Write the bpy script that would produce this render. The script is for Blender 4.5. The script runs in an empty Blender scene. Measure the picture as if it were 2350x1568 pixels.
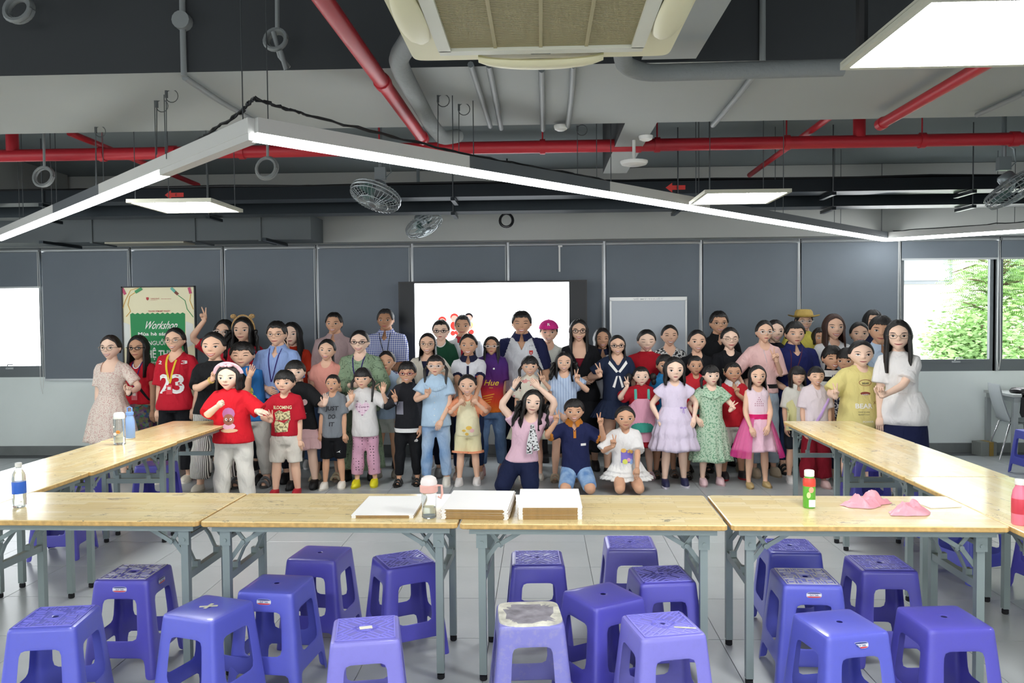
import bpy, math, random
import numpy as np
from math import sin, cos, pi, radians, sqrt, atan2, exp
from mathutils import Vector, Matrix
from mathutils.bvhtree import BVHTree

SC = bpy.context.scene
COL = SC.collection

# ------------------------------------------------------------ camera
FPX = 1850.0
CAM = np.array([-0.007, -0.019, 1.695])
def _axes(psi, th, rho):
    F = np.array([-sin(psi)*cos(th), cos(psi)*cos(th), -sin(th)])
    R0 = np.cross(F, [0, 0, 1]); R0 /= np.linalg.norm(R0); U0 = np.cross(R0, F)
    return F, cos(rho)*R0+sin(rho)*U0, -sin(rho)*R0+cos(rho)*U0
CF, CR, CU = _axes(0.0361, 0.0328, -0.0092)
cam_d = bpy.data.cameras.new('camera'); cam = bpy.data.objects.new('camera', cam_d); COL.objects.link(cam)
cam_d.sensor_width = 36; cam_d.lens = FPX/2350*36; cam_d.clip_end = 200
m4 = Matrix(((CR[0], CU[0], -CF[0], CAM[0]), (CR[1], CU[1], -CF[1], CAM[1]), (CR[2], CU[2], -CF[2], CAM[2]), (0, 0, 0, 1)))
cam.matrix_world = m4
SC.camera = cam

def at(px, py, Y):
    """the point at room depth Y that the photograph shows at a pixel (for measuring off the layout)"""
    v = CF*FPX + CR*(px-1175) - CU*(py-784)
    return CAM + v*((Y-CAM[1])/v[1])
def atz(px, py, z):
    v = CF*FPX + CR*(px-1175) - CU*(py-784)
    return CAM + v*((z-CAM[2])/v[2])

# ------------------------------------------------------------ light and exposure
SC.view_settings.view_transform = 'Standard'; SC.view_settings.look = 'None'
SC.view_settings.exposure = 0.92; SC.view_settings.gamma = 1.0; SC.view_settings.use_curve_mapping = False
world = bpy.data.worlds.new('world'); SC.world = world; world.use_nodes = True
bg = world.node_tree.nodes['Background']; bg.inputs[0].default_value = (0.93, 0.97, 1.0, 1); bg.inputs[1].default_value = 4.6
PANEL_E = 24.0
STRIP_E = 9.0
def area(name, loc, rot, sx, sy, power, col=(1, 1, 1)):
    l = bpy.data.lights.new(name, 'AREA'); l.shape = 'RECTANGLE'; l.size = sx; l.size_y = sy; l.energy = power; l.color = col
    o = bpy.data.objects.new(name, l); COL.objects.link(o); o.location = loc; o.rotation_euler = rot; return o
area('added_fill_rear', (0, -4.85, 1.85), (radians(90), 0, 0), 11, 1.7, 120, (.97, .98, 1.0))  # added fill lamp brightening faces from behind the camera; that wall has no windows
area('added_fill_left', (-7.85, 2.5, 1.8), (radians(90), 0, radians(-90)), 8, 1.6, 90, (.95, .98, 1.0))  # added side fill lamp in front of the solid left wall

# ------------------------------------------------------------ helpers
def hx(s):
    s = s.lstrip('#'); c = [int(s[i:i+2], 16)/255 for i in (0, 2, 4)]
    return tuple(x/12.92 if x <= .04045 else ((x+.055)/1.055)**2.4 for x in c)
MATS = {}
def mat(name, col='#808080', rough=.5, metal=0, emit=0, alpha=1, trans=0, ior=1.45, coat=0, bump=0, bscale=60, var=0, vscale=5, spec=.5):
    if name in MATS: return MATS[name]
    m = bpy.data.materials.new(name); m.use_nodes = True; MATS[name] = m
    nt = m.node_tree; b = nt.nodes['Principled BSDF']
    c = hx(col) if isinstance(col, str) else col
    b.inputs['Base Color'].default_value = (*c, 1); b.inputs['Roughness'].default_value = rough
    b.inputs['Metallic'].default_value = metal; b.inputs['IOR'].default_value = ior
    b.inputs['Transmission Weight'].default_value = trans; b.inputs['Alpha'].default_value = alpha
    b.inputs['Coat Weight'].default_value = coat; b.inputs['Coat Roughness'].default_value = .08
    b.inputs['Specular IOR Level'].default_value = spec
    if emit:
        b.inputs['Emission Color'].default_value = (*c, 1); b.inputs['Emission Strength'].default_value = emit
    if bump or var:
        tc = nt.nodes.new('ShaderNodeTexCoord')
    if bump:
        n = nt.nodes.new('ShaderNodeTexNoise'); n.inputs['Scale'].default_value = bscale; n.inputs['Detail'].default_value = 3
        bu = nt.nodes.new('ShaderNodeBump'); bu.inputs['Strength'].default_value = bump; bu.inputs['Distance'].default_value = .01
        nt.links.new(tc.outputs['Object'], n.inputs['Vector']); nt.links.new(n.outputs['Fac'], bu.inputs['Height']); nt.links.new(bu.outputs[0], b.inputs['Normal'])
    if var:
        n = nt.nodes.new('ShaderNodeTexNoise'); n.inputs['Scale'].default_value = vscale; n.inputs['Detail'].default_value = 5
        mr = nt.nodes.new('ShaderNodeMapRange'); mr.inputs[1].default_value = .3; mr.inputs[2].default_value = .7
        mr.inputs[3].default_value = 1-var; mr.inputs[4].default_value = 1+var
        mx = nt.nodes.new('ShaderNodeVectorMath'); mx.operation = 'SCALE'; mx.inputs[0].default_value = c
        nt.links.new(tc.outputs['Object'], n.inputs['Vector']); nt.links.new(n.outputs['Fac'], mr.inputs[0])
        nt.links.new(mr.outputs[0], mx.inputs['Scale']); nt.links.new(mx.outputs[0], b.inputs['Base Color'])
    return m

def N(nt, typ, **kw):
    n = nt.nodes.new('ShaderNode'+typ)
    for k, v in kw.items(): setattr(n, k, v)
    return n
def math_(nt, op, a, b=None, c=None):
    n = N(nt, 'Math', operation=op)
    for i, v in enumerate((a, b, c)):
        if v is None: continue
        if isinstance(v, (int, float)): n.inputs[i].default_value = v
        else: nt.links.new(v, n.inputs[i])
    return n.outputs[0]
def mixc(nt, fac, a, b):
    n = N(nt, 'Mix', data_type='RGBA')
    if isinstance(fac, (int, float)): n.inputs['Factor'].default_value = fac
    else: nt.links.new(fac, n.inputs['Factor'])
    for i, v in ((6, a), (7, b)):
        if isinstance(v, tuple): n.inputs[i].default_value = (*v[:3], 1)
        else: nt.links.new(v, n.inputs[i])
    return n.outputs[2]

def cloth(col, pat=None, col2='#ffffff', sc=1.0, rough=.85, extra=None):
    key = 'cloth_%s_%s_%s_%s' % (col, pat, col2, sc)
    if key in MATS: return MATS[key]
    m = mat(key, col, rough=rough, spec=.25); nt = m.node_tree; b = nt.nodes['Principled BSDF']
    tc = N(nt, 'TexCoord'); O = tc.outputs['Object']
    n = N(nt, 'TexNoise'); n.inputs['Scale'].default_value = 14; n.inputs['Detail'].default_value = 2.5; n.inputs['Distortion'].default_value = .6
    mp = N(nt, 'Mapping'); mp.inputs['Scale'].default_value = (1, 1, .55); nt.links.new(O, mp.inputs[0]); nt.links.new(mp.outputs[0], n.inputs['Vector'])
    bu = N(nt, 'Bump'); bu.inputs['Strength'].default_value = .85; bu.inputs['Distance'].default_value = .025
    nt.links.new(n.outputs['Fac'], bu.inputs['Height']); nt.links.new(bu.outputs[0], b.inputs['Normal'])
    sep = N(nt, 'SeparateXYZ'); nt.links.new(O, sep.inputs[0]); X, Y, Z = sep.outputs
    c1, c2 = hx(col), hx(col2); out = None
    if pat == 'floral':
        v = N(nt, 'TexVoronoi'); v.inputs['Scale'].default_value = 55*sc; nt.links.new(O, v.inputs['Vector'])
        n2 = N(nt, 'TexNoise'); n2.inputs['Scale'].default_value = 60*sc; nt.links.new(O, n2.inputs['Vector'])
        out = mixc(nt, math_(nt, 'GREATER_THAN', n2.outputs['Fac'], .56), c1, c2)
    elif pat == 'speckle':
        n2 = N(nt, 'TexNoise'); n2.inputs['Scale'].default_value = 90*sc; n2.inputs['Detail'].default_value = 1; nt.links.new(O, n2.inputs['Vector'])
        out = mixc(nt, math_(nt, 'GREATER_THAN', n2.outputs['Fac'], .52), c1, c2)
    elif pat in ('stripev', 'stripeh'):
        w = math_(nt, 'SINE', math_(nt, 'MULTIPLY', X if pat == 'stripev' else Z, 260*sc))
        out = mixc(nt, math_(nt, 'GREATER_THAN', w, .15), c1, c2)
    elif pat == 'check':
        a = math_(nt, 'GREATER_THAN', math_(nt, 'SINE', math_(nt, 'MULTIPLY', X, 250*sc)), .1)
        c = math_(nt, 'GREATER_THAN', math_(nt, 'SINE', math_(nt, 'MULTIPLY', Z, 250*sc)), .1)
        out = mixc(nt, math_(nt, 'MULTIPLY', math_(nt, 'ADD', a, c), .5), c1, c2)
    elif pat == 'dots':
        v = N(nt, 'TexVoronoi'); v.inputs['Scale'].default_value = 22*sc; v.inputs['Randomness'].default_value = .25; nt.links.new(O, v.inputs['Vector'])
        out = mixc(nt, math_(nt, 'LESS_THAN', v.outputs['Distance'], .2), c1, c2)
    elif pat == 'marble':
        n2 = N(nt, 'TexNoise'); n2.inputs['Scale'].default_value = 9*sc; n2.inputs['Detail'].default_value = 6; n2.inputs['Distortion'].default_value = 1.5; nt.links.new(O, n2.inputs['Vector'])
        d = math_(nt, 'ABSOLUTE', math_(nt, 'SUBTRACT', n2.outputs['Fac'], .5))
        out = mixc(nt, math_(nt, 'LESS_THAN', d, .012), c1, c2)
    elif pat == 'multi':
        n2 = N(nt, 'TexVoronoi'); n2.inputs['Scale'].default_value = 35*sc; nt.links.new(O, n2.inputs['Vector'])
        hs = N(nt, 'HueSaturation'); hs.inputs['Saturation'].default_value = .8; hs.inputs['Value'].default_value = .5; nt.links.new(n2.outputs['Color'], hs.inputs['Color'])
        out = mixc(nt, .55, hs.outputs[0], c1)
    elif pat == 'grad':
        cr = N(nt, 'ValToRGB'); e = cr.color_ramp.elements; z0, z1 = extra
        stops = [(0, '#e8812a'), (.22, '#df4a2a'), (.45, '#b52a3c'), (.62, '#5a2a6c'), (1, '#4a2a70')]
        e[0].position = 0; e[0].color = (*hx(stops[0][1]), 1); e[1].position = 1; e[1].color = (*hx(stops[-1][1]), 1)
        for p_, c_ in stops[1:-1]:
            q = e.new(p_); q.color = (*hx(c_), 1)
        t = math_(nt, 'DIVIDE', math_(nt, 'SUBTRACT', math_(nt, 'ADD', Z, math_(nt, 'MULTIPLY', X, .15)), z0), z1-z0)
        nt.links.new(t, cr.inputs[0]); out = cr.outputs[0]
    elif pat == 'denim':
        n2 = N(nt, 'TexNoise'); n2.inputs['Scale'].default_value = 5*sc; n2.inputs['Detail'].default_value = 4; nt.links.new(O, n2.inputs['Vector'])
        mr = N(nt, 'MapRange'); mr.inputs[1].default_value = .35; mr.inputs[2].default_value = .7; nt.links.new(n2.outputs['Fac'], mr.inputs[0])
        out = mixc(nt, mr.outputs[0], c1, c2)
    if out is not None: nt.links.new(out, b.inputs['Base Color'])
    return m

class MB:
    def __init__(s): s.V = []; s.F = []; s.M = []
    def add(s, V, F, mi=0):
        b = len(s.V); s.V += [tuple(map(float, v)) for v in V]; s.F += [tuple(i+b for i in f) for f in F]
        s.M += (list(mi) if isinstance(mi, (list, tuple)) else [mi]*len(F)); return s
    def join(s, o, mi=None, T=None):
        V = o.V if T is None else [T(v) for v in o.V]
        return s.add(V, o.F, o.M if mi is None else mi)
    def box(s, c, d, rz=0, mi=0, R=None):
        V = []
        for x in (-.5, .5):
            for y in (-.5, .5):
                for z in (-.5, .5):
                    v = Vector((x*d[0], y*d[1], z*d[2]))
                    if R is not None: v = R @ v
                    elif rz: v = Matrix.Rotation(rz, 3, 'Z') @ v
                    V.append((v.x+c[0], v.y+c[1], v.z+c[2]))
        return s.add(V, [(0, 1, 3, 2), (4, 6, 7, 5), (0, 4, 5, 1), (2, 3, 7, 6), (0, 2, 6, 4), (1, 5, 7, 3)], mi)
    def bar(s, a, b, w, h=None, mi=0, up=(0, 0, 1)):
        a = Vector(a); b = Vector(b); d = b-a; L = d.length; z = d.normalized(); u = Vector(up)
        if abs(z.dot(u)) > .98: u = Vector((0, 1, 0))
        x = u.cross(z).normalized(); y = z.cross(x); R = Matrix((x, y, z)).transposed()
        return s.box((a+b)/2, (w, h or w, L), R=R, mi=mi)
    def loft(s, rings, mi=0, caps=True, closed=True):
        n = len(rings[0]); V = [p for r in rings for p in r]; F = []
        for i in range(len(rings)-1):
            for j in range(n if closed else n-1):
                k = (j+1) % n
                F.append((i*n+j, i*n+k, (i+1)*n+k, (i+1)*n+j))
        if caps and closed:
            F.append(tuple(range(n))[::-1]); F.append(tuple((len(rings)-1)*n+j for j in range(n)))
        return s.add(V, F, mi)
    def tube(s, P, r, n=8, mi=0, flat=1.0, caps=True, up=None):
        P = [np.array(p, float) for p in P]; m = len(P)
        if not hasattr(r, '__len__'): r = [r]*m
        T = [P[min(i+1, m-1)]-P[max(i-1, 0)] for i in range(m)]; T = [t/(np.linalg.norm(t)+1e-12) for t in T]
        u = np.array(up if up is not None else ((1, 0, 0) if abs(T[0][0]) < .9 else (0, 1, 0)), float)
        rings = []
        for i in range(m):
            u = u - T[i]*(u@T[i]); u /= np.linalg.norm(u)+1e-12; w = np.cross(T[i], u)
            rings.append([P[i]+r[i]*(cos(2*pi*j/n)*u+flat*sin(2*pi*j/n)*w) for j in range(n)])
        return s.loft(rings, mi, caps)
    def rings_z(s, L, n=20, mi=0, caps=True, p=2.3):
        """stack of horizontal superellipse rings (z, hx, hy, cx, cy)"""
        R = []
        for z, a, b, cx, cy in L:
            R.append([(cx+a*math.copysign(abs(cos(t))**(2/p), cos(t)), cy+b*math.copysign(abs(sin(t))**(2/p), sin(t)), z) for t in [2*pi*j/n for j in range(n)]])
        return s.loft(R, mi, caps)
    def ell(s, c, r, n=12, m=8, mi=0, R=None):
        rings = []
        for i in range(m+1):
            ph = -pi/2+pi*i/m; cc = max(cos(ph), .02)
            rr = []
            for j in range(n):
                v = Vector((r[0]*cc*cos(2*pi*j/n), r[1]*cc*sin(2*pi*j/n), r[2]*sin(ph)))
                if R is not None: v = R @ v
                rr.append((c[0]+v.x, c[1]+v.y, c[2]+v.z))
            rings.append(rr)
        return s.loft(rings, mi, True)
    def lathe(s, prof, c=(0, 0, 0), n=20, mi=0):
        return s.loft([[(c[0]+r*cos(2*pi*j/n), c[1]+r*sin(2*pi*j/n), c[2]+z) for j in range(n)] for r, z in prof], mi, True)
    def prism(s, poly, y0, y1, mi=0):
        """polygon of (x, z) extruded from y0 to y1"""
        n = len(poly)
        V = [(x, y0, z) for x, z in poly]+[(x, y1, z) for x, z in poly]
        F = [tuple(range(n)), tuple(range(2*n-1, n-1, -1))]+[(i, i+n, (i+1) % n+n, (i+1) % n) for i in range(n)]
        return s.add(V, F, mi)
    def build(s, name, mats, parent=None, smooth=None):
        me = bpy.data.meshes.new(name)
        me.from_pydata(s.V, [], s.F)
        if not isinstance(mats, (list, tuple)): mats = [mats]
        for m in mats: me.materials.append(m)
        if len(mats) > 1: me.polygons.foreach_set('material_index', s.M)
        if smooth is not None:
            me.shade_smooth()
            if smooth < 179: me.set_sharp_from_angle(angle=radians(smooth))
        me.update()
        o = bpy.data.objects.new(name, me); COL.objects.link(o)
        if parent is not None: o.parent = parent
        return o

def empty(name, loc=(0, 0, 0), rz=0):
    o = bpy.data.objects.new(name, None); o.empty_display_size = .1; COL.objects.link(o); o.location = loc; o.rotation_euler = (0, 0, rz); return o
def tag(o, label, cat, group=None, kind=None):
    o['label'] = label; o['category'] = cat
    if group: o['group'] = group
    if kind: o['kind'] = kind
    return o
def struct(o): o['kind'] = 'structure'; return o
def copy_tree(o, parent=None):
    c = o.copy(); COL.objects.link(c); c.parent = parent
    for ch in list(o.children): copy_tree(ch, c)
    return c

# scratch scene for evaluating modifiers and lettering quickly
TMP = bpy.data.scenes.new('scratch')
def evaluate(data, mods=None):
    o = bpy.data.objects.new('t', data); TMP.collection.objects.link(o)
    if mods: mods(o)
    vl = TMP.view_layers[0]; vl.update(); dg = vl.depsgraph; dg.update()
    ev = o.evaluated_get(dg); me = ev.to_mesh()
    V = np.empty(len(me.vertices)*3); me.vertices.foreach_get('co', V); V = V.reshape(-1, 3)
    F = [tuple(p.vertices) for p in me.polygons]
    ev.to_mesh_clear(); bpy.data.objects.remove(o)
    return V, F
def remesh(mb, vox=.013, it=3):
    me = bpy.data.meshes.new('t'); me.from_pydata(mb.V, [], mb.F)
    import bmesh
    b = bmesh.new(); b.from_mesh(me); bmesh.ops.recalc_face_normals(b, faces=b.faces); b.to_mesh(me); b.free()
    def mods(o):
        r = o.modifiers.new('r', 'REMESH'); r.mode = 'VOXEL'; r.voxel_size = vox
        sm = o.modifiers.new('s', 'SMOOTH'); sm.factor = .5; sm.iterations = it
    V, F = evaluate(me, mods); bpy.data.meshes.remove(me)
    r = MB(); r.V = [tuple(v) for v in V]; r.F = F; r.M = [0]*len(F); return r
_txt = {}
BOLD = {'23', 'JUST', 'DO', 'IT', 'BEAR', 'BLOOMING', 'FIRE', 'NGHỆ THUẬT', 'TRUNG TÂM MỸ THUẬT', 'HOPE', 'Mùa hè sáng tạo', 'DUY TAN', '2', '3', 'R'}
def text(s):
    """flat lettering as (verts, faces), lower left at the origin, height of a capital = 1"""
    if s in _txt: return _txt[s]
    c = bpy.data.curves.new('t', 'FONT'); c.body = s; c.size = 1; c.resolution_u = 3; c.offset = .02 if s in BOLD else .008
    V, F = evaluate(c); bpy.data.curves.remove(c)
    V = V[:, :2].copy(); V[:, 0] -= V[:, 0].min() if len(V) else 0
    V /= .73
    _txt[s] = (V, F); return _txt[s]
def text_mb(mb, s, x, z, w, h=None, y=0, mi=0, slant=0):
    """centred lettering of overall width w in the x-z plane at depth y"""
    V, F = text(s); W = V[:, 0].max(); k = w/W; kz = (h if h else k)
    mb.add([(x-w/2+v[0]*k+slant*v[1]*kz, y, z+v[1]*kz) for v in V], F, mi)
# ------------------------------------------------------------ materials of the room
M_wall = mat('wall_paint', '#e8f0ed', .6, bump=.05, bscale=8, var=.05, vscale=1.2)
M_ceil = mat('ceiling_paint', '#979b98', .8, bump=.05, bscale=4, var=.04, vscale=.7)
M_slab = mat('slab_paint', '#6f7779', .85)
M_dark = mat('beam_dark_grey', '#35383a', .85, bump=.05, bscale=5)  # beam sides, a darker grey than the undersides
M_grout = mat('grout', '#5e6163', .8)
M_tile = mat('floor_tile', '#a4a9aa', .34, bump=.04, bscale=30, var=.07, vscale=2.2)
M_base = mat('baseboard_tile', '#7b807f', .5, var=.08, vscale=6)
M_fr = mat('window_frame', '#71777a', .45, .3)
M_glass = mat('window_glass', '#ffffff', .02, trans=1, ior=1.01)
M_blind = mat('blind_fabric', '#79818a', .85, bump=.08, bscale=120, var=.05, vscale=1.5)
M_post = mat('aluminium', '#b9bcbe', .35, .7)
M_red = mat('red_pipe_paint', '#a8202b', .42, bump=.05, bscale=12)
M_galv = mat('cable_tray_metal', '#2c3236', .28, .75)
M_ductm = mat('duct_paint', '#5d6365', .6, .2)
M_pipe = mat('pipe_insulation', '#7c8080', .8, bump=.5, bscale=40)
M_wire = mat('wire_black', '#17181a', .5)
M_steelwire = mat('wire_steel', '#54585a', .4, .6)
M_white = mat('white_plastic', '#e8e8e4', .4)
M_black = mat('black_plastic', '#141517', .4)

YW = 9.8
XL, XR, YB, ZC = -8.0, 7.6, -5.0, 3.4
# floor with separate tiles
fl = struct(MB().box((-.2, 2.4, -.105), (XR-XL, YW-YB+.1, .2)).build('floor', M_grout))
tile_me = None; n_t = 0; rest = MB()
for j in range(-13, 9):
    for i in range(-14, 13):
        x, y = .31+.6*i+.3, 5.95+.6*j-.3-1.2
        if y > YW-.2 or y < YB or x < XL+.2 or x > XR-.2: continue
        vis = y > 2.6 and abs(x) < .70*y+.4
        hh_ = random.Random(i*77+j).uniform(-.0004, .0004)
        if vis and n_t < 290:
            if tile_me is None:
                t = MB(); t.loft([[(-.2985, -.2985, -.008), (.2985, -.2985, -.008), (.2985, .2985, -.008), (-.2985, .2985, -.008)], [(-.2985, -.2985, -.0012), (.2985, -.2985, -.0012), (.2985, .2985, -.0012), (-.2985, .2985, -.0012)], [(-.297, -.297, 0), (.297, -.297, 0), (.297, .297, 0), (-.297, .297, 0)]])
                o = t.build('tile', M_tile, fl); tile_me = o.data
            else:
                o = bpy.data.objects.new('tile', tile_me); COL.objects.link(o); o.parent = fl
            o.location = (x, y, hh_); n_t += 1
        else: rest.box((x, y, -.004), (.597, .597, .008))
o = rest.build('tile', M_tile, fl); o['kind'] = 'stuff'

# back wall: sill wall, window band, beam above
seams = [float(at(p, 700, YW)[0]) for p in (103, 308, 520, 732, 948, 1167, 1387, 1608, 1832, 2060, 2287)]
seams = [seams[0]-1.15] + seams + [seams[-1]+1.12]
Z0, Z1 = .975, 2.575
struct(MB().box((-.2, YW+.1, Z0/2), (XR-XL, .2, Z0)).build('wall_back', M_wall))
struct(MB().box((-.2, YW+.05, (Z1+ZC)/2), (XR-XL, .1, ZC-Z1)).build('wall_back_upper', M_ceil))
struct(MB().box((-.2, 9.65, 2.985), (XR-XL, .36, .82)).build('ceiling_beam_back', mat('beam_light_paint', '#b4b6b2', .8, var=.04, vscale=.8)))
struct(MB().box((-.2, YW-.012, .055), (XR-XL, .024, .115)).build('baseboard_back', M_base))
struct(MB().box((XL-.1, 2.4, ZC/2), (.2, YW-YB+.2, ZC)).build('wall_left', M_wall))
struct(MB().box((XR+.1, 2.4, ZC/2), (.2, YW-YB+.2, ZC)).build('wall_right', M_wall))
struct(MB().box((-.2, YB-.1, ZC/2), (XR-XL, .2, ZC)).build('wall_front', M_wall))
for nm, a, b in (('wall_back_left_end', XL, seams[0]), ('wall_back_right_end', seams[-1], XR)):
    if b-a > .01: struct(MB().box(((a+b)/2, YW+.1, (Z0+Z1)/2), (b-a, .2, Z1-Z0)).build(nm, M_wall))
for k in range(len(seams)-1):
    a, b = seams[k], seams[k+1]
    w = MB(); f = .045
    w.box((a, YW+.06, (Z0+Z1)/2), (.07, .1, Z1-Z0)); w.box((b, YW+.06, (Z0+Z1)/2), (.07, .1, Z1-Z0))
    w.box(((a+b)/2, YW+.06, Z0+.05), (b-a-.07, .1, .1)); w.box(((a+b)/2, YW+.06, Z1-.04), (b-a-.07, .1, .08))
    fr = struct(w.build('window_%d' % (k+1), M_fr))
    s = MB(); x0, x1, z0, z1 = a+.036, b-.036, Z0+.1, Z1-.08
    for (c, d) in ((((x0+x1)/2, z0+.02), (x1-x0, .04)), (((x0+x1)/2, z1-.02), (x1-x0, .04)), ((x0+.02, (z0+z1)/2), (.04, z1-z0-.08)), ((x1-.02, (z0+z1)/2), (.04, z1-z0-.08))):
        s.box((c[0], YW+.03, c[1]), (d[0], .05, d[1]))
    sash = s.build('sash', M_fr, fr)
    MB().box(((x0+x1)/2, YW+.04, (z0+z1)/2), (x1-x0-.08, .006, z1-z0-.08)).build('pane', M_glass, sash)
    h = MB(); xm = x0+.6*(x1-x0); h.box((xm, YW-.0, z0+.012), (.1, .02, .02)); h.tube([(xm-.02, YW-.02, z0+.02), (xm-.01, YW-.03, z0+.06), (xm+.06, YW-.03, z0+.062)], .008, 6)
    h.build('handle', M_post, sash)
# slim aluminium posts showing between the blinds
for k, x in enumerate(seams):
    struct(MB().box((x, YW-.01, (Z0+Z1)/2), (.028, .03, Z1-Z0)).build('trim_%d' % (k+1), M_post))
# roller blinds
def px_z(y, Y): return float(at(1175, y, Y)[2])
names = ['second from the left edge, beside the left window', 'behind the green poster stand', 'behind the woman raising her arm', 'behind the man in the dusty pink shirt',
         'left of the big screen, behind the man in a checked shirt', 'above the left half of the big screen', 'above the right half of the big screen, left of the whiteboard', 'behind the whiteboard',
         'behind the tall man in black', 'behind the man in the yellow hat, left of the right windows']
for k in range(len(seams)-1):
    a, b = seams[k]+.018, seams[k+1]-.018
    zb = .955
    if k == 0: zb, lab = 2.10, 'short grey roller blind rolled up above the far left window'
    elif k == 11-1+0: zb, lab = 2.32, 'grey roller blind rolled halfway above the right window with trees outside'
    elif k == 11: zb, lab = 2.32, 'grey roller blind rolled up above the window at the right edge'
    else: lab = 'closed grey blind, '+names[k-1]
    r = empty('roller_blind', ((a+b)/2, YW-.06, zb)); tag(r, lab, 'blind', 'grey roller blinds along the back wall')
    w = b-a; ht = Z1-zb
    MB().box((0, 0, ht/2), (w, .004, ht)).build('fabric', M_blind, r)
    MB().box((0, 0, -.008), (w, .014, .022)).build('bottom_bar', M_post, r)
    MB().tube([(-w/2, .0, ht-.03), (w/2, .0, ht-.03)], .025, 10).build('roller', M_post, r)
    c = MB(); xc = w/2-.01
    c.tube([(xc, -.02, ht-.05), (xc-.005, -.02, .3 if zb < 1.5 else -1.2), (xc+.02, -.02, .22 if zb < 1.5 else -1.33), (xc+.035, -.02, .3 if zb < 1.5 else -1.2), (xc+.018, -.02, ht-.05)], .003, 5)
    c.build('pull_cord', M_white, r)

# ceiling
struct(MB().box((-.2, 2.4, ZC+.05), (XR-XL, YW-YB+.2, .1)).build('ceiling', M_slab))
BZ = 2.95
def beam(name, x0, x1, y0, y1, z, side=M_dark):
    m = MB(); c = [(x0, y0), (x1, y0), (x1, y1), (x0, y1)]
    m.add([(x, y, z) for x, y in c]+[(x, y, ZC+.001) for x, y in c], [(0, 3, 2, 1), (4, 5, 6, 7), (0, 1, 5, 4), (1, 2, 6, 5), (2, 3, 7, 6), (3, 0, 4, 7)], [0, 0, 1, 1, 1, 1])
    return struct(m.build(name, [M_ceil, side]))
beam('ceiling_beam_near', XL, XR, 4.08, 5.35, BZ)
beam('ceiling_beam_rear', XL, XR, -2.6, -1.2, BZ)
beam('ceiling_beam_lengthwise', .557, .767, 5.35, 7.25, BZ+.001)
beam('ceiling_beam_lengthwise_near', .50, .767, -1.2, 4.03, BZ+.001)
beam('ceiling_beam_lengthwise_left', -5.9, -5.6, 5.35, 9.4, BZ+.06, M_ceil)
beam('ceiling_beam_lengthwise_right', 5.9, 6.2, 5.35, 9.4, BZ+.06, M_ceil)

# light panels (600 x 600) and the long zigzag of linear lights
M_led = mat('led_diffuser', (1.0, 1.0, 1.0), .5, emit=PANEL_E)
M_led2 = mat('led_strip_diffuser', (.97, .99, 1.0), .5, emit=STRIP_E)
M_pframe = mat('panel_frame', '#b9b9a8', .45)
def panel(x, y, z, s, lab, rz=0, vis=True):
    r = empty('ceiling_panel_light', (x, y, z), rz); tag(r, lab, 'light', 'square light panels under the ceiling')
    f = MB(); h = s/2
    for cx, cy, dx, dy in ((0, h-.012, s, .024), (0, -h+.012, s, .024), (h-.012, 0, .024, s-.048), (-h+.012, 0, .024, s-.048)): f.box((cx, cy, .008), (dx, dy, .016))
    f.box((0, 0, .02), (s, s, .01)); f.build('frame', M_pframe, r)
    MB().box((0, 0, .006), (s-.05, s-.05, .004)).build('diffuser', M_led, r)
    for sx in (-1, 1):
        for sy in (-1, 1): MB().tube([(sx*h*.85, sy*h*.85, .02), (sx*h*.85, sy*h*.85, ZC-z)], .003, 5).build('suspension_wire', M_steelwire, r)
    MB().box((0, 0, .045), (.16, .05, .03)).build('driver_box', M_white, r)
    return r
def atp(px, py, z): p = atz(px, py, z); return float(p[0]), float(p[1])
def panel_px(c4, z, lab):
    P = [atp(*c, z) for c in c4]; x = sum(p[0] for p in P)/4; y = sum(p[1] for p in P)/4
    return panel(x, y, z, .6, lab)
r = panel(1.33, 2.49, 2.52, .62, 'large bright square light panel at the upper right corner'); 
MB().tube([(-.28, .2, .02), (-.28, .2, .88)], .02, 8).build('hanger_pole', M_wire, r)
panel_px(((1574, 473), (1762, 472), (1824, 438), (1618, 439)), 2.53, 'small square light panel hanging over the whiteboard')
panel_px(((381, 494), (558, 490), (484, 459), (287, 461)), 2.50, 'small square light panel hanging over the poster stand')
panel(-1.9, 1.0, 2.55, .6, 'added unseen square light panel behind the camera, left side'); panel(1.9, -.4, 2.55, .6, 'added unseen square light panel behind the camera, right side')  # extra panels out of view, down to the last one, added to light the group
panel(-1.9, -1.9, 2.55, .6, 'added unseen square light panel far behind the camera, left side'); panel(0.2, .2, 2.55, .6, 'added unseen square light panel behind the camera, middle')
panel(4.6, 1.2, 2.55, .6, 'added unseen square light panel outside the picture, near right'); panel(-4.8, 1.2, 2.55, .6, 'added unseen square light panel outside the picture, near left')

M_hw = mat('light_housing_white', '#c2c2be', .45); M_hd = mat('light_housing_grey', '#53585c', .5)
ZL = 2.5
ap = atp(585, 328, ZL); v2 = atp(2033, 556, ZL); v3 = (v2[0]+5*.86, v2[1]-5*.5)
e2 = atp(2350, 536, ZL)
d = Vector((e2[0]-v2[0], e2[1]-v2[1])).normalized(); v3 = (v2[0]+3.6*d.x, v2[1]+3.6*d.y)
Lp = [ap]+[atp(*p, ZL) for p in ((370, 408), (215, 472), (105, 515), (22, 545))]
dl = (Lp[-1][0]-ap[0], Lp[-1][1]-ap[1]); Lp = [(ap[0]+dl[0]*t, ap[1]+dl[1]*t) for t in (0, .215, .43, .66, .88, 1.1)]
Rp = [(ap[0]+(v2[0]-ap[0])*t/6, ap[1]+(v2[1]-ap[1])*t/6) for t in range(7)]
Qp = [(v2[0]+(v3[0]-v2[0])*t/3, v2[1]+(v3[1]-v2[1])*t/3) for t in range(4)]
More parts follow.
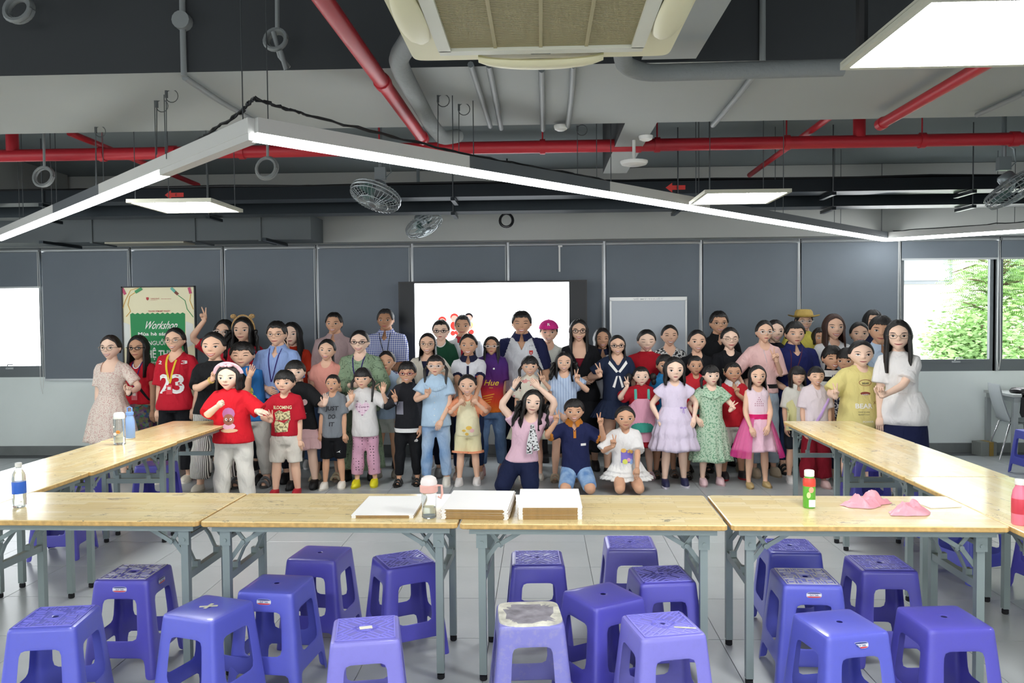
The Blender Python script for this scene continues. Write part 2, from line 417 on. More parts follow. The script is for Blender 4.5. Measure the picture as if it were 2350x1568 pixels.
def module(a, b, dark, lit, lab):
    L = sqrt((b[0]-a[0])**2+(b[1]-a[1])**2); rz = atan2(b[1]-a[1], b[0]-a[0])
    r = empty('linear_light', (*a, ZL), rz); tag(r, lab, 'light', 'linear lights of the hanging zigzag')
    m = M_hd if dark else M_hw
    h = MB(); h.box((L/2, -.031, .077), (L, .004, .07)); h.box((L/2, .031, .077), (L, .004, .07)); h.box((L/2, 0, .11), (L, .058, .004))
    h.box((.002, 0, .077), (.004, .058, .066)); h.box((L-.002, 0, .077), (.004, .058, .066)); h.build('housing', m, r)
    MB().box((L/2, 0, .026), (L-.004, .060, .034)).build('diffuser', M_led2 if lit else M_hw, r)
    for x in (.08, L-.08): MB().tube([(x, .02, .11), (x, .02, (BZ if 4.03 < a[1]+(b[1]-a[1])*x/L < 5.35 else ZC)-ZL)], .003, 5).build('suspension_wire', M_steelwire, r)
for i in range(5): module(Lp[i], Lp[i+1], i == 2, i > 0, ['unlit linear light at the peak of the zigzag, going left', 'first lit linear light going left from the unlit one, white sides', 'dark-sided lit linear light in the left arm of the zigzag', 'white-sided lit linear light, fourth from the peak, near the left edge', 'last linear light of the left arm, cut by the left picture edge'][i])
for i in range(6): module(Rp[i], Rp[i+1], i in (1, 3, 4, 5), True, ['first linear light going right from the peak of the zigzag, white sides', 'second linear light right of the peak, dark sides and loose wires on top', 'third linear light right of the peak, white sides, above the screen', 'fourth linear light right of the peak, dark sides, beside the small panel', 'fifth linear light right of the peak, dark sides', 'sixth linear light right of the peak, ending at the low corner on the right'][i])
for i in range(3): module(Qp[i], Qp[i+1], False, True, ['white linear light going right from the low right corner of the zigzag', 'white linear light at the right picture edge', 'linear light beyond the right picture edge'][i])
w = MB(); rr = random.Random(3)
def droop(P, n=14, s=.02):
    out = []
    for i in range(len(P)-1):
        for k in range(n):
            t = k/n; out.append([P[i][j]*(1-t)+P[i+1][j]*t+rr.uniform(-s, s)*(j != 2)*.5+(rr.uniform(0, s*.6) if j == 2 else 0) for j in range(3)])
    out.append(P[-1]); return out
tz = ZL+.118
for q in range(2):
    w.tube(droop([(Lp[1][0]*.6+ap[0]*.4, Lp[1][1]*.6+ap[1]*.4, tz), (ap[0]-.08, ap[1]+.08, tz+.05), (ap[0], ap[1], tz+.08), (ap[0]*.8+Rp[1][0]*.2, ap[1]*.8+Rp[1][1]*.2, tz+.05), (*Rp[1], tz), (*Rp[2], tz)]), .006, 5)
tag(w.build('power_cable', M_wire, smooth=60), 'dark power cables lying along the top of the zigzag light', 'cable')
w = MB(); w.tube(droop([(*Qp[0], tz), (*Qp[1], tz), (*Qp[2], tz)]), .006, 5); tag(w.build('power_cable', M_wire, smooth=60), 'dark power cable on top of the white light at the right edge', 'cable')

# ceiling cassette air conditioner
M_ac = mat('ac_plastic', '#d8d3ae', .45); M_acg = mat('ac_grille', '#a39a74', .6); M_acw = mat('ac_white', '#cfcfbe', .45)
r = empty('ceiling_air_conditioner', (0.0, 2.56, 2.655)); tag(r, 'cream ceiling cassette air conditioner at the top middle', 'air conditioner')
b = MB(); b.rings_z([(.0, .475, .475, 0, 0), (.03, .475, .475, 0, 0), (.045, .45, .45, 0, 0)], 120, p=26); b.build('face_panel', M_ac, r, 40)
MB().box((0, 0, .19), (.84, .84, .29)).build('casing', mat('ac_casing', '#6b6f70', .6, .3), r)
gb = MB()
for cx, cy, dx, dy in ((0, .315, .72, .045), (0, -.315, .72, .045), (.34, 0, .045, .60), (-.34, 0, .045, .60)): gb.box((cx, cy, -.012), (dx, dy, .03))
gb.build('grille_frame', M_acw, r)
sl = MB()
for i in range(68): sl.box((0, -.288+i*.0086, -.008), (.64, .0045, .016))
for i in range(3): sl.box((-.16+.16*i, 0, -.014), (.012, .58, .012))
o = sl.build('grille_slats', M_acg, r); o['kind'] = 'stuff'
MB().box((0, 0, .004), (.66, .6, .006)).build('filter', mat('ac_filter', '#8d8460', .8), r)
for k, (x, y, rz) in enumerate(((0, .43, 0), (-.412, 0, pi/2), (.412, 0, pi/2))):
    f = MB(); rg = []
    for i in range(13):
        t = -1+i/6; wv = .018+.030*sqrt(max(0, 1-t*t)); rg.append([(t*.23, wv*cos(q), -.012-(.03 if k == 0 else .02)*sqrt(max(.02, 1-t*t))+.014*sin(q)) for q in [2*pi*j/10 for j in range(10)]])
    f.loft(rg); o = f.build('louvre', M_ac, r, 50); o.location = (x, y, .006); o.rotation_euler = (0, 0, rz)
lb = MB().box((0, .337, -.0278), (.07, .006, .001)); lb.build('name_plate', mat('grey_ink', '#77776a'), r)

# pipes and ducts
def pipe(name, pts, rad, m, lab, cat='pipe', n=12, rings=()):
    b = MB(); P = []
    for i, p in enumerate(pts):
        if 0 < i < len(pts)-1:
            a, c = np.array(pts[i-1], float), np.array(pts[i+1], float); p = np.array(p, float)
            r0 = min(.12, .4*np.linalg.norm(a-p), .4*np.linalg.norm(c-p)); A = p+(a-p)/np.linalg.norm(a-p)*r0; B = p+(c-p)/np.linalg.norm(c-p)*r0
            for k in range(6):
                t = k/5; P.append((1-t)**2*A+2*t*(1-t)*p+t*t*B)
        else: P.append(np.array(p, float))
    b.tube(P, rad, n)
    for t in rings:
        p0, p1 = np.array(pts[0], float), np.array(pts[-1], float); q = p0+(p1-p0)*t; u = (p1-p0)/np.linalg.norm(p1-p0)
        b.tube([q-u*.03, q+u*.03], rad*1.18, n)
    return tag(b.build(name, m, None, 60), lab, cat)
mp_ = pipe('sprinkler_pipe', [(XL+.05, 6.15, 2.97), (XR-.05, 6.15, 2.97)], .048, M_red, 'thick red sprinkler main running across the whole ceiling', rings=(.08, .2, .33, .56, .74, .86))
for px_, lab in ((28, 'at the far left'), (1972, 'on the right'),):
    x = float(at(px_, 320, 6.15)[0]); MB().tube([(x, 6.15, 3.0), (x, 6.15, 3.41)], .045, 12).build('riser', M_red, mp_, 60)
for px_ in (235, 555, 870, 1245, 1508, 1805, 2116):
    x = float(at(px_, 320, 6.15)[0]); hb = MB(); hb.tube([(x, 6.15, 3.0), (x, 6.15, 3.41)], .006, 6); hb.tube([(x-.02, 6.15, 2.97), (x+.02, 6.15, 2.97)], .058, 12); hb.build('pipe_hanger', M_red, mp_, 60)
def dp(a, b, z): return [(*atp(*a, z), z), (*atp(*b, z), z)]
pipe('sprinkler_pipe', [(*atp(700, -60, 2.83), 2.83), (*atp(970, 318, 2.83), 2.83)], .036, M_red, 'slanting red pipe left of the air conditioner', rings=(.02, .5, .99))
pipe('sprinkler_pipe', dp((2350, 95), (2022, 285), 2.86), .032, M_red, 'slanting red pipe under the beam below the large light panel', rings=(.99,))
pipe('sprinkler_pipe', dp((1955, 232), (1720, 402), 3.05), .024, M_red, 'thin slanting red pipe above the small right light panel', rings=(.5,))
pipe('sprinkler_pipe', dp((160, 305), (455, 425), 3.06), .024, M_red, 'thin slanting red pipe at the upper left', rings=(.3,))
x, y = atp(940, 118, 2.84)
pipe('insulated_pipe', [(-.4, 3.0, 2.84), (*atp(912, 135, 2.84), 2.84), (*atp(925, 170, 2.84), 2.84), (*atp(985, 280, 2.84), 2.84), (*atp(1015, 318, 2.84), 2.84), (*atp(1050, 312, 2.9), 2.9)], .045, M_pipe, 'bent grey insulated pipe left of the air conditioner')
pipe('insulated_pipe', [(.28, 3.0, 2.82), (*atp(1432, 150, 2.8), 2.8), (*atp(1480, 168, 2.8), 2.8), (*atp(1935, 155, 2.8), 2.8)], .04, M_pipe, 'grey insulated pipe running right from the air conditioner')
M_cond = mat('conduit', '#7f8383', .55)
for pts, lab in ((((1080, 148), (1100, 210), (1125, 290)), 'thin grey conduit under the beam, leftmost of four below the air conditioner'), (((1122, 150), (1135, 215), (1150, 295)), 'thin grey conduit under the beam, second of four below the air conditioner'),
                 (((1243, 160), (1244, 220), (1246, 298)), 'thin grey conduit under the beam, third of four below the air conditioner'), (((1316, 150), (1312, 215), (1303, 290)), 'thin grey conduit under the beam, rightmost of four below the air conditioner'),
                 (((1740, 160), (1690, 225), (1636, 288)), 'slanting thin grey conduit under the beam right of the air conditioner'),
                 (((424, 178), (500, 230), (600, 287)), 'bent thin grey conduit under the beam above the zigzag peak'), (((2350, 215), (2300, 238), (2242, 264)), 'short slanting grey conduit at the right edge under the beam')):
    pipe('conduit', [(*atp(*p, 2.925), 2.925) for p in pts], .016, M_cond, lab, n=8)
yb = 4.06
for px_, lab in ((420, 'vertical grey conduit with round box on the dark beam, upper left'), (1750, 'vertical grey conduit on the dark beam, upper right')):
    x = float(at(px_, 80, yb)[0]); c = pipe('conduit', [(x, yb, 3.38), (x, yb, 2.925)], .016, M_cond, lab, n=8)
    if px_ == 420: MB().tube([(x, yb+.02, 3.20), (x, yb-.03, 3.20)], .045, 14).build('junction_box', M_cond, c, 40)
# cable trays
arrow = [(-.09, 0), (-.03, .045), (-.03, .02), (.09, .02), (.09, -.02), (-.03, -.02), (-.03, -.045)]
for Y, z0, z1, lab, ax in ((7.5, 2.80, 2.915, 'upper dark cable tray running across the room', (400, 1550)), (8.05, 2.735, 2.85, 'lower dark cable tray nearer the back wall', ())):
    r = empty('cable_tray', (0, Y, z0)); tag(r, lab, 'cable tray', 'dark cable trays across the ceiling')
    b = MB(); h = z1-z0; b.box((-.2, 0, h/2), (15.4, .006, h)); b.box((-.2, .25, h/2), (15.4, .006, h)); b.box((-.2, .125, .003), (15.4, .25, .006)); b.build('channel', M_galv, r)
    for k, px_ in enumerate((100, 480, 1040, 1555, 1910, 2230)):
        x = float(at(px_, 450, Y)[0]); MB().tube([(x, -.02, -.04), (x, -.02, ZC-z0)], .006, 6).build('threaded_rod', M_steelwire, r)
        MB().box((x, .12, -.025), (.04, .34, .03)).build('support_bracket', M_galv, r)
    for px_ in ax:
        x = float(at(px_, 430, Y)[0]); a = MB().prism([(x+u, .055+v) for u, v in arrow], -.006, -.0035).build('arrow_sign', mat('arrow_red', '#b52a22', .5), r)
        t = MB(); text_mb(t, 'E', x+.02, .043, .016, .026, -.0075); t.build('lettering', M_black, a)
cbl = MB()
for k in range(5): cbl.tube(droop([(XL+.2, 7.55+.04*k, 2.925), (-3, 7.55+.04*k, 2.922), (1, 7.55+.04*k, 2.926), (XR-.2, 7.55+.04*k, 2.922)], 10, .03), .012, 6)
tag(cbl.build('data_cable', M_wire, None, 60), 'bundle of black cables lying in the upper cable tray', 'cable', kind='stuff')
# big grey duct at the left
xd = float(at(716, 520, 8.9)[0])
r = empty('air_duct', (0, 0, 0)); tag(r, 'large grey box duct along the back wall at the upper left', 'duct')
MB().box(((XL+xd)/2, 9.1, 2.69), (xd-XL, .5, .27)).build('duct_body', M_ductm, r)
for px_ in (215, 450, 600): x = float(at(px_, 520, 8.9)[0]); MB().box((x, 9.1, 2.69), (.03, .53, .30)).build('flange', M_ductm, r)
for px_ in (110, 615): x = float(at(px_, 550, 8.7)[0]); MB().box((x, 8.95, 2.535), (.045, .75, .03)).build('hanger_bar', M_galv, r)
MB().box((float(at(340, 552, 9.0)[0]), 9.05, 2.548), (.9, .3, .02)).build('outlet_grille', mat('outlet', '#a9a592', .5), r)

# ceiling fans, coils, detectors
M_fan = mat('fan_metal', '#7d8689', .35, .5); M_fang = mat('fan_guard', '#9aa1a3', .35, .6); M_blade = mat('fan_blade', '#4f6a66', .3)
def fan(px_, py_, Y, R_, tx, tz_, lab):
    c = at(px_, py_, Y); r = empty('ceiling_fan', tuple(c)); tag(r, lab, 'fan', 'caged ceiling fans')
    Rm = Matrix.Rotation(tz_, 3, 'Y') @ Matrix.Rotation(tx, 3, 'X')
    T = lambda v: tuple(Rm @ Vector(v))
    g = MB()
    for rad, z in ((R_, 0), (R_*.98, .03), (R_*.98, -.03), (R_*.6, -.07), (R_*.25, -.085), (R_*.6, .06)):
        g.tube([(rad*cos(a), rad*sin(a), z) for a in [2*pi*i/28 for i in range(29)]], .004 if abs(z) > .01 else .007, 5, caps=False)
    for i in range(36):
        a = 2*pi*i/36; g.tube([(R_*q*cos(a), R_*q*sin(a), z) for q, z in ((.15, -.088), (.6, -.07), (.93, -.045), (1, 0), (.93, .045), (.6, .06), (.3, .065))], .0022, 4, caps=False)
    g.V = [T(v) for v in g.V]; g.build('wire_guard', M_fang, r, 60)
    bl = MB()
    for i in range(3):
        a = 2*pi*i/3; rg = []
        for q in (.2, .5, .8, .88): rg.append([(R_*q*cos(a+o_), R_*q*sin(a+o_), z+dz) for o_, z in ((-.35*(1 if q < .8 else .8), -.02), (.35, .02)) for dz in (0,)][:2]+[(R_*q*cos(a+.35), R_*q*sin(a+.35), .023), (R_*q*cos(a-.35), R_*q*sin(a-.35), -.017)])
        bl.loft(rg)
    bl.V = [T(v) for v in bl.V]; bl.build('blade', M_blade, r)
    m = MB(); m.lathe([(.02, -.09), (.05, -.085), (.055, -.06), (.03, -.05)], n=16); m.lathe([(.05, .03), (.062, .05), (.062, .11), (.05, .13), (.02, .135)], n=16); m.V = [T(v) for v in m.V]; m.build('motor', M_fan, r, 40)
    s = MB(); p = Rm @ Vector((0, 0, .13)); top = ZC if not 4.03 < Y < 5.35 else BZ; h = top-float(c[2])
    s.box((p[0], p[1], .19), (.09, .05, .1)); s.tube([(p[0], p[1], .2), (p[0], p[1], h)], .018, 8); s.tube([(p[0]+.03, p[1], .14), (p[0]+.09, p[1], .2), (p[0]+.07, p[1], .3), (p[0]+.01, p[1], .34)], .005, 5); s.build('mount', M_fan, r, 40)
fan(862, 450, 6.6, .21, -.35, .28, 'caged ceiling fan above the man in a checked shirt, larger of the two left fans')
fan(973, 517, 8.7, .21, -.2, -.5, 'smaller caged ceiling fan just above the screen, left of centre')
fan(2328, 432, 6.2, .22, -.3, -.5, 'dark caged ceiling fan at the right edge')
def coil(px_, py_, Y, R_, rad, m, lab, up=True):
    c = at(px_, py_, Y); b = MB(); rd = random.Random(px_)
    for k in range(3):
        a0 = rd.uniform(-.2, .2); q = R_*rd.uniform(.85, 1.05)
        b.tube([(c[0]+q*cos(a), c[1]+.012*k+.02*sin(a+a0), c[2]+q*1.05*sin(a)) for a in [2*pi*i/20 for i in range(21)]], rad, 6, caps=False)
    if up: b.tube([(c[0]+R_*.2, c[1], c[2]+R_*1.05), (c[0]+R_*.15, c[1]+.02, (BZ if 4.03 < Y < 5.35 else ZC) if Y < 9.2 else c[2]+.5)], rad, 6)
    tag(b.build('coiled_cable', m, None, 60), lab, 'cable')
coil(1162, 506, 8.8, .075, .009, M_wire, 'black coiled cable hanging above the screen')
coil(610, 385, 5.7, .075, .010, M_cond, 'grey coiled conduit hanging behind the zigzag peak')
coil(98, 405, 5.9, .07, .010, M_cond, 'grey coiled conduit hanging at the left behind the red main')
coil(632, 90, 3.9, .05, .011, M_cond, 'grey looped conduit hanging from the dark beam, left of the slanting red pipe')
coil(40, 20, 3.9, .06, .014, M_cond, 'grey looped conduit in the top left corner')
b = MB(); c = at(652, 130, 3.9); b.tube([(c[0]-.05, c[1], c[2]+.12), (c[0]-.02, c[1], c[2]), (c[0]+.02, c[1], c[2]-.05), (c[0]+.015, c[1]-.02, c[2]-.07), (c[0]-.01, c[1]-.02, c[2]+.02)], .012, 7); tag(b.build('loose_conduit', M_cond, None, 60), 'loose end of grey conduit drooping below the looped conduit', 'cable')
def disc(px_, py_, z, R_, lab, stalk=0):
    x, y = atp(px_, py_, z); b = MB(); b.lathe([(R_*.5, -.035), (R_*.9, -.025), (R_, -.01), (R_, 0)], (x, y, z), 18)
    if stalk: b.tube([(x, y, z), (x, y, ZC)], .012, 6)
    tag(b.build('smoke_detector' if R_ < .08 else 'wireless_access_point', M_white, None, 40), lab, 'detector' if R_ < .08 else 'access point')
disc(1287, 288, 2.93, .045, 'small white smoke detector under the beam, below the air conditioner')
disc(1482, 312, 2.95, .05, 'round grey box under the beam right of the centre')
disc(1455, 370, 2.8, .1, 'white access point hanging right of the slanting light', 1)
# free hanging steel wires with loops (old lamp suspensions)
for px_, y0, y1, Y, wh in ((360, 240, 355, 4.6, 'left of a pair above the unlit linear light'), (382, 225, 365, 4.4, 'right of a pair above the unlit linear light'), (1005, 205, 345, 4.6, 'beside the bent insulated pipe'), (1053, 225, 360, 4.8, 'between insulated pipe and thin conduits'), (220, 310, 430, 5.2, 'above the lit left arm'), (1325, 290, 410, 5.4, 'right of the four thin conduits')):
    a, c = at(px_, y0, Y), at(px_, y1, Y); b = MB(); b.tube([(a[0], a[1], BZ), c], .0028, 5); b.box((a[0], a[1], BZ-.02), (.012, .012, .04))
    b.tube([(a[0]+.035*cos(q)+.03, a[1], BZ-.03+.035*sin(q)) for q in [2*pi*i/14 for i in range(15)]], .0025, 4, caps=False)
    tag(b.build('suspension_cable', M_steelwire), 'thin steel cable with curled end, '+wh, 'cable', 'thin steel suspension cables')

# ------------------------------------------------------------ screen, whiteboard, poster stand
YS = 9.42
a, b_ = at(914, 647, YS), at(1347, 647, YS); W_ = float(b_[0]-a[0]); H_ = W_*.585; xc = float(a[0]+b_[0])/2; zt = float(a[2])
r = empty('display_screen', (xc, YS, 0)); tag(r, 'very large black flat screen showing a white picture, behind the group', 'screen')
MB().box((0, .045, zt-H_/2), (W_, .09, H_)).build('casing', M_black, r)
MB().box((0, -.002, zt-H_/2), (W_-.035, .006, H_-.035)).build('glass', mat('screen_glass', '#10161a', .3, spec=.3), r)
xl, xr = float(at(952, 700, YS)[0])-xc, float(at(1306, 700, YS)[0])-xc
scn = MB().box(((xl+xr)/2, -.007, zt-H_/2+.0), (xr-xl, .004, H_-.045)).build('lit_picture', mat('screen_white', (.93, .97, 1), .5, emit=3.2), r)
kd = [mat('print_red', '#d23a32', .5, emit=.6), mat('print_yellow', '#f0c878', .5, emit=.6), mat('print_black', '#221d22', .5), mat('print_pink', '#efb0a0', .5, emit=.5)]
def dsk(mb, x, z, r_, mi, y, sq=1.0, n=14): mb.add([(x+r_*cos(2*pi*i/n), y, z+sq*r_*sin(2*pi*i/n)) for i in range(n)], [tuple(range(n))], mi)
for i, (px_, py_, c_) in enumerate(((1015, 735, 0), (1043, 728, 0), (1076, 727, 2))):
    p = at(px_, py_, YS); X, Z = float(p[0])-xc, float(p[2]); pk = MB()
    dsk(pk, X, Z, .05, c_, -.0095, .9); dsk(pk, X, Z-.02, .04, 3, -.0100); dsk(pk, X, Z-.10, .05, (1, 0, 1)[i], -.0098, 1.1); dsk(pk, X-.02, Z-.19, .03, c_, -.0099); dsk(pk, X+.03, Z-.18, .03, 0, -.0101)
    pk.build('cartoon_child_picture', kd, scn)
lg = MB(); lg.bar((-.6, .09, 0.02), (-.6, .09, zt-H_*.8), .07, .05); lg.bar((.6, .09, 0.02), (.6, .09, zt-H_*.8), .07, .05); lg.box((-.6, -.02, .03), (.09, .5, .05)); lg.box((.6, -.02, .03), (.09, .5, .05)); lg.box((0, .1, .5), (1.2, .04, .06))
lg.build('stand', M_black, r)
M_lilac = mat('box', '#3a3f44')
# whiteboard
YQ = 9.3
a, b_ = at(1399, 683, YQ), at(1576, 683, YQ); W_ = float(b_[0]-a[0]); xc = float(a[0]+b_[0])/2; zt = float(a[2]); H_ = 1.15
r = empty('whiteboard', (xc, YQ, 0)); tag(r, 'white flip-chart whiteboard with aluminium frame on a stand', 'whiteboard')
MB().box((0, 0, zt-H_/2), (W_-.02, .012, H_-.02)).build('writing_surface', mat('whiteboard_gloss', '#b4bcc4', .3, spec=.4), r)
f = MB()
for cx, cz, dx, dz in ((0, zt-.02, W_, .04), (0, zt-H_+.015, W_, .03), (-W_/2+.01, zt-H_/2, .02, H_-.07), (W_/2-.01, zt-H_/2, .02, H_-.07)): f.box((cx, -.004, cz), (dx, .026, dz))
f.build('frame', mat('board_frame', '#d2d4d2', .4, .3), r)
t = MB(); text_mb(t, 'VẼ MỸ THUẬT', 0, zt-.032, .34, .020, -.0175); t.build('lettering', mat('faded_ink', '#a9aeb4'), r)
s = MB(); s.bar((0, .03, zt-.5), (0, .03, .25), .035, .035); 
for q in (0, 1, 2):
    an = pi/2+q*2*pi/3; s.bar((0, .03, .3), (.32*cos(an), .03+.32*sin(an), .02), .02, .02)
s.build('stand', M_post, r)
# poster stand
YP = 8.95
a, b_ = at(279, 658, YP), at(448, 658, YP); W_ = float(b_[0]-a[0]); xc = float(a[0]+b_[0])/2; zt = float(a[2]); H_ = 1.62
r = empty('poster_stand', (xc, YP, 0)); tag(r, 'tall cream and green workshop poster in a black frame stand at the left', 'poster')
f = MB()
for cx, cz, dx, dz in ((0, zt-.006, W_, .014), (0, zt-H_+.006, W_, .014), (-W_/2+.006, zt-H_/2, .014, H_), (W_/2-.006, zt-H_/2, .014, H_)): f.box((cx, 0, cz), (dx, .03, dz))
f.bar((-.3, .05, .02), (.0, .03, zt-.3), .02); f.bar((.3, .05, .02), (0, .03, zt-.3), .02); f.bar((0, .5, .02), (0, .03, zt-.3), .02)
f.build('frame', M_black, r)
MB().box((0, .0, zt-H_/2), (W_-.02, .006, H_-.02)).build('poster_sheet', mat('poster_cream', '#ece5c0', .5), r)
sc_ = W_/.84
g = MB(); zz = lambda py_: float(at(360, py_, YP)[2])
gx0, gx1 = float(at(301, 800, YP)[0])-xc, float(at(427, 800, YP)[0])-xc; gt = zz(721); gb_ = gt-.95
n = 22; zig = []
for i in range(n+1):
    x = gx0+(gx1-gx0)*i/n; zig.append((x, gt+(.016 if i % 2 else 0)))
g.prism([(gx0+.02, gb_), (gx1-.02, gb_)]+zig[::-1], -.0055, -.0035); g.build('green_panel', mat('poster_green', '#118a4a', .5), r)
tw = MB(); tr = MB(); 
def pt(mb, s, px_, py_, wpx, hpx, mi=0, sl=0):
    text_mb(mb, s, float(at(px_, py_, YP)[0])-xc, zz(py_), wpx*YP/FPX, hpx*YP/FPX, -.008, mi, sl)
pt(tw, 'Workshop', 367, 755, 78, 19, 0, .5); pt(tw, 'Mùa hè sáng tạo', 367, 770, 102, 8); pt(tw, 'TỪ NGUỒN ĐẾN', 368, 792, 98, 10); pt(tw, 'NGHỆ THUẬT', 367, 821, 112, 18); pt(tw, 'TRẢI NGHIỆM SÁNG TẠO', 366, 834, 90, 4)
tw.build('white_lettering', mat('poster_white', '#f4f4ee', .5), r)
pt(tr, 'TRUNG TÂM MỸ THUẬT', 366, 716, 53, 3.2); pt(tr, 'VANLANG', 356, 687, 21, 3); pt(tr, 'ARTS AND DESIGN', 382, 687, 24, 1.6); pt(tr, 'UNIVERSITY', 354, 689.5, 16, 1.2)
X, Z = float(at(339, 686, YP)[0])-xc, zz(686)
tr.prism([(X-.014, Z+.018), (X+.014, Z+.018), (X+.014, Z-.004), (X, Z-.018), (X-.014, Z-.004)], -.008, -.006); tr.build('red_lettering', mat('poster_red', '#b3262e', .5), r)
cols = [mat('pencil_green', '#3c9a5c'), mat('pencil_pink', '#c4486e'), mat('pencil_teal', '#5fb0a0'), mat('line_yellow', '#e0b050'), mat('poster_paper', '#dfe2dc'), mat('pencil_brown', '#7a3a2a')]
for k, (p0, p1, w_, mi) in enumerate((((311, 671), (326, 662), .035, 0), ((281, 662), (288, 676), .03, 1), ((393, 661), (402, 670), .03, 2), ((402, 670), (409, 676), .03, 5), ((434, 660), (438, 674), .03, 1))):
    A, B = at(*p0, YP), at(*p1, YP); MB().bar((A[0]-xc, -.006, A[2]), (B[0]-xc, -.006, B[2]), w_, .003, 0, up=(0, 1, 0)).build('pencil_print', cols[mi], r)
for pts, mi in ((((311, 671), (298, 680), (294, 700), (300, 715), (290, 727)), 3), (((318, 661), (300, 666), (288, 690), (281, 712)), 3), (((409, 678), (425, 690), (430, 710), (444, 728)), 0), (((438, 675), (436, 690), (444, 710)), 3)):
    MB().tube([(at(*p, YP)[0]-xc, -.005, at(*p, YP)[2]) for p in pts], .004, 5).build('line_print', cols[mi], r)
for x0, x1 in ((283, 300), (428, 445)):
    A, B = float(at(x0, 800, YP)[0])-xc, float(at(x1, 800, YP)[0])-xc; MB().prism([(A, zz(800)), (B, zz(790)), (B, zz(745)), (A, zz(738))], -.0045, -.0035).build('paper_print', cols[4], r)
# yellow and orange play boxes behind the left tables
x, y = atp(388, 1043, 0.0); b = MB(); b.box((0, 0, .15), (.1, .3, .3)); tag(b.build('toy_bin', mat('bin_yellow', '#e3b53a', .4)), 'yellow plastic bin half hidden under the far left table', 'bin'); bpy.data.objects['toy_bin'].location = (float(at(392, 1020, 9.2)[0]), 9.2, 0)
b = MB(); b.rings_z([(0, .12, .12, 0, 0), (.3, .16, .16, 0, 0), (.3, .14, .14, 0, 0), (.02, .11, .11, 0, 0)], 24, caps=False, p=4); o = b.build('plastic_tub', mat('bin_orange', '#d8421c', .4), None, 40); o.location = (float(at(448, 1020, 9.2)[0]), 9.2, 0); tag(o, 'orange plastic tub on the floor behind the woman with number 23', 'tub')
b = MB(); p = at(1284, 595, 9.68); b.box((p[0], p[1], p[2]), (.02, .004, .3)); b.box((p[0]+.01, p[1]-.002, p[2]+.155), (.05, .004, .02)); tag(b.build('paper_strip', M_white), 'narrow white paper strip hanging on the blind above the screen', 'paper strip')

# ------------------------------------------------------------ outside the windows
gr = mat('outside_ground', '#8d8f86', .9); struct(MB().box((2, 22, -.3), (60, 22, .1)).build('ground_outside', gr))
M_bw = mat('facade_white', '#e9e2da', .8); M_bg = mat('facade_glass', '#8fa0a8', .2)
r = empty('neighbour_building', (9.5, 23, 0)); tag(r, 'pale building with balconies seen through the right windows', 'building')
MB().box((0, 2, 6), (16, 4, 12.6)).build('facade', M_bw, r)
for zf in (1.2, 4.0, 6.8):
    sl_ = MB().box((0, -.6, zf), (16, 1.3, .25)).build('balcony_slab', M_bw, r); MB().box((0, -1.2, zf+.55), (16, .08, .9)).build('parapet', M_bw, sl_)
    for k in range(6):
        f = MB().box((-6.6+2.6*k, -.05, zf+1.9), (1.5, .12, 1.3)).build('window_opening', M_fr, r); MB().box((-6.6+2.6*k, -.12, zf+1.9), (1.3, .04, 1.1)).build('pane', M_bg, f)
M_bark = mat('bark', '#5a4a3a', .9); 
def tree(x, y, h, R_, n, seed, col1, lab, fern):
    r = empty('tree', (x, y, -.25)); tag(r, lab, 'tree', 'trees outside the right windows'); rd = random.Random(seed)
    t = MB(); t.tube([(0, 0, 0), (.1, .05, h*.4), (-.05, 0, h*.75), (.1, 0, h)], [.12, .09, .05, .02], 8)
    lf = MB()
    for k in range(n):
        a = rd.uniform(0, 2*pi); z0 = rd.uniform(.3, .95)*h; L = R_*rd.uniform(.5, 1)*(1.15-.5*z0/h)
        p0 = Vector((0, 0, z0)); d = Vector((cos(a), sin(a), rd.uniform(-.1, .45))).normalized(); p1 = p0+d*L
        if k % 2 == 0: t.tube([p0, p0+d*L*.5+Vector((0, 0, .1)), p1], [.03, .018, .006], 5)
        for q in range(26):
            s_ = rd.uniform(.25, 1.05); c = p0+d*L*s_+Vector((rd.gauss(0, .16), rd.gauss(0, .16), rd.gauss(0, .16)))
            a2 = rd.uniform(0, 2*pi); u = Vector((cos(a2), sin(a2), rd.uniform(-.5, .1))).normalized(); w_ = u.cross(Vector((0, 0, 1))).normalized()
            if fern:
                m_ = 8
                for i in range(m_):
                    e = c+u*(.032*i); ln = .075*(1-abs(i/m_-.4)*.9)
                    for sg in (1, -1):
                        tip = e+w_*ln*sg+u*.02+Vector((0, 0, -.02)); lf.add([e, e+u*.013, tip+u*.009, tip], [(0, 1, 2, 3)])
            else:
                for i in range(5):
                    e = c+Vector((rd.gauss(0, .09), rd.gauss(0, .09), rd.gauss(0, .09))); sz = rd.uniform(.03, .055); nn = Vector((rd.gauss(0, 1), rd.gauss(0, 1), rd.gauss(0, 1))).normalized(); u2 = nn.cross(Vector((0, 0, 1))).normalized(); v2_ = nn.cross(u2)
                    lf.add([e-u2*sz, e-v2_*sz*.45, e+u2*sz, e+v2_*sz*.45], [(0, 1, 2, 3)])
    t.build('trunk', M_bark, r, 60); o = lf.build('foliage', mat('leaves_'+col1, col1, .5, var=.35, vscale=3), r); o['kind'] = 'stuff'
tree(7.45, 13.4, 2.9, 1.15, 80, 1, '#7ea45c', 'feathery light green tree outside the right window', True)
tree(9.7, 14.6, 4.2, 1.7, 130, 2, '#6f9a50', 'feathery green tree outside the far right window', True)
tree(11.2, 18.8, 5.0, 1.5, 60, 5, '#6c8c60', 'darker tall tree further off outside the right window', True)
tree(6.1, 11.6, 1.7, .62, 70, 3, '#86a868', 'low broad-leaved bush close outside the right window', False)
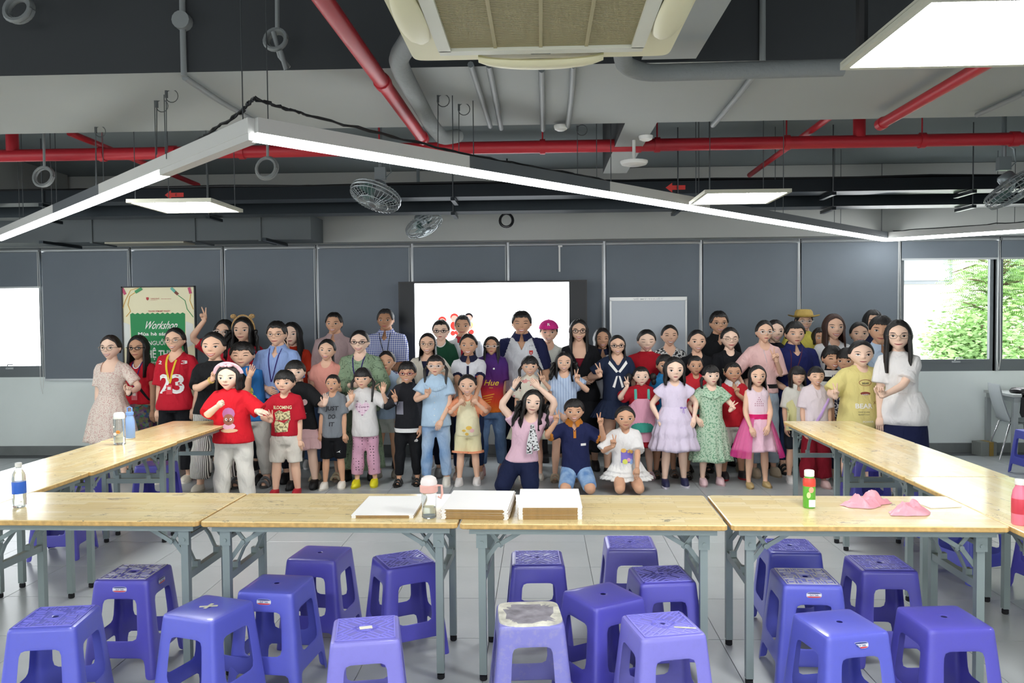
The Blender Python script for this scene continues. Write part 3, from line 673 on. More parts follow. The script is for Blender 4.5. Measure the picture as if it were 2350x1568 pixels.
# ------------------------------------------------------------ tables
def wood_mat():
    m = mat('rubber_wood_top', '#e0c48c', .17, coat=.35); nt = m.node_tree; b = nt.nodes['Principled BSDF']
    tc = N(nt, 'TexCoord'); O = tc.outputs['Object']; oi = N(nt, 'ObjectInfo')
    off = N(nt, 'VectorMath', operation='ADD'); nt.links.new(O, off.inputs[0])
    cmb = N(nt, 'CombineXYZ'); nt.links.new(math_(nt, 'MULTIPLY', oi.outputs['Random'], 37.3), cmb.inputs[0]); nt.links.new(math_(nt, 'MULTIPLY', oi.outputs['Random'], 11.9), cmb.inputs[1]); nt.links.new(cmb.outputs[0], off.inputs[1])
    P = off.outputs[0]
    br = N(nt, 'TexBrick'); br.inputs['Scale'].default_value = 1; br.inputs['Brick Width'].default_value = .32; br.inputs['Row Height'].default_value = .045; br.inputs['Mortar Size'].default_value = .0006
    br.inputs['Color1'].default_value = (*hx('#fbe9b4'), 1); br.inputs['Color2'].default_value = (*hx('#f0d596'), 1); br.inputs['Mortar'].default_value = (*hx('#cdaf78'), 1)
    nt.links.new(P, br.inputs['Vector'])
    mp = N(nt, 'Mapping'); mp.inputs['Scale'].default_value = (3, 40, 40); nt.links.new(P, mp.inputs[0])
    gn = N(nt, 'TexNoise'); gn.inputs['Scale'].default_value = 1.5; gn.inputs['Detail'].default_value = 5; nt.links.new(mp.outputs[0], gn.inputs['Vector'])
    c = mixc(nt, math_(nt, 'MULTIPLY', gn.outputs['Fac'], .22), br.outputs['Color'], hx('#d8bb84'))
    # old paint smears and pen scribbles
    mp2 = N(nt, 'Mapping'); mp2.inputs['Scale'].default_value = (1, 2.6, 1); nt.links.new(P, mp2.inputs[0])
    s1 = N(nt, 'TexNoise'); s1.inputs['Scale'].default_value = 7; s1.inputs['Detail'].default_value = 8; s1.inputs['Roughness'].default_value = .7; s1.inputs['Distortion'].default_value = 1.2; nt.links.new(mp2.outputs[0], s1.inputs['Vector'])
    c = mixc(nt, math_(nt, 'MULTIPLY', math_(nt, 'GREATER_THAN', s1.outputs['Fac'], .625), .6), c, hx('#5f6468'))
    s2 = N(nt, 'TexNoise'); s2.inputs['Scale'].default_value = 3.2; s2.inputs['Detail'].default_value = 9; s2.inputs['Roughness'].default_value = .75; nt.links.new(P, s2.inputs['Vector'])
    d = math_(nt, 'ABSOLUTE', math_(nt, 'SUBTRACT', s2.outputs['Fac'], .56))
    c = mixc(nt, math_(nt, 'MULTIPLY', math_(nt, 'LESS_THAN', d, .005), .4), c, hx('#7a5a3c'))
    s3 = N(nt, 'TexNoise'); s3.inputs['Scale'].default_value = 2.0; s3.inputs['Detail'].default_value = 4; nt.links.new(P, s3.inputs['Vector'])
    mr = N(nt, 'MapRange'); mr.inputs[1].default_value = .45; mr.inputs[2].default_value = .7; mr.inputs[4].default_value = .15; nt.links.new(s3.outputs['Fac'], mr.inputs[0])
    c = mixc(nt, mr.outputs[0], c, hx('#f2ead0'))
    nt.links.new(c, b.inputs['Base Color'])
    r2 = N(nt, 'MapRange'); r2.inputs[3].default_value = .1; r2.inputs[4].default_value = .34; nt.links.new(s2.outputs['Fac'], r2.inputs[0]); nt.links.new(r2.outputs[0], b.inputs['Roughness'])
    return m
M_wood = wood_mat(); M_edge = mat('plywood_edge', '#cba666', .5, var=.25, vscale=30)
M_steel = mat('table_frame_steel', '#8d9a99', .42, .35, bump=.05, bscale=30); M_cap = mat('rubber_cap', '#15161a', .7)
M_bolt = mat('bolt', '#a8b0b0', .35, .6)
TZ = .752
def make_table():
    r = empty('folding_table')
    t = MB(); L, D, th, ch = 1.2, .6, .026, .012
    def ring(z, i): 
        P = []
        for sx, sy in ((-1, -1), (1, -1), (1, 1), (-1, 1)):
            x, y = sx*(L/2-.002-i), sy*(D/2-.002-i)
            a, b = ((x, y-sy*ch), (x-sx*ch, y)) if sx*sy > 0 else ((x-sx*ch, y), (x, y-sy*ch))
            P += [(*a, z), (*b, z)]
        return P
    # order so the outline runs round
    def outline(z, i):
        x, y = L/2-.001-i, D/2-.001-i
        return [(-x+ch, -y, z), (x-ch, -y, z), (x, -y+ch, z), (x, y-ch, z), (x-ch, y, z), (-x+ch, y, z), (-x, y-ch, z), (-x, -y+ch, z)]
    R = [outline(TZ-th, .003), outline(TZ-th+.004, 0), outline(TZ-.004, 0), outline(TZ, .004)]
    V = [p for q in R for p in q]; F = [tuple(range(8))[::-1], tuple(range(24, 32))]; M = [1, 0]
    for i in range(3):
        for j in range(8): F.append((i*8+j, i*8+(j+1) % 8, (i+1)*8+(j+1) % 8, (i+1)*8+j)); M.append(0 if i == 2 else 1)
    t.add(V, F, M); t.build('table_top', [M_wood, M_edge], r)
    f = MB(); zr = TZ-th-.0155
    for y in (-.25, .25): f.box((0, y, zr), (1.12, .025, .03))
    for x in (-.548, .548): f.box((x, 0, zr), (.025, .475, .03))
    f.box((0, 0, zr), (.025, .475, .03)); f.build('frame_rail', M_steel, r)
    for sx in (-1, 1):
        xl_ = sx*.505
        for sy in (-1, 1):
            g = MB(); g.box((xl_, sy*.222, (zr-.015+.02)/2+.01), (.034, .034, zr-.015-.022)); g.box((xl_+sx*.0, sy*.243, zr-.05), (.05, .006, .07))
            g.tube([(xl_, sy*.243, zr-.06), (xl_, sy*.252, zr-.06)], .009, 8)
            lg = g.build('leg', M_steel, r); c = MB(); c.lathe([(.014, 0), (.018, .004), (.018, .024)], (xl_, sy*.222, 0), 12); c.build('foot_cap', M_cap, lg, 40)
            br = MB(); br.bar((xl_-sx*.005, sy*.20, .545), (xl_-sx*.075, sy*.20, .64), .02, .008, up=(0, 1, 0)); br.bar((xl_-sx*.075, sy*.212, .632), (xl_-sx*.19, sy*.212, zr-.01), .02, .008, up=(0, 1, 0))
            br.bar((xl_-sx*.09, sy*.2, .62), (xl_-sx*.03, sy*.205, zr-.01), .018, .006, up=(0, 1, 0))
            br.tube([(xl_-sx*.075, sy*.19, .636), (xl_-sx*.075, sy*.226, .636)], .011, 8); br.build('brace', M_steel, r)
        cb = MB(); cb.box((xl_, 0, .47), (.028, .408, .035)); cb.box((xl_, 0, .655), (.02, .408, .02)); cb.build('cross_bar', M_steel, r)
        for sy in (-1, 1):
            hg = MB(); hg.bar((xl_, sy*.12, .49), (xl_-sx*.04, sy*.12, .58), .022, .01); hg.bar((xl_-sx*.04, sy*.12, .58), (xl_-sx*.13, sy*.12, zr-.01), .022, .01); hg.box((xl_, sy*.12, .50), (.03, .03, .03)); hg.build('hinge_strut', M_steel, r)
    return r
tb0 = make_table(); used = False
def put_table(x, y, rz, lab, dz=0):
    global used
    t = tb0 if not used else copy_tree(tb0); used = True
    t.location = (x, y, dz); t.rotation_euler = (0, 0, rz); tag(t, lab, 'table', 'wood-topped folding tables set in a U')
fa = -.0242
for k, (x, y, lab) in enumerate(((-2.205, 3.648, 'folding table of the front row, leftmost, cut by the left picture edge'), (-.994, 3.615, 'folding table of the front row, second from left, under the first stack of boards'), (.216, 3.5775, 'folding table of the front row, third from left, under the two thicker stacks of boards'), (1.432, 3.552, 'folding table of the front row, right end, with pink plastic bags on it'))):
    put_table(x-.3*sin(fa), y+.3, fa, lab)
for x, y, rz, lab in ((-3.095, 4.225, 0, 'folding table of the left row nearest the camera, glaring white with window light'), (-3.085, 5.425, .012, 'folding table of the left row, middle one, with two water bottles at its far end'), (-3.10, 6.63, -.02, 'folding table of the left row, farthest, its end behind the girl in red')): put_table(x, y, pi/2+rz, lab)
for x, y, lab in ((2.345, 4.03, 'folding table of the right row nearest the camera, at the right picture edge'), (2.362, 5.232, 'folding table of the right row, middle one'), (2.380, 6.434, 'folding table of the right row, farthest, in front of the girl with the purple strap')): put_table(x, y, pi/2-.0146, lab)

# ------------------------------------------------------------ stools
def stool_mat(name, col, dirt=0, rough=.33):
    m = mat(name, col, rough, spec=.6, coat=.25); nt = m.node_tree; b = nt.nodes['Principled BSDF']
    tc = N(nt, 'TexCoord'); n = N(nt, 'TexNoise'); n.inputs['Scale'].default_value = 22; n.inputs['Detail'].default_value = 7; n.inputs['Roughness'].default_value = .7; nt.links.new(tc.outputs['Object'], n.inputs['Vector'])
    mr = N(nt, 'MapRange'); mr.inputs[1].default_value = .5; mr.inputs[2].default_value = .8; mr.inputs[4].default_value = .12+dirt*.6; nt.links.new(n.outputs['Fac'], mr.inputs[0])
    nt.links.new(mixc(nt, mr.outputs[0], hx(col), hx('#5f5c74' if not dirt else '#b9b3a6')), b.inputs['Base Color'])
    return m
SM = {'a': stool_mat('stool_violet', '#5652b8'), 'b': stool_mat('stool_light_violet', '#7f7bd2'), 'c': stool_mat('stool_blue_violet', '#5d63ca'), 'd': stool_mat('stool_dirty_violet', '#7d7cc4', .5)}
M_rel = mat('stool_relief_light', '#a9a6ee', .35); M_rel2 = mat('stool_relief_worn', '#b8b8c4', .4); M_seatdark = mat('stool_seat_worn', '#4a4886', .25)
SH = .46
def stool_shell():
    """one moulded shell: tapering square body with a window and a foot arch in each side"""
    T_, B_ = .132, .178                       # half widths at top and foot
    Z = [0, .035, .10, .115, .165, .18, .24, .33, .372, .40, .43, .452]
    S = [-1, -.80, -.62, -.45, 0, .45, .62, .80, 1]
    def half(z): return B_+(T_-B_)*(z/.452)
    def ringpts(z):
        h = half(z); P = []
        cr = .90                               # corner rounding
        side = [(-cr, -1), (-.74, -1), (-.56, -1), (-.28, -1), (0, -1), (.28, -1), (.56, -1), (.74, -1), (cr, -1)]
        for k in range(4):
            for (x, y) in side:
                for _ in range(k): x, y = -y, x
                P.append((x*h, y*h, z))
            x, y = .965, -.965
            for _ in range(k): x, y = -y, x
            P.append((x*h, y*h, z))
        return P
    n = 40; V = []; F = []
    for z in Z: V += ringpts(z)
    for i in range(len(Z)-1):
        zc = (Z[i]+Z[i+1])/2
        for j in range(n):
            s = j % 10
            win = .18 < zc < .372 and s in (2, 3, 4, 5)
            foot = zc < .10 and s in (1, 2, 3, 4, 5, 6)
            if zc < .035: foot = s in (1, 2, 3, 4, 5, 6)
            if win or foot: continue
            F.append((i*n+j, i*n+(j+1) % n, (i+1)*n+(j+1) % n, (i+1)*n+j))
    # seat: rings inward to a centre hole
    b0 = (len(Z)-1)*n; last = [b0+j for j in range(n)]
    for q, z in ((.955, SH-.0015), (.6, SH), (.2, SH), (.07, SH-.0005)):
        base = len(V)
        for (x, y, _) in ringpts(.452):
            if q < .3:
                a = atan2(y, x); rr = T_*q*1.2; x, y = rr*cos(a), rr*sin(a)
                V.append((x, y, z))
            else: V.append((x*q, y*q, z))
        nw = [base+j for j in range(n)]
        for j in range(n): F.append((last[j], last[(j+1) % n], nw[(j+1) % n], nw[j]))
        last = nw
    me = bpy.data.meshes.new('t'); me.from_pydata(V, [], F)
    def mods(o):
        s = o.modifiers.new('s', 'SOLIDIFY'); s.thickness = .0035; s.offset = -1
        d = o.modifiers.new('d', 'SUBSURF'); d.levels = 1; d.render_levels = 1
    V, F = evaluate(me, mods); bpy.data.meshes.remove(me)
    m = MB(); m.V = [tuple(v) for v in V]; m.F = F; m.M = [0]*len(F); return m
shell = stool_shell()
def strips(mb, pts, w=.0045, z=SH, h=.0016):
    for a, b in zip(pts[:-1], pts[1:]):
        d = Vector((b[0]-a[0], b[1]-a[1], 0)); d = d.normalized()*w*.5 if d.length else d
        mb.bar((a[0]-d.x, a[1]-d.y, z+h/2-.0005), (b[0]+d.x, b[1]+d.y, z+h/2-.0005), w, h+.001, up=(0, 0, 1))
key = MB()
for q in range(4):
    R4 = Matrix.Rotation(q*pi/2, 3, 'Z')
    for pl in ([(-.112, -.112), (.112, -.112)], [(-.03, -.03), (.03, -.03)], [(-.10, -.10), (-.072, -.10), (-.072, -.072), (-.10, -.072), (-.10, -.10)],
               [(-.058, -.104), (-.058, -.058), (-.036, -.058), (-.036, -.09), (-.012, -.09), (-.012, -.05), (.012, -.05), (.012, -.104)], [(.034, -.104), (.034, -.062), (.058, -.062), (.058, -.09)],
               [(-.104, -.045), (-.06, -.045), (-.06, -.02)], [(-.085, -.025), (-.085, .01), (-.045, .01), (-.045, -.03)]):
        strips(key, [tuple((R4 @ Vector((*p, 0))).xy) for p in pl])
dia = MB()
for q in range(4):
    R4 = Matrix.Rotation(q*pi/2, 3, 'Z')
    for pl in ([(-.112, -.112), (.112, -.112)], [(-.108, -.06), (-.05, 0), (0, -.05), (.05, 0)], [(-.108, -.085), (-.0, .02)], [(-.06, -.108), (.0, -.05)], [(-.085, -.108), (-.02, -.045)], [(-.108, -.108), (-.07, -.07)], [(-.108, -.03), (-.08, -.0), (-.108, .03)], [(-.03, -.03), (0, -.016), (.03, -.03)], [(-.09, -.05), (-.05, -.09)]):
        strips(dia, [tuple((R4 @ Vector((*p, 0))).xy) for p in pl], .006)
M_lab = [mat('sticker_white', '#dfe2ea', .3), mat('sticker_red', '#cc3344', .3), mat('sticker_navy', '#2a3a80', .3)]
def sticker(torn=False):
    s = MB(); y0 = -.1365; z0 = .418; tl = .045/.452   # follows the slope of the apron
    def P(x, z, o): return (x, y0-(z0-z)*-tl*-1-o if False else y0-(z0-z)*tl*1.0-o, z)
    def ov(w, h, za, zb, mi, o):
        pts = []
        for i in range(24):
            a = 2*pi*i/24; x = w*math.copysign(abs(cos(a))**.5, cos(a)); z = h*math.copysign(abs(sin(a))**.6, sin(a))
            pts.append((x, z0+min(max(z, za), zb)))
        if torn: pts = [(max(x, -w*.3+(z-z0)*-1.2-.002), z) if x < -w*.1 else (x, z) for x, z in pts]
        s.add([P(x, z, o) for x, z in pts], [tuple(range(24))], mi)
    ov(.034, .0125, -1, 1, 0, .0012); ov(.0325, .0115, -1, -.006, 1, .0016); ov(.0325, .0115, .006, 1, 2, .0016)
    if True:
        V, F = text('DUY TAN'); W = V[:, 0].max(); k = .038/W
        s.add([P(-.019+v[0]*k+(.003 if torn else 0), z0-.0045+v[1]*k*1.3, .0018) for v in V], F, 2)
    return s
stk, stk_t = sticker(), sticker(True)
protos = {}
def stool_px(cs, kind, tone, lab, stick=None, extra=None, hole=None):
    P = [atp(*c, SH) for c in cs]; x = sum(p[0] for p in P)/4; y = sum(p[1] for p in P)/4
    e = (P[1][0]-P[0][0]+P[2][0]-P[3][0], P[1][1]-P[0][1]+P[2][1]-P[3][1]); rz = atan2(e[1], e[0])
    return stool(x, y, rz, kind, tone, lab, stick, extra)
def stool(x, y, rz, kind, tone, lab, stick=None, extra=None):
    k = tone
    r = empty('plastic_stool', (x, y, 0), rz)
    if k not in protos: protos[k] = shell.build('stool_body', SM[k], r, 35).data
    else: o = bpy.data.objects.new('stool_body', protos[k]); COL.objects.link(o); o.parent = r
    if kind != 'plain':
        kk = ('rel', kind)
        src = {'key': key, 'keyw': key, 'dia': dia}[kind]
        if kk not in protos: o = src.build('seat_pattern', {'key': mat('rel_k', '#8482e0', .3), 'keyw': M_rel2, 'dia': mat('rel_d', '#918eea', .3)}[kind], r); protos[kk] = o.data
        else: o = bpy.data.objects.new('seat_pattern', protos[kk]); COL.objects.link(o); o.parent = r
    if stick is not None:
        for q in stick if isinstance(stick, tuple) else (stick,):
            kk = ('st', extra == 'torn')
            if kk not in protos: o = (stk_t if extra == 'torn' else stk).build('sticker', M_lab, r); protos[kk] = o.data
            else: o = bpy.data.objects.new('sticker', protos[kk]); COL.objects.link(o); o.parent = r
            o.rotation_euler = (0, 0, q*pi/2)
            o['label'] = 'small white, red and blue maker sticker'
    if extra == 'cross':
        b = MB(); b.box((0, 0, SH+.001), (.075, .014, .001), .5); b.box((0, 0, SH+.0017), (.06, .014, .001), 1.7); b.build('tape_cross', mat('tape', '#c9c9b4', .5), r)
    if extra == 'scrap':
        b = MB(); b.box((0, .0, SH+.0018), (.05, .028, .001), .12); b.build('paper_scrap', mat('paper_scrap', '#e8e6d8', .6), r)
    if extra == 'tape':
        b = MB(); b.box((.07, -.06, SH+.002), (.085, .012, .001), -.35); b.build('tape_strip', MATS.get('tape') or mat('tape', '#c9c9b4', .5), r)
    if extra == 'peel':
        b = MB(); rd = random.Random(8); m = 40
        A = [((.128+.0*rd.random())*math.copysign(abs(cos(2*pi*i/m))**.35, cos(2*pi*i/m)), .128*math.copysign(abs(sin(2*pi*i/m))**.35, sin(2*pi*i/m)), SH+.002) for i in range(m)]
        B = [(a_[0]*q, a_[1]*q-.01, SH+.0022) for a_, q in zip(A, [rd.uniform(.62, .88) for _ in range(m)])]
        C_ = [(a_[0]*1.04, a_[1]*1.04, SH-.022-rd.uniform(0, .008)) for a_ in A]
        b.loft([C_, A, B], caps=False); b.build('peeling_cover', mat('peeling_cover', '#cfcdc0', .6, var=.3, vscale=25), r, 50)
        b = MB(); b.rings_z([(SH+.0008, .118, .118, 0, 0), (SH+.0012, .117, .117, 0, 0)], 24, p=6); b.build('glue_residue', mat('glue_residue', '#8f8b94', .5, var=.4, vscale=18), r)
    if extra == 'paint':
        b = MB(); b.ell((-.10, -.150, .31), (.006, .003, .008), 8, 5); b.ell((.02, -.153, .30), (.004, .002, .005), 8, 5); b.build('paint_spot', mat('paint_olive', '#8a9438'), r)
    tag(r, lab, 'stool', 'violet plastic stools')
    return r
A_ = lambda *p: [(q[0]/3.752, 1150+q[1]/3.752) for q in p]
B_ = lambda *p: [(500+q[0]/3.752, 1150+q[1]/3.752) for q in p]
C_ = lambda *p: [(1050+q[0]/3.752, 1150+q[1]/3.752) for q in p]
D_ = lambda *p: [(1600+q[0]/3.133, 1150+q[1]/3.133) for q in p]
stool_px(A_((55, 1110), (660, 1075), (860, 890), (320, 905)), 'key', 'c', 'violet stool in the bottom left corner with a maze pattern and hole in the seat')
stool_px(A_((800, 690), (1300, 685), (1480, 535), (1020, 530)), 'keyw', 'a', 'worn dark-seated violet stool with two stickers, behind the bottom left corner stool', (0, 1))
stool_px(A_((1415, 965), (1830, 1020), (2170, 860), (1760, 800)), 'plain', 'c', 'violet stool turned at an angle with a cross of tape on its smooth seat', None, 'cross')
stool_px(B_((180, 775), (640, 790), (820, 640), (380, 620)), 'plain', 'c', 'violet stool with a front sticker, right of the tape-cross stool', 0)
stool_px(B_((580, 495), (1010, 510), (1160, 390), (760, 375)), 'plain', 'a', 'dusty smooth violet stool under the front table, left of the glossy diamond one')
stool_px(B_((1330, 475), (1450, 585), (1890, 520), (1740, 415))[0:1]+B_((1450, 585), (1890, 520), (1740, 415)), 'dia', 'a', 'turned violet stool with a glossy dark diamond-pattern seat, beside the middle table leg', 3)
stool_px(B_((965, 1215), (1575, 1170), (1550, 985), (1000, 1020)), 'dia', 'b', 'pale violet stool with a scrap of paper on its diamond seat', None, 'scrap')
stool_px(C_((460, 555), (930, 545), (900, 425), (460, 425)), 'dia', 'a', 'violet stool right of the middle table legs, its diamond seat glinting cyan')
stool_px(C_((1265, 415), (1710, 410), (1690, 300), (1270, 292)), 'dia', 'b', 'farthest of the centre stools, with a pale diamond-pattern seat')
stool_px(C_((1570, 710), (2055, 690), (1920, 550), (1480, 565)), 'dia', 'a', 'violet stool with a diamond seat just in front of the farthest centre stool')
stool_px(C_((915, 765), (1190, 915), (1605, 830), (1310, 690)), 'plain', 'a', 'smooth violet stool turned cornerwise with a hole in its seat, centre of the group')
stool_px(C_((365, 1075), (925, 1050), (860, 870), (330, 880)), 'plain', 'd', 'dirty violet stool with a peeling cream cover on its seat', None, 'peel')
stool_px(C_((1600, 1180), (2140, 1140), (1920, 940), (1410, 985)), 'dia', 'b', 'pale violet stool with a strip of tape on its diamond seat corner', None, 'tape')
stool_px(D_((495, 365), (885, 370), (810, 270), (470, 265)), 'key', 'c', 'violet stool with a pale maze pattern, half under the front table on the right')
stool_px(D_((600, 600), (1040, 605), (930, 485), (540, 480)), 'keyw', 'c', 'violet stool with a grey-white maze pattern and front sticker, in the right group', 0)
stool_px(D_((1175, 495), (1585, 500), (1440, 390), (1065, 388)), 'key', 'a', 'glossy violet stool with a faint maze pattern, farthest right in the front group')
stool_px(D_((935, 975), (1360, 935), (1120, 765), (690, 800)), 'plain', 'c', 'violet stool with a torn sticker and smooth holed seat, bottom right', 0, 'torn')
stool_px(D_((1680, 925), (2125, 915), (1880, 740), (1430, 750)), 'plain', 'a', 'plain glossy violet stool nearest the bottom right corner')
for x, y, rz, tn, lab in ((-3.46, 5.62, .1, 'a', 'violet stool under the left row of tables, seen below the front table'), (-3.30, 6.72, .05, 'a', 'violet stool under the far left table, nearer its leg'), (-3.60, 6.2, .3, 'a', 'violet stool sticking out on the wall side of the left tables'),
                          (2.72, 6.85, 0, 'a', 'violet stool under the far right table'), (3.02, 6.3, .3, 'a', 'violet stool on the wall side of the right tables, farthest'), (2.80, 5.72, .2, 'c', 'violet stool under the middle table of the right row'),
                          (2.72, 5.2, .35, 'c', 'violet stool leaning towards the right table leg, below the pink bags'), (3.05, 4.86, .15, 'a', 'violet stool at the right edge under the near right table')):
    stool(x, y, rz, 'plain', tn, lab)
stool(5.06, 8.42, .03, 'plain', 'c', 'violet stool standing alone by the desk at the right wall side')

# ------------------------------------------------------------ desk, chair and things at the right
M_desk = mat('desk_steel', '#a4aaaa', .45, .2)
r = empty('desk', (5.85, 9.24, 0)); tag(r, 'grey steel desk cut by the right picture edge', 'desk')
MB().box((.2, .2, .74), (1.6, .6, .03)).build('desk_top', mat('desk_top_grey', '#aeb2b0', .4), r)
MB().box((.2, .2, .695), (1.56, .56, .05)).build('apron', M_desk, r)
for x in (-.565, .96):
    for y in (-.07, .47): MB().box((x, y, .335), (.05, .05, .67)).build('leg', M_desk, r)
r = empty('shell_chair', (5.42, 9.38, 0), radians(80)); tag(r, 'white moulded chair with chrome legs behind the desk', 'chair')
M_chw = mat('chair_white', '#c9d0d2', .35); M_chr = mat('chrome', '#c8c8c8', .18, .9)
s = MB(); rg = []
for t in range(15):
    u = t/14
    if u < .45: y = -.22+u/.45*.36; z = .44-.02*sin(pi*u/.45); w = .21
    else: q = (u-.45)/.55; y = .14+.05*sin(q*pi/2)+.07*q; z = .44+.42*q**1.1; w = .21-.02*q
    if u > .93: w *= .9
    if u > .45 and u < .55: z += .0
    rg.append([(-w+2*w*k/10, y+.03*(abs(k-5)/5)**2*(-1 if u > .45 else 0), z+(.02*(abs(k-5)/5)**2 if u < .45 else 0)) for k in range(11)])
s.loft(rg, closed=False, caps=False); low = [[(p[0], p[1]+(.0 if i < 6 else .012), p[2]-(.012 if i < 7 else .0)) for p in g] for i, g in enumerate(rg)]
s.loft(low, closed=False, caps=False); s.build('seat_shell', M_chw, r, 60)
for sx in (-1, 1):
    g = MB(); g.tube([(sx*.2, -.2, .01), (sx*.16, -.14, .41), (sx*.15, 0, .425), (sx*.16, .12, .41), (sx*.21, .24, .01)], .011, 8); g.build('leg', M_chr, r, 60)
MB().tube([(-.15, 0, .425), (.15, 0, .425)], .011, 8).build('cross_bar', M_chr, r)
o = MB().box((0, 0, .08), (.2, .16, .16), .15).build('cinder_block', mat('concrete', '#858985', .9, bump=.4, bscale=25)); x, y = atp(2267, 1047, 0); o.location = (x, y+.08, 0); tag(o, 'small grey concrete block on the floor under the white chair', 'block')
tp = MB().box((.03, -.0, .08), (.05, .166, .163), .15).build('tape_band', mat('tape_yellow', '#9a7c36', .5), o)
b = MB(); rd = random.Random(4)
for i in range(5): b.ell((-.32+.1*i, .02+rd.uniform(-.02, .03), .79+rd.uniform(-.01, .015)), (.11, .10, .035), 14, 8)
bg_ = remesh(b, .012); bg_.V = [(v[0], v[1], v[2]+.006*sin(v[0]*70+v[1]*40)) for v in bg_.V]; o = bg_.build('handbag', mat('black_leather', '#1b181c', .35, bump=.3, bscale=30), None, 60); o.location = (5.75, 9.32, 0); tag(o, 'crumpled black bag lying on the grey desk', 'bag')
MB().prism([(-.40, .78), (-.42, .55), (-.40, .50), (-.28, .52), (-.22, .60), (-.30, .70), (-.30, .78)], -.18, -.165).build('hanging_flap', MATS['black_leather'], o)
MB().tube([(-.05, -.2, .8), (.0, -.24, .7), (-.04, -.24, .55), (.02, -.25, .5)], .012, 6, flat=.4).build('strap', mat('brown_strap', '#5a3f3a', .6), o, 60)
b = MB(); b.prism([(-.2, .79), (-.02, .875), (.22, .8), (.0, .79)], -.1, .12); o = b.build('cloth_hat', mat('cream_cloth', '#ddd8b4', .8)); o.location = (5.98, 9.25, 0); tag(o, 'folded cream cloth resting on the black bag', 'cloth')

# ------------------------------------------------------------ things on the tables
M_bt = mat('board_white', '#f8f7f4', .55); M_be = mat('cardboard_edge', '#9a7a48', .8, var=.15, vscale=40)
ORD = ('first', 'second', 'third', 'fourth', 'fifth', 'sixth', 'seventh', 'eighth', 'ninth', 'tenth')
def stack(x0px, x1px, yf, yb_, n, th, rz, lab_top, lab_rest, grp, jit):
    z = TZ; A = atp(x0px, yf, z); Bp = atp(x1px, yf, z); w = Bp[0]-A[0]; dp_ = .405; rd = random.Random(n)
    xc, yc = (A[0]+Bp[0])/2, A[1]+dp_/2; me = None
    for i in range(n):
        if me is None:
            b = MB(); h = th-.0006; V = [(sx*w/2, sy*dp_/2, zz_) for zz_ in (0, h) for sx, sy in ((-1, -1), (1, -1), (1, 1), (-1, 1))]
            b.add(V, [(3, 2, 1, 0), (4, 5, 6, 7), (0, 1, 5, 4), (1, 2, 6, 5), (2, 3, 7, 6), (3, 0, 4, 7)], [1, 0, 1, 1, 1, 1])
            for sx in (-1, 1): b.box((sx*(w/2-.012), -dp_/2-.0002, h/2), (.02, .001, h*.9), mi=0)
            o = b.build('canvas_board', [M_bt, M_be]); me = o.data
        else: o = bpy.data.objects.new('canvas_board', me); COL.objects.link(o)
        o.location = (xc+rd.uniform(-jit, jit), yc+rd.uniform(-jit, jit)*.6, z+.0005+i*th); o.rotation_euler = (0, 0, rz+rd.uniform(-.01, .01)*(jit > .002))
        tag(o, lab_top if i == n-1 else (ORD[n-1-i]+' board from the top of '+lab_rest if i else 'lowest board of '+lab_rest), 'board', grp)
stack(806, 950, 1190, 1133, 3, .0046, 0, 'topmost white board of the thin left stack', 'the thin left stack', 'boards in the left stack', .002)
stack(1016, 1172, 1193, 1121, 9, .0052, -.05, 'topmost white board of the middle stack, by the pink cup', 'the uneven middle stack', 'boards in the middle stack', .004)
stack(1189, 1337, 1193, 1117, 11, .0050, 0, 'topmost white board of the tall right stack', 'the neat tall right stack', 'boards in the right stack', .0015)
M_clear = mat('clear_plastic', '#f4f8f8', .04, trans=.92, ior=1.2); M_water = mat('water', '#f2fafa', .02, trans=1, ior=1.15)
def place_px(r, px_, py_, z=TZ): x, y = atp(px_, py_, z); r.location = (x, y, z+.0008)
def bottle(px_, py_, name, lab, cat, parts):
    r = empty(name); place_px(r, px_, py_); tag(r, lab, cat)
    for nm, prof, m in parts: MB().lathe(prof, n=24).build(nm, m, r, 40)
    return r
M_pk = mat('pink_plastic', '#e8b4a8', .35); 
r = bottle(985, 1188, 'water_tumbler', 'clear tumbler with a pink ribbed lid and handle, between the stacks of boards', 'bottle', (('body', [(.030, 0), (.034, .004), (.033, .05), (.037, .1), (.036, .125), (.033, .125), (.031, .01)], M_clear), ('liquid', [(.029, .012), (.029, .05)], M_water), ('lid', [(.036, .118), (.042, .122), (.043, .15), (.038, .155), (.02, .156)], M_pk), ('dome', [(.036, .15), (.040, .165), (.034, .185), (.018, .195), (.004, .197)], mat('frosted_white', '#f0e8e4', .3))))
MB().tube([(.04, 0, .15), (.06, 0, .15), (.062, 0, .11), (.055, 0, .09), (.042, 0, .10)], .006, 8).build('handle', M_pk, r, 60)
r = bottle(45, 1164, 'water_bottle', 'clear plastic water bottle with blue label, standing at the left edge', 'bottle', (('body', [(.026, 0), (.031, .006), (.032, .06), (.032, .15), (.028, .17), (.014, .195), (.013, .205), (.011, .205), (.026, .16), (.028, .01)], M_clear), ('wrap_label', [(.0325, .07), (.0328, .071), (.0328, .128), (.0325, .129)], mat('bottle_blue', '#2f66d0', .35)), ('cap', [(.015, .203), (.0155, .205), (.0155, .222), (.013, .224)], M_white)))
r = bottle(275, 1021, 'water_bottle', 'tall clear water bottle with an orange face sticker, on the left tables', 'bottle', (('body', [(.036, 0), (.042, .005), (.042, .19), (.037, .20), (.034, .20), (.038, .01)], M_clear), ('liquid', [(.036, .012), (.037, .06)], M_water), ('lid', [(.040, .195), (.041, .2), (.040, .225), (.03, .24), (.02, .243)], mat('lid_clear_white', '#e6ecec', .25))))
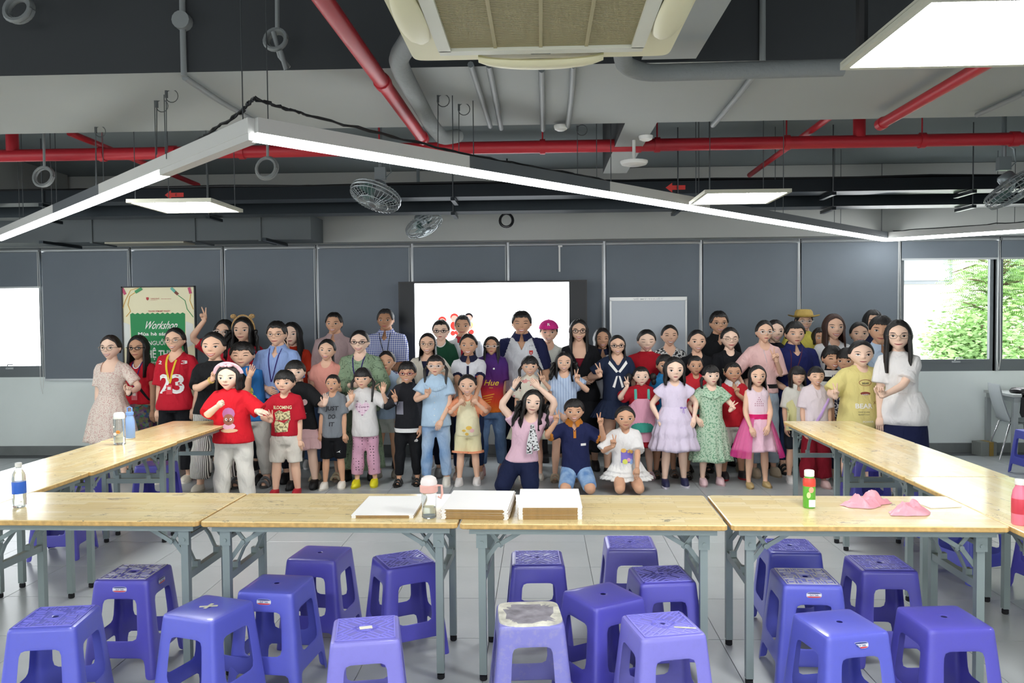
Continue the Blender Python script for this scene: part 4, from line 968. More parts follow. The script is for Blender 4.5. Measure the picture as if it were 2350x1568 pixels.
s = MB(); dsk(s, .012, .10, .016, 0, -.0435, .8); dsk(s, .006, .098, .003, 1, -.044); dsk(s, .018, .098, .003, 1, -.044); dsk(s, -.012, .085, .012, 2, -.0432); dsk(s, -.02, .14, .006, 2, -.0432); s.build('face_sticker', [mat('sticker_orange', '#e89a38'), M_black, M_white], r)
r = bottle(299, 1008, 'steel_flask', 'light blue flask with a carry loop, beside the clear bottle on the left tables', 'bottle', (('body', [(.034, 0), (.037, .005), (.037, .13), (.033, .155), (.024, .18), (.024, .19)], mat('flask_blue', '#8fb0e4', .35)), ('base_ring', [(.0365, -.0), (.0372, .001), (.0372, .01), (.0368, .011)], M_chr), ('cap', [(.027, .188), (.029, .19), (.029, .21), (.02, .214)], mat('flask_cap', '#7fa6e6', .4))))
MB().tube([(-.018, 0, .205), (-.018, 0, .245), (0, 0, .252), (.018, 0, .245), (.018, 0, .205)], .005, 8).build('carry_loop', MATS['flask_cap'], r, 60)
r = bottle(1857, 1165, 'juice_bottle', 'small juice bottle with green and red label and white cap, on the front right table', 'bottle', (('body', [(.026, 0), (.029, .004), (.029, .13), (.024, .145), (.019, .15), (.019, .155)], mat('juice_green', '#5fae3c', .3)), ('wrap_label', [(.0293, .105), (.0297, .106), (.0297, .132), (.0255, .1445)], mat('label_red', '#d8483a', .35)), ('cap', [(.0225, .152), (.0235, .154), (.0235, .178), (.021, .181)], M_white)))
s = MB(); s.box((.004, -.0292, .025), (.03, .002, .035)); s.build('barcode_label', M_white, r); s = MB(); dsk(s, .0, .09, .012, 0, -.0298, 1.2); dsk(s, -.012, .065, .01, 1, -.0297, 1.5); s.build('label_picture', [mat('skin_print', '#d8a888'), mat('print_lime', '#c8dc9a')], r)
r = bottle(2340, 1204, 'drink_bottle', 'pink drink bottle with a red label at the right picture edge', 'bottle', (('body', [(.030, 0), (.033, .004), (.033, .12), (.028, .15), (.018, .17), (.018, .178)], mat('pink_drink', '#e07890', .25)), ('wrap_label', [(.0333, .05), (.0336, .051), (.0336, .115), (.0333, .116)], mat('label_red2', '#c83c4c', .35)), ('cap', [(.02, .176), (.021, .178), (.021, .198), (.018, .2)], M_white)))
M_bag = mat('pink_bag', '#f0a6b4', .3, bump=.6, bscale=35)
def pbag(px_, py_, sd, rz, s_, lab):
    rd = random.Random(sd); m = MB(); NA, NR_ = 64, 22; ph = [rd.uniform(0, 6.3) for _ in range(12)]; R_ = []
    ridge = lambda x, y: sum((.6**k)*(1-abs(sin((x*cos(ph[k])+y*sin(ph[k]))*(38+22*k)+ph[k+5]+1.2*sin(y*30+k)))) for k in range(5))/2.2
    for i in range(NR_+1):
        t = i/NR_; ring = []
        for j in range(NA):
            a = 2*pi*j/NA; e = 1+.16*sin(2*a+ph[0])+.12*sin(3*a+ph[1])+.07*sin(7*a+ph[2])+.35*max(0, cos(a-.25))**12
            r1 = t*e; x, y = .085*r1*cos(a)*1.25, .06*r1*sin(a)
            h = (1-t**2.2)*.05*(.35+1.0*ridge(x, y))+.035*exp(-((x-.06)/.03)**2-((y-.01)/.03)**2)*(1-t**4); ring.append((x*s_, y*s_, (h+.002)*s_))
        R_.append(ring)
    m.loft(R_[1:], caps=False); m.add([R_[1][j] for j in range(NA)], [tuple(range(NA))])
    o = m.build('plastic_bag', M_bag, None, 60); x, y = atp(px_, py_, TZ); o.location = (x, y, TZ); o.rotation_euler = (0, 0, rz)
    return tag(o, lab, 'bag', 'crumpled pink plastic bags')
pbag(1982, 1160, 2, .15, 1.05, 'crumpled pink plastic bag on the front right table, left one by the juice bottle')
pbag(2085, 1178, 5, .5, 1.0, 'crumpled pink plastic bag nearer the table edge, right one')
b = MB(); b.box((0, 0, .003), (.16, .11, .004), .15); o = b.build('tissue_sheet', M_bt); x, y = atp(2155, 1160, TZ); o.location = (x, y, TZ); tag(o, 'white sheet of paper lying right of the pink bags', 'paper')
# ------------------------------------------------------------ people
SKIN = [mat('skin_%d' % i, c, .55, spec=.35, bump=.03, bscale=90) for i, c in enumerate(('#f0cdb6', '#e6bb9f', '#d2a283', '#b08264'))]
M_eyew = mat('eye_white', '#e8e2dc', .3); M_iris = mat('iris_dark', '#1d1210', .15); M_brow = mat('brow_dark', '#2a1d18', .8)
M_lip = mat('lips', '#b4585a', .45); M_lipred = mat('lips_red', '#b8303a', .4); M_teeth = mat('teeth', '#efe8dc', .3); M_mouth = mat('mouth_dark', '#4a1a1a', .6)
def hair_mat(name, col):
    m = mat(name, col, .42, spec=.6); nt = m.node_tree; b = nt.nodes['Principled BSDF']
    tc = N(nt, 'TexCoord'); mp = N(nt, 'Mapping'); mp.inputs['Scale'].default_value = (90, 90, 7); n = N(nt, 'TexNoise'); n.inputs['Scale'].default_value = 2; n.inputs['Detail'].default_value = 3
    nt.links.new(tc.outputs['Object'], mp.inputs[0]); nt.links.new(mp.outputs[0], n.inputs['Vector'])
    bu = N(nt, 'Bump'); bu.inputs['Strength'].default_value = .7; bu.inputs['Distance'].default_value = .008; nt.links.new(n.outputs['Fac'], bu.inputs['Height']); nt.links.new(bu.outputs[0], b.inputs['Normal'])
    return m
HAIR = {'k': hair_mat('hair_black', '#15110f'), 'b': hair_mat('hair_brown', '#3b2219'), 'd': hair_mat('hair_dark_brown', '#221713'), 'g': hair_mat('hair_greying', '#2c2a2a')}

def sst(a, b, x): t = min(1, max(0, (x-a)/(b-a))); return t*t*(3-2*t)
def head_pt(th, ph, nose=True):
    """unit head: chin at z=0, crown at z=1, face towards -y"""
    x, y, z = sin(th)*cos(ph), -cos(th)*cos(ph), sin(ph)
    zz_ = z; X, Y, Z = x*.345, y*.415, z*.5
    lo = sst(.05, -1.0, zz_)
    X *= 1-.42*lo*lo-.10*lo; fr = max(0, -y)
    if Y > 0: Y *= 1-.45*sst(.1, -1, zz_)
    else: Y *= .93
    Y -= .10*sst(-.2, -1, zz_)*(1 if y < 0 else .3)
    if nose and y < 0:
        Y += .022*exp(-((abs(X)-.14)/.07)**2-((Z-.02)/.05)**2)
        Y -= .012*exp(-((abs(X)-.15)/.09)**2-((Z+.12)/.08)**2)
        pr = sst(.06, -.10, Z)*sst(-.165, -.115, Z)
        Y -= (.105*pr+.02*exp(-((Z+.0)/.08)**2))*exp(-(X/(.035+.03*sst(.0, -.12, Z)))**2)
        Y -= .014*exp(-(X/.10)**2-((Z+.27)/.05)**2)
        Y -= .02*exp(-(X/.09)**2-((Z+.43)/.06)**2)
    return (X, Y, Z+.5)
def make_head():
    m = MB(); NT, NP = 44, 36; ths = []
    for j in range(NT):
        t = -pi+2*pi*j/NT; ths.append(t-.42*sin(t)*.9)   # denser in front
    R = []
    for i in range(NP+1):
        p = -pi/2+pi*i/NP; p = p if abs(p) < pi/2 else math.copysign(pi/2-.02, p); R.append([head_pt(t, p) for t in ths])
    m.loft(R)
    for sx in (-1, 1): m.ell((sx*.338, .03, .47), (.028, .06, .10), 8, 6, R=Matrix.Rotation(sx*-.25, 3, 'Z'))
    return m
HEAD = make_head(); HB = BVHTree.FromPolygons([Vector(v) for v in HEAD.V], HEAD.F)
def onface(x, z, o=.006):
    h = HB.ray_cast(Vector((x, -1, z)), Vector((0, 1, 0))); return (x, (h[0].y if h[0] is not None else -.3)-o, z)
_faces = {}
def face_feats(eyes, mouth, kid, brow=1):
    k = (eyes, mouth, kid)
    if k in _faces: return _faces[k]
    m = MB(); ez = .485 if kid else .50; ew = .062; ex = .15
    def patch(pts, mi, o):
        c = (sum(p[0] for p in pts)/len(pts), sum(p[1] for p in pts)/len(pts)); n = len(pts)
        m.add([onface(*c, o)]+[onface(p[0], p[1], o) for p in pts], [(0, i+1, (i+1) % n+1) for i in range(n)], mi)
    def line(pts, w, mi, o):
        L, n = [], len(pts)
        for i, p in enumerate(pts):
            ww = w*(.35+.65*sin(pi*(i+.3)/(n-.4))); L.append((p[0], p[1]+ww)); L.append((p[0], p[1]-ww))
        m.add([onface(*p, o) for p in L], [(2*i, 2*i+2, 2*i+3, 2*i+1) for i in range(n-1)], mi)
    for s in (-1, 1):
        if eyes == 'open':
            h = .034 if kid else .027
            patch([(s*ex+ew*cos(a), ez+h*sin(a)+.006*s*cos(a)) for a in [2*pi*i/12 for i in range(12)]], 1, .008)
            patch([(s*ex+.031*cos(a), ez+min(.031*sin(a), h*.95)) for a in [2*pi*i/10 for i in range(10)]], 2, .015)
            line([(s*ex+ew*1.1*t, ez+h*(1-t*t)+.004+.008*s*t) for t in (-1, -.6, -.2, .2, .6, 1)], .011, 2, .017)
        elif eyes == 'squint':
            line([(s*ex+ew*1.05*t, ez+.016*(1-t*t)) for t in (-1, -.6, -.2, .2, .6, 1)], .017, 2, .009)
        else:
            line([(s*ex+ew*1.1*t, ez-.016*(1-t*t)) for t in (-1, -.6, -.2, .2, .6, 1)], .010, 2, .009)
        bz = ez+(.105 if kid else .095)
        line([(s*(ex+.01)+.085*t, bz+.018*(1-t*t)+.004*s*t) for t in (-1, -.5, 0, .5, 1)], .012 if kid else .014, 3, .007)
        patch([(s*.03+.014*cos(a), .365+.008*sin(a)) for a in [2*pi*i/6 for i in range(6)]], 6, .002)
    w = .115 if not kid else .10; z = .225
    if mouth in ('smile', 'grin', 'softsmile'):
        op = {'smile': .045, 'grin': .062, 'softsmile': .0}[mouth]; up = .030
        N_ = 9; T_ = [-1+2*i/(N_-1) for i in range(N_)]
        if op:
            ptsU = [(w*1.12*t, z+up*t*t+.006) for t in T_]; ptsL = [(w*1.0*t, z+up*t*t-op*(1-t*t)) for t in T_]
            line([(w*1.2*t, z+up*t*t*1.1+.012) for t in T_], .012, 4, .012); line([(w*1.1*t, z+up*t*t-op*(1-t*t)-.008) for t in T_], .015, 4, .012)
            m.add([onface(*p, .010) for p in ptsU+ptsL], [(i, i+1, N_+i+1, N_+i) for i in range(N_-1)], 5)
        else:
            line([(w*1.0*t, z+.020*t*t) for t in T_], .020, 4, .010); line([(w*1.15*t, z+.024*t*t+.002) for t in T_], .004, 6, .014)
    elif mouth == 'open':
        patch([(w*.6*cos(a), z-.01+.045*sin(a)) for a in [2*pi*i/12 for i in range(12)]], 6, .010); line([(w*.6*t, z+.022) for t in (-1, -.4, .4, 1)], .012, 5, .014)
        line([(w*.75*t, z+.045*(1-t*t*.6)) for t in (-1, -.5, 0, .5, 1)], .010, 4, .014); line([(w*.75*t, z-.06*(1-t*t)) for t in (-1, -.5, 0, .5, 1)], .012, 4, .014)
    else:
        T_ = [-1, -.6, -.2, .2, .6, 1]
        line([(w*.78*t, z+.012) for t in T_], .013, 4, .009); line([(w*.7*t, z-.010*(1-t*t)) for t in T_], .016, 4, .010); line([(w*.8*t, z+.002) for t in T_], .0035, 6, .014)
    _faces[k] = m; return m

def hair_mb(style, seed):
    """hair in unit-head space; style = (kind, options dict)"""
    kind, o = style; rd = random.Random(seed); m = MB()
    tied = kind in ('tied', 'bun', 'pony', 'pigtails', 'braids')
    L = {'long': -.85, 'bob': .08, 'shoulder': -.28}.get(kind, 0) if 'L' not in o else o['L']
    fr = o.get('fringe', None); part = o.get('part', 0)
    thick = o.get('t', {'short': .07, 'boy': .07, 'tied': .05, 'bun': .05, 'pony': .05, 'pigtails': .05, 'braids': .05}.get(kind, .065))
    def lim(a, s):
        """lowest z of hair at angle a (deg from front), side s"""
        hl = (.80 if not tied else .81)+part*s*.05
        if fr is not None: hl = fr
        elif kind not in ('short', 'boy'): hl = (.865 if tied else .86)-.13*(min(a, 55)/50)**1.5
        if kind in ('short', 'boy'):
            hl = o.get('fringe', .80)-.03
            if a < 42: return hl
            if a < 62: return hl+(o.get('side', .56)-hl)*sst(42, 62, a)
            if a < 78: return o.get('side', .56)-.06
            if a < 108: return .60
            return .60-.32*sst(108, 125, a)
        if tied:
            if a < 50: return hl
            if fr is None: hl = .735
            if a < 72: return hl+(.50-hl)*sst(50, 72, a)
            if a < 105: return .50
            return .50-.24*sst(105, 130, a)
        e = o.get('open', 50)
        if a < e: return hl-(hl-.68)*sst(e-12, e, a)*(fr is None)
        return (.70 if fr is None else hl)+(L-.70)*sst(e, e+7, a)
    NC, NR = 72, 20; cols = []
    for j in range(NC):
        t = -pi+2*pi*j/NC; t = t-.25*sin(2*t)*0; a = abs(math.degrees(t)); s = 1 if t > 0 else -1
        zl = lim(a, s); P = []
        if a < 60 and (kind in ('short', 'boy') or fr is not None): zl += rd.uniform(-.035, .02)
        zc = max(zl, .36); ph1 = math.asin(min(1, max(-1, (zc-.5)/.5)))
        path = []
        for i in range(15):
            p = pi/2-.03+(ph1-pi/2+.03)*i/14; x, y, z = head_pt(t, p, False); path.append(((x, y, z), p, z))
        if zl < .36:
            x0, y0, z0 = path[-1][0]
            for i in range(1, 9):
                z = z0+(zl-z0)*i/8; dr = z0-z
                f = -.16*min(1, dr*1.4) if a < 100 else .10*min(1, dr)
                w_ = 1+.10*sin(min(dr, 1.2)*2.4)
                path.append(((x0*w_, y0*.95+f, z), 0, z))
        # resample by arclength
        D = [0]
        for i in range(1, len(path)): D.append(D[-1]+math.dist(path[i][0], path[i-1][0]))
        for i in range(NR):
            d = D[-1]*i/(NR-1); k = max(q for q in range(len(D)) if D[q] <= d+1e-9); k = min(k, len(D)-2); f = (d-D[k])/(D[k+1]-D[k]+1e-9)
            A, B = path[k], path[k+1]; p = [A[0][q]*(1-f)+B[0][q]*f for q in range(3)]
            u = i/(NR-1); th = thick*(1-.55*u**6)*(1+.12*sin(j*2.9+seed)+.10*sin(j*7.1)+rd.uniform(-.05, .05))
            if kind in ('long', 'shoulder') and o.get('wave'): th += o['wave']*max(0, .5-p[2])*sin(p[2]*16+j*.35+seed)
            if kind in ('short', 'boy'): th += .022*rd.random()*sst(.7, .95, p[2])
            r_ = sqrt(p[0]**2+p[1]**2); up = max(0, p[2]-.5)*2
            nx, ny, nz = (p[0]/(r_+1e-6)*(1-.5*up), p[1]/(r_+1e-6)*(1-.5*up), up**1.5*.9)
            P.append((p[0]+nx*th, p[1]+ny*th, p[2]+nz*th*.8+(.0)))
        last = P[-1]; q = path[-1][0]; P.append((q[0]*.94, q[1]*.94, q[2]+.005)); cols.append(P)
    rings = [[cols[j][i] for j in range(NC)] for i in range(NR+1)]
    m.loft(rings, caps=False); m.add([rings[0][j] for j in range(NC)], [tuple(range(NC))])
    def lock(pts, r0, r1, wav=0, n=8):
        Q = []; R = []
        for i in range(14):
            t = i/13; k = min(int(t*(len(pts)-1)), len(pts)-2); f = t*(len(pts)-1)-k
            Q.append([pts[k][c]*(1-f)+pts[k+1][c]*f+(wav*sin(i*1.25+c*1.6+pts[0][0]*40) if c < 2 else 0) for c in range(3)]); R.append((r0+(r1-r0)*t)*(1+(.25*sin(i*2.2) if o.get('braid') else 0)))
        m.tube(Q, R, n)
    if kind == 'bun': m.ell((0, .40, .80 if o.get('high') else .55), (.15, .13, .15), 12, 8)
    if kind == 'pony': lock([(0, .36, .62), (.10*o.get('side', 1), .52, .50), (.22*o.get('side', 1), .44, .1), (.26*o.get('side', 1), .36, -.35)], .10, .05, .01)
    if kind == 'pigtails':
        for s in (-1, 1):
            if o.get('puff'): m.ell((s*.52, .06, .46), (.16, .15, .22), 12, 8); m.ell((s*.55, .04, .22), (.11, .11, .20), 10, 7)
            else: lock([(s*.34, .08, .42), (s*.43, .02, .22), (s*.40, -.02, -.15)], .09, .045, .01)
    if kind == 'braids' or o.get('braid'):
        for s in ((-1, 1) if kind == 'braids' else (o.get('bside', -1),)): lock([(s*.33, .10, .5), (s*.46, .0, .3), (s*.43, -.14, -.02), (s*.40, -.26, -.62 if kind == 'braids' else -.1)], .075, .045, 0)
    if kind == 'long' and o.get('wave'):
        for s in (-1, 1):
            for q in range(8): lock([(s*(.30+.03*q), .18-.06*q, .5), (s*(.40+.025*q), .08-.05*q, .1), (s*(.36+.04*q), .04-.045*q, L+.18*rd.random())], .055, .03, .022, 6)
    return m

FING = [(-.034, .40, .0), (-.012, .455, .02), (.011, .425, .0), (.032, .33, -.01)]
def hand_mb(mb, W, u, v, n, hl, shape):
    """W wrist, u along the hand, v towards the thumb, n palm normal; hl hand length"""
    W, u, v, n = [np.array(q, float) for q in (W, u, v, n)]
    u /= np.linalg.norm(u); n = n-u*(n@u); n /= np.linalg.norm(n)+1e-9; v2 = np.cross(n, u); v = v2 if v2@v > 0 else -v2
    P = lambda a, b, c: W+u*a*hl+v*b*hl+n*c*hl
    rg = []
    for a, w, t, c in ((-.08, .13, .11, 0), (.02, .15, .11, 0), (.18, .21, .125, 0), (.36, .225, .115, 0), (.50, .215, .09, .0)):
        rg.append([P(a+.0, w*cos(q)+c, t*sin(q)) for q in [2*pi*j/10 for j in range(10)]])
    mb.loft(rg)
    sh = {'V': ((.05, .05, .05, .22), (.05, .05, .05, -.20), (1.5, 1.5, .7, 0), (1.5, 1.5, .7, 0)), 'open': ((.1, .15, .1, .14), (.1, .1, .1, .03), (.12, .15, .1, -.07), (.2, .2, .1, -.2)),
          'relax': ((.3, .4, .2, .03), (.35, .45, .25, 0), (.4, .5, .3, 0), (.45, .5, .3, -.03)), 'fist': ((1.3, 1.5, .9, 0),)*4,
          'heart': ((.5, 1.1, .5, .05), (1.3, 1.5, .8, 0), (1.4, 1.5, .8, 0), (1.4, 1.5, .8, 0)), 'hold': ((.6, .6, .3, .05), (.6, .6, .3, 0), (.65, .6, .3, 0), (.7, .6, .3, -.06)),
          'down': ((.2, .2, .1, .06), (.15, .2, .1, 0), (.2, .2, .1, -.04), (.25, .2, .1, -.1))}[shape]
    for (off, ln, da), (c1, c2, c3, sp) in zip(((.155, .43, 0), (.055, .48, .015), (-.05, .45, 0), (-.15, .35, -.02)), sh):
        p = P(.46+da, off, 0); d = u*cos(sp)+v*sin(sp); pts = [p-d*.08*hl, p]; ang = 0
        for k, (c, f) in enumerate(((c1, .45), (c2, .30), (c3, .25))):
            ang += c; dd = d*cos(ang)+n*sin(ang); p = p+dd*ln*f*hl; pts.append(p)
        mb.tube(pts, [.052*hl, .052*hl, .047*hl, .043*hl, .030*hl], 7, up=v)
    th = {'V': (.9, .9), 'fist': (.8, .8), 'heart': (.2, .1), 'open': (-.1, .0)}.get(shape, (.25, .15))
    p = P(.10, .13, .0); q1 = P(.30, .25 if shape in ('open', 'relax', 'heart', 'hold', 'down') else .20, .10); q2 = q1+hl*(u*(.18 if th[0] < .5 else .08)+v*(.06-.20*th[0])+n*.05*(1+th[1])); q3 = q2+hl*(u*.10*(1 if th[0] < .5 else .2)-v*.12*max(0, th[0])+n*.0)
    mb.tube([p, q1, q2, q3], [.07*hl, .062*hl, .052*hl, .036*hl], 7, up=n)

TORSO_W = [(-.10, .150, .100), (.0, .168, .112), (.12, .160, .110), (.30, .132, .095), (.45, .122, .090), (.62, .135, .098), (.78, .150, .108), (.90, .158, .098), (1.0, .150, .078), (1.07, .105, .062), (1.13, .062, .055), (1.22, .050, .052)]
TORSO_M = [(-.10, .140, .100), (.0, .152, .108), (.12, .150, .108), (.30, .146, .105), (.45, .148, .105), (.62, .160, .108), (.78, .166, .112), (.90, .172, .105), (1.0, .158, .084), (1.07, .115, .068), (1.13, .070, .060), (1.22, .058, .058)]
TORSO_K = [(-.10, .135, .098), (.0, .148, .108), (.12, .145, .112), (.30, .138, .112), (.45, .136, .108), (.62, .140, .105), (.78, .146, .102), (.90, .148, .095), (1.0, .136, .078), (1.07, .095, .062), (1.13, .060, .054), (1.22, .048, .050)]

def person(x, t, c, d, sex='w', H=None, w=1.0, skin=1, hair=('tied', {}), hc='k', eyes='open', mouth='smile', lab='', top=None, neck=None, bot=None, shoe=None,
           lh=None, rh=None, lel=None, rel=None, yaw=0, hy=0, tilt=0, nod=0, hipx=None, lean=0, kneel=None, hh=None, glasses=None, lips=None, seed=None, extra=None, foot=None, footx=None, back=0, name='person'):
    seed = seed if seed is not None else int(x)
    P0 = at(x, t, d); ztop = float(P0[2])-.012
    hh = hh or (c-t)*d/FPX*1.0
    H = H or ztop
    Xr = float(at(hipx if hipx is not None else x, 950, d)[0]); dx = float(P0[0])-Xr
    r = empty(name, (Xr, d, 0), radians(yaw)); tag(r, lab, 'person', 'people standing and kneeling for the group picture')
    r.pop('group', None) if hasattr(r, 'pop') else None
    if 'group' in r.keys(): del r['group']
    Rz = Matrix.Rotation(-radians(yaw), 3, 'Z')
    kid = sex == 'k'
    b = H/1.6*w*(.94 if kid else (.93 if sex == 'm' else .94))
    legH = H*(.465 if kid else .49)
    tl = H-hh*1.02-legH-(.030 if kid else .040)*H      # hip to shoulder
    zh = ztop-hh-(H-hh-legH)                               # hip height here
    zs = zh+tl; TR = {'w': TORSO_W, 'm': TORSO_M, 'k': TORSO_K}[sex]
    lx = Rz @ Vector((dx, 0, 0))
    def cen(z): q = max(0, (z-zh)/(ztop-hh-zh)); return lx.x*q, lx.y*q-back*max(0, 1-q)*0
    sk = SKIN[skin]
    def torso(mb, e=0, u0=-.1, u1=1.25, ez=0, flare=0, n=22):
        L = []
        us = sorted(set([q[0] for q in TR if u0 < q[0] < u1]+[u0, u1]))
        for u in us:
            u_ = max(TR[0][0], min(TR[-1][0], u)); k = max(i for i in range(len(TR)) if TR[i][0] <= u_+1e-9); k = min(k, len(TR)-2)
            f = (u_-TR[k][0])/(TR[k+1][0]-TR[k][0]); a = TR[k][1]*(1-f)+TR[k+1][1]*f; bb = TR[k][2]*(1-f)+TR[k+1][2]*f
            if e and sex != 'k' and u < .85: a = a*(1-min(1, e*25)*.0)+0; 
            fl = flare*max(0, .75-u); z = zh+tl*u; cx, cy = cen(z)
            k2 = 1 if u < .95 else max(0, 1-(u-.95)*3.0)
            L.append((z+ez, a*b+e*k2+fl, bb*b+e*k2+fl*.8, cx, cy+(.012*b if u > 1 else 0)))
        mb.rings_z(L, n, p=2.25)
    swd = {'w': .142, 'm': .166, 'k': .124}[sex]*b
    S = []
    for s in (-1, 1): cx, cy = cen(zs); S.append(np.array([s*swd+cx, cy+.01, zs-.03*b]))
    UL, FL = .168*H*(1 if not kid else .98), .150*H; hl = .098*H*(1.0 if not kid else 1.02)
    arms = []
    for s, hd, el in ((-1, lh, lel), (1, rh, rel)):
        Sj = S[0] if s < 0 else S[1]
        if hd is None: T_ = Sj+np.array([s*.055*b+s*.02*(w-1)*3, -.05, -.975*(UL+FL)]); shp = 'relax'
        else:
            q = at(hd[0], hd[1], d-hd[2]); v = Rz @ Vector((q[0]-Xr, q[1]-d, q[2])); T_ = np.array(v); shp = hd[3]
        up = shp in ('V', 'heart', 'open')
        vec = T_-Sj
        if hd is not None:                                  # the given point is the palm; go back to the wrist
            if up: u0 = np.array([vec[0]*.25, 0, .9*abs(vec[2])+.1]) if len(hd) < 5 else np.array([sin(radians(hd[4])), -.1, cos(radians(hd[4]))])
            else: u0 = vec.copy() if len(hd) < 5 else np.array([sin(radians(hd[4])), -.15, cos(radians(hd[4]))])
            u0 /= np.linalg.norm(u0); T_ = T_-u0*hl*(.42 if up else .35)
        else: u0 = None
        vec = T_-Sj; D = np.linalg.norm(vec); Dm = (UL+FL)*.998
        if D > Dm: T_ = Sj+vec*Dm/D; D = Dm; vec = T_-Sj
        if D < abs(UL-FL)+.05: T_ = T_+np.array([0, -.08, 0]); vec = T_-Sj; D = max(np.linalg.norm(vec), .09)
        dr = vec/D; a = (UL*UL-FL*FL+D*D)/(2*D); h = sqrt(max(0, UL*UL-a*a))
        pole = np.array(el if el is not None else (s*.8, .35, -.9), float); pole = pole-dr*(pole@dr); pole /= np.linalg.norm(pole)+1e-9
        E_ = Sj+dr*a+pole*h
        fd = T_-E_; fd /= np.linalg.norm(fd)
        if u0 is None: u, nn, v = fd, np.array([-s, .2, 0.]), np.array([0, -1., 0])
        elif up: u = u0; nn = np.array([0, -1., .0]); v = np.array([-s, 0, 0.])
        elif shp == 'hold': u = u0*.5+fd*.5; nn = np.array([0, .8, -.5]); v = np.array([-s, 0, .3])
        elif shp == 'down': u = u0; nn = np.array([0, .5, -1.]); v = np.array([-s, 0, 0.])
        else: u = fd; nn = np.array([0, 1., 0]); v = np.array([0, 0, 1.])
        arms.append((Sj, E_, T_, u, v, nn, shp))
    ra = [.048*b, .044*b, .037*b, .033*b, .024*b+.002]
    if sex == 'm': ra = [q*1.12 for q in ra]
    def arm(mb, A, e=0, f0=0, f1=2.0, fl=0):
        """f measured in segments: 0 shoulder, 1 elbow, 2 wrist"""
        Sj, E_, T_ = A[:3]; P = []; R = []; inn = Sj+np.array([-math.copysign(.05*b, Sj[0]-cen(zs)[0]), 0, .012])
        if f0 == 0: P.append(inn); R.append(ra[0]*.9+e)
        st = [f0+(f1-f0)*i/9 for i in range(10)]
        for f in st:
            if f <= 1: p = Sj*(1-f)+E_*f
            else: p = E_*(2-f)+T_*(f-1)
            q = f*2; k = min(int(q), 3); g = q-k; rr = ra[k]*(1-g)+ra[k+1]*g
            if 1.05 < f < 1.5: rr *= 1.06
            P.append(p); R.append(rr+e+fl*max(0, (f-f0)/(f1-f0)))
        mb.tube(P, R, 12, up=(0, 1, .1) if abs((T_-Sj)[1]) < .8 else (1, 0, 0))
    # legs
    hwd = .083*b; legs = []
    fx = 0 if footx is None else footx
    for i, s in enumerate((-1, 1)):
        Hj = np.array([s*hwd, .01, zh])
        if kneel: K, A = [np.array(q, float) for q in kneel[i]]
        else:
            fxx = s*(hwd*1.5)+fx+(foot[i][0] if foot else 0); fy = (foot[i][1] if foot else (.02*s)); A = np.array([fxx, fy, .06*H*.9]); K = (Hj+A)/2+np.array([0, -.015, .015*H])
        legs.append((Hj, K, A))
    rl = [.082*b, .075*b, .055*b, .050*b, .034*b]
    def leg(mb, Lg, e=0, f0=0, f1=2.0, fl=0, rr_=None, knee=1.0):
        Hj, K, A = Lg; P = []; R = []
        if kneel:
            k_ = min(1, f1); mb.tube([Hj*(1-f)+K*f for f in (0, k_*.5, k_)], [rl[0]+e, rl[1]+e, rl[2]*1.15+e], 14, up=(1, 0, 0))
            if f1 >= 1:
                mb.ell(K, (rl[2]*1.12+e,)*3, 12, 8); g_ = f1-1; E2 = K*(1-g_)+A*g_; mb.tube([K, K*.5+E2*.5, E2], [rl[2]*1.05+e, rl[3]+e, rl[4]+e+fl*.5], 12, up=(1, 0, 0))
            return
        for i in range(12):
            f = f0+(f1-f0)*i/11
            p = Hj*(1-f)+K*f if f <= 1 else K*(2-f)+A*(f-1)
            q = f*2; k = min(int(q), 3); g = q-k; rr = (rl[k]*(1-g)+rl[k+1]*g)*(1.08 if 1.1 < f < 1.6 and rr_ is None else 1)
            if rr_ is not None: rr = max(rr, rr_*(1-.0*f))
            P.append(p); R.append(rr+e+fl*max(0, f-.5)/1.5)
        mb.tube(P, R, 14, up=(0, 1, 0) if abs((A-Hj)[1]) < .3 else (1, 0, 0))
    # ---- body
    bm_ = MB(); torso(bm_, 0, -.1, 1.22)
    hx_, hy_ = cen(ztop-hh); nb = MB()
    hz0 = ztop-hh; hc_ = np.array([hx_, hy_-.012, hz0])
    bm_.tube([(cen(zs)[0], cen(zs)[1]+.015, zs+.02), (hx_, hy_+.016, hz0-.0), (hx_, hy_+.01, hz0+.35*hh)], [.056*b if sex != 'm' else .064*b, (.050 if sex != 'm' else .058)*b, .046*b], 14)
    sl = top.get('sl', .5) if top else .5
    for A in arms: arm(bm_, A, 0, 0, 2.06)
    bt = bot or ('pants', {})
    bareleg = bt[0] in ('shorts', 'skirt') 
    for Lg in legs:
        leg(bm_, Lg, 0, 0, 2.0)
        K, A = Lg[1:]
        if not kneel: bm_.rings_z([(.006, .036*b, .085*b, A[0], A[1]-.035*b), (.03*b+.01, .037*b, .075*b, A[0], A[1]-.03*b), (.06*b, .032*b, .045*b, A[0], A[1]-.005), (A[2]+.03, .032*b, .034*b, A[0], A[1])], 12)
        else:
            u = A-K; u /= np.linalg.norm(u); bm_.tube([A-u*.02, A+u*.10*b/.8+np.array([0, 0, -.0])], [.034*b, .028*b], 10)
    body = remesh(bm_, .0125 if not kid else .011, 3)
    for A in arms: hand_mb(body, A[2], A[3], A[4], A[5], hl, A[6])
    Rh = Matrix.Rotation(radians(hy), 3, 'Z') @ Matrix.Rotation(radians(tilt), 3, 'Y') @ Matrix.Rotation(radians(nod), 3, 'X')
    kw = (1.17 if kid else 1.12)*(1+(w-1)*.45)
    def HT(v, k=1): q = Rh @ Vector(((v[0])*kw*hh*k, v[1]*hh*k, (v[2]-.12)*hh)); return (q.x+hc_[0], q.y+hc_[1], q.z+hc_[2]+.12*hh)
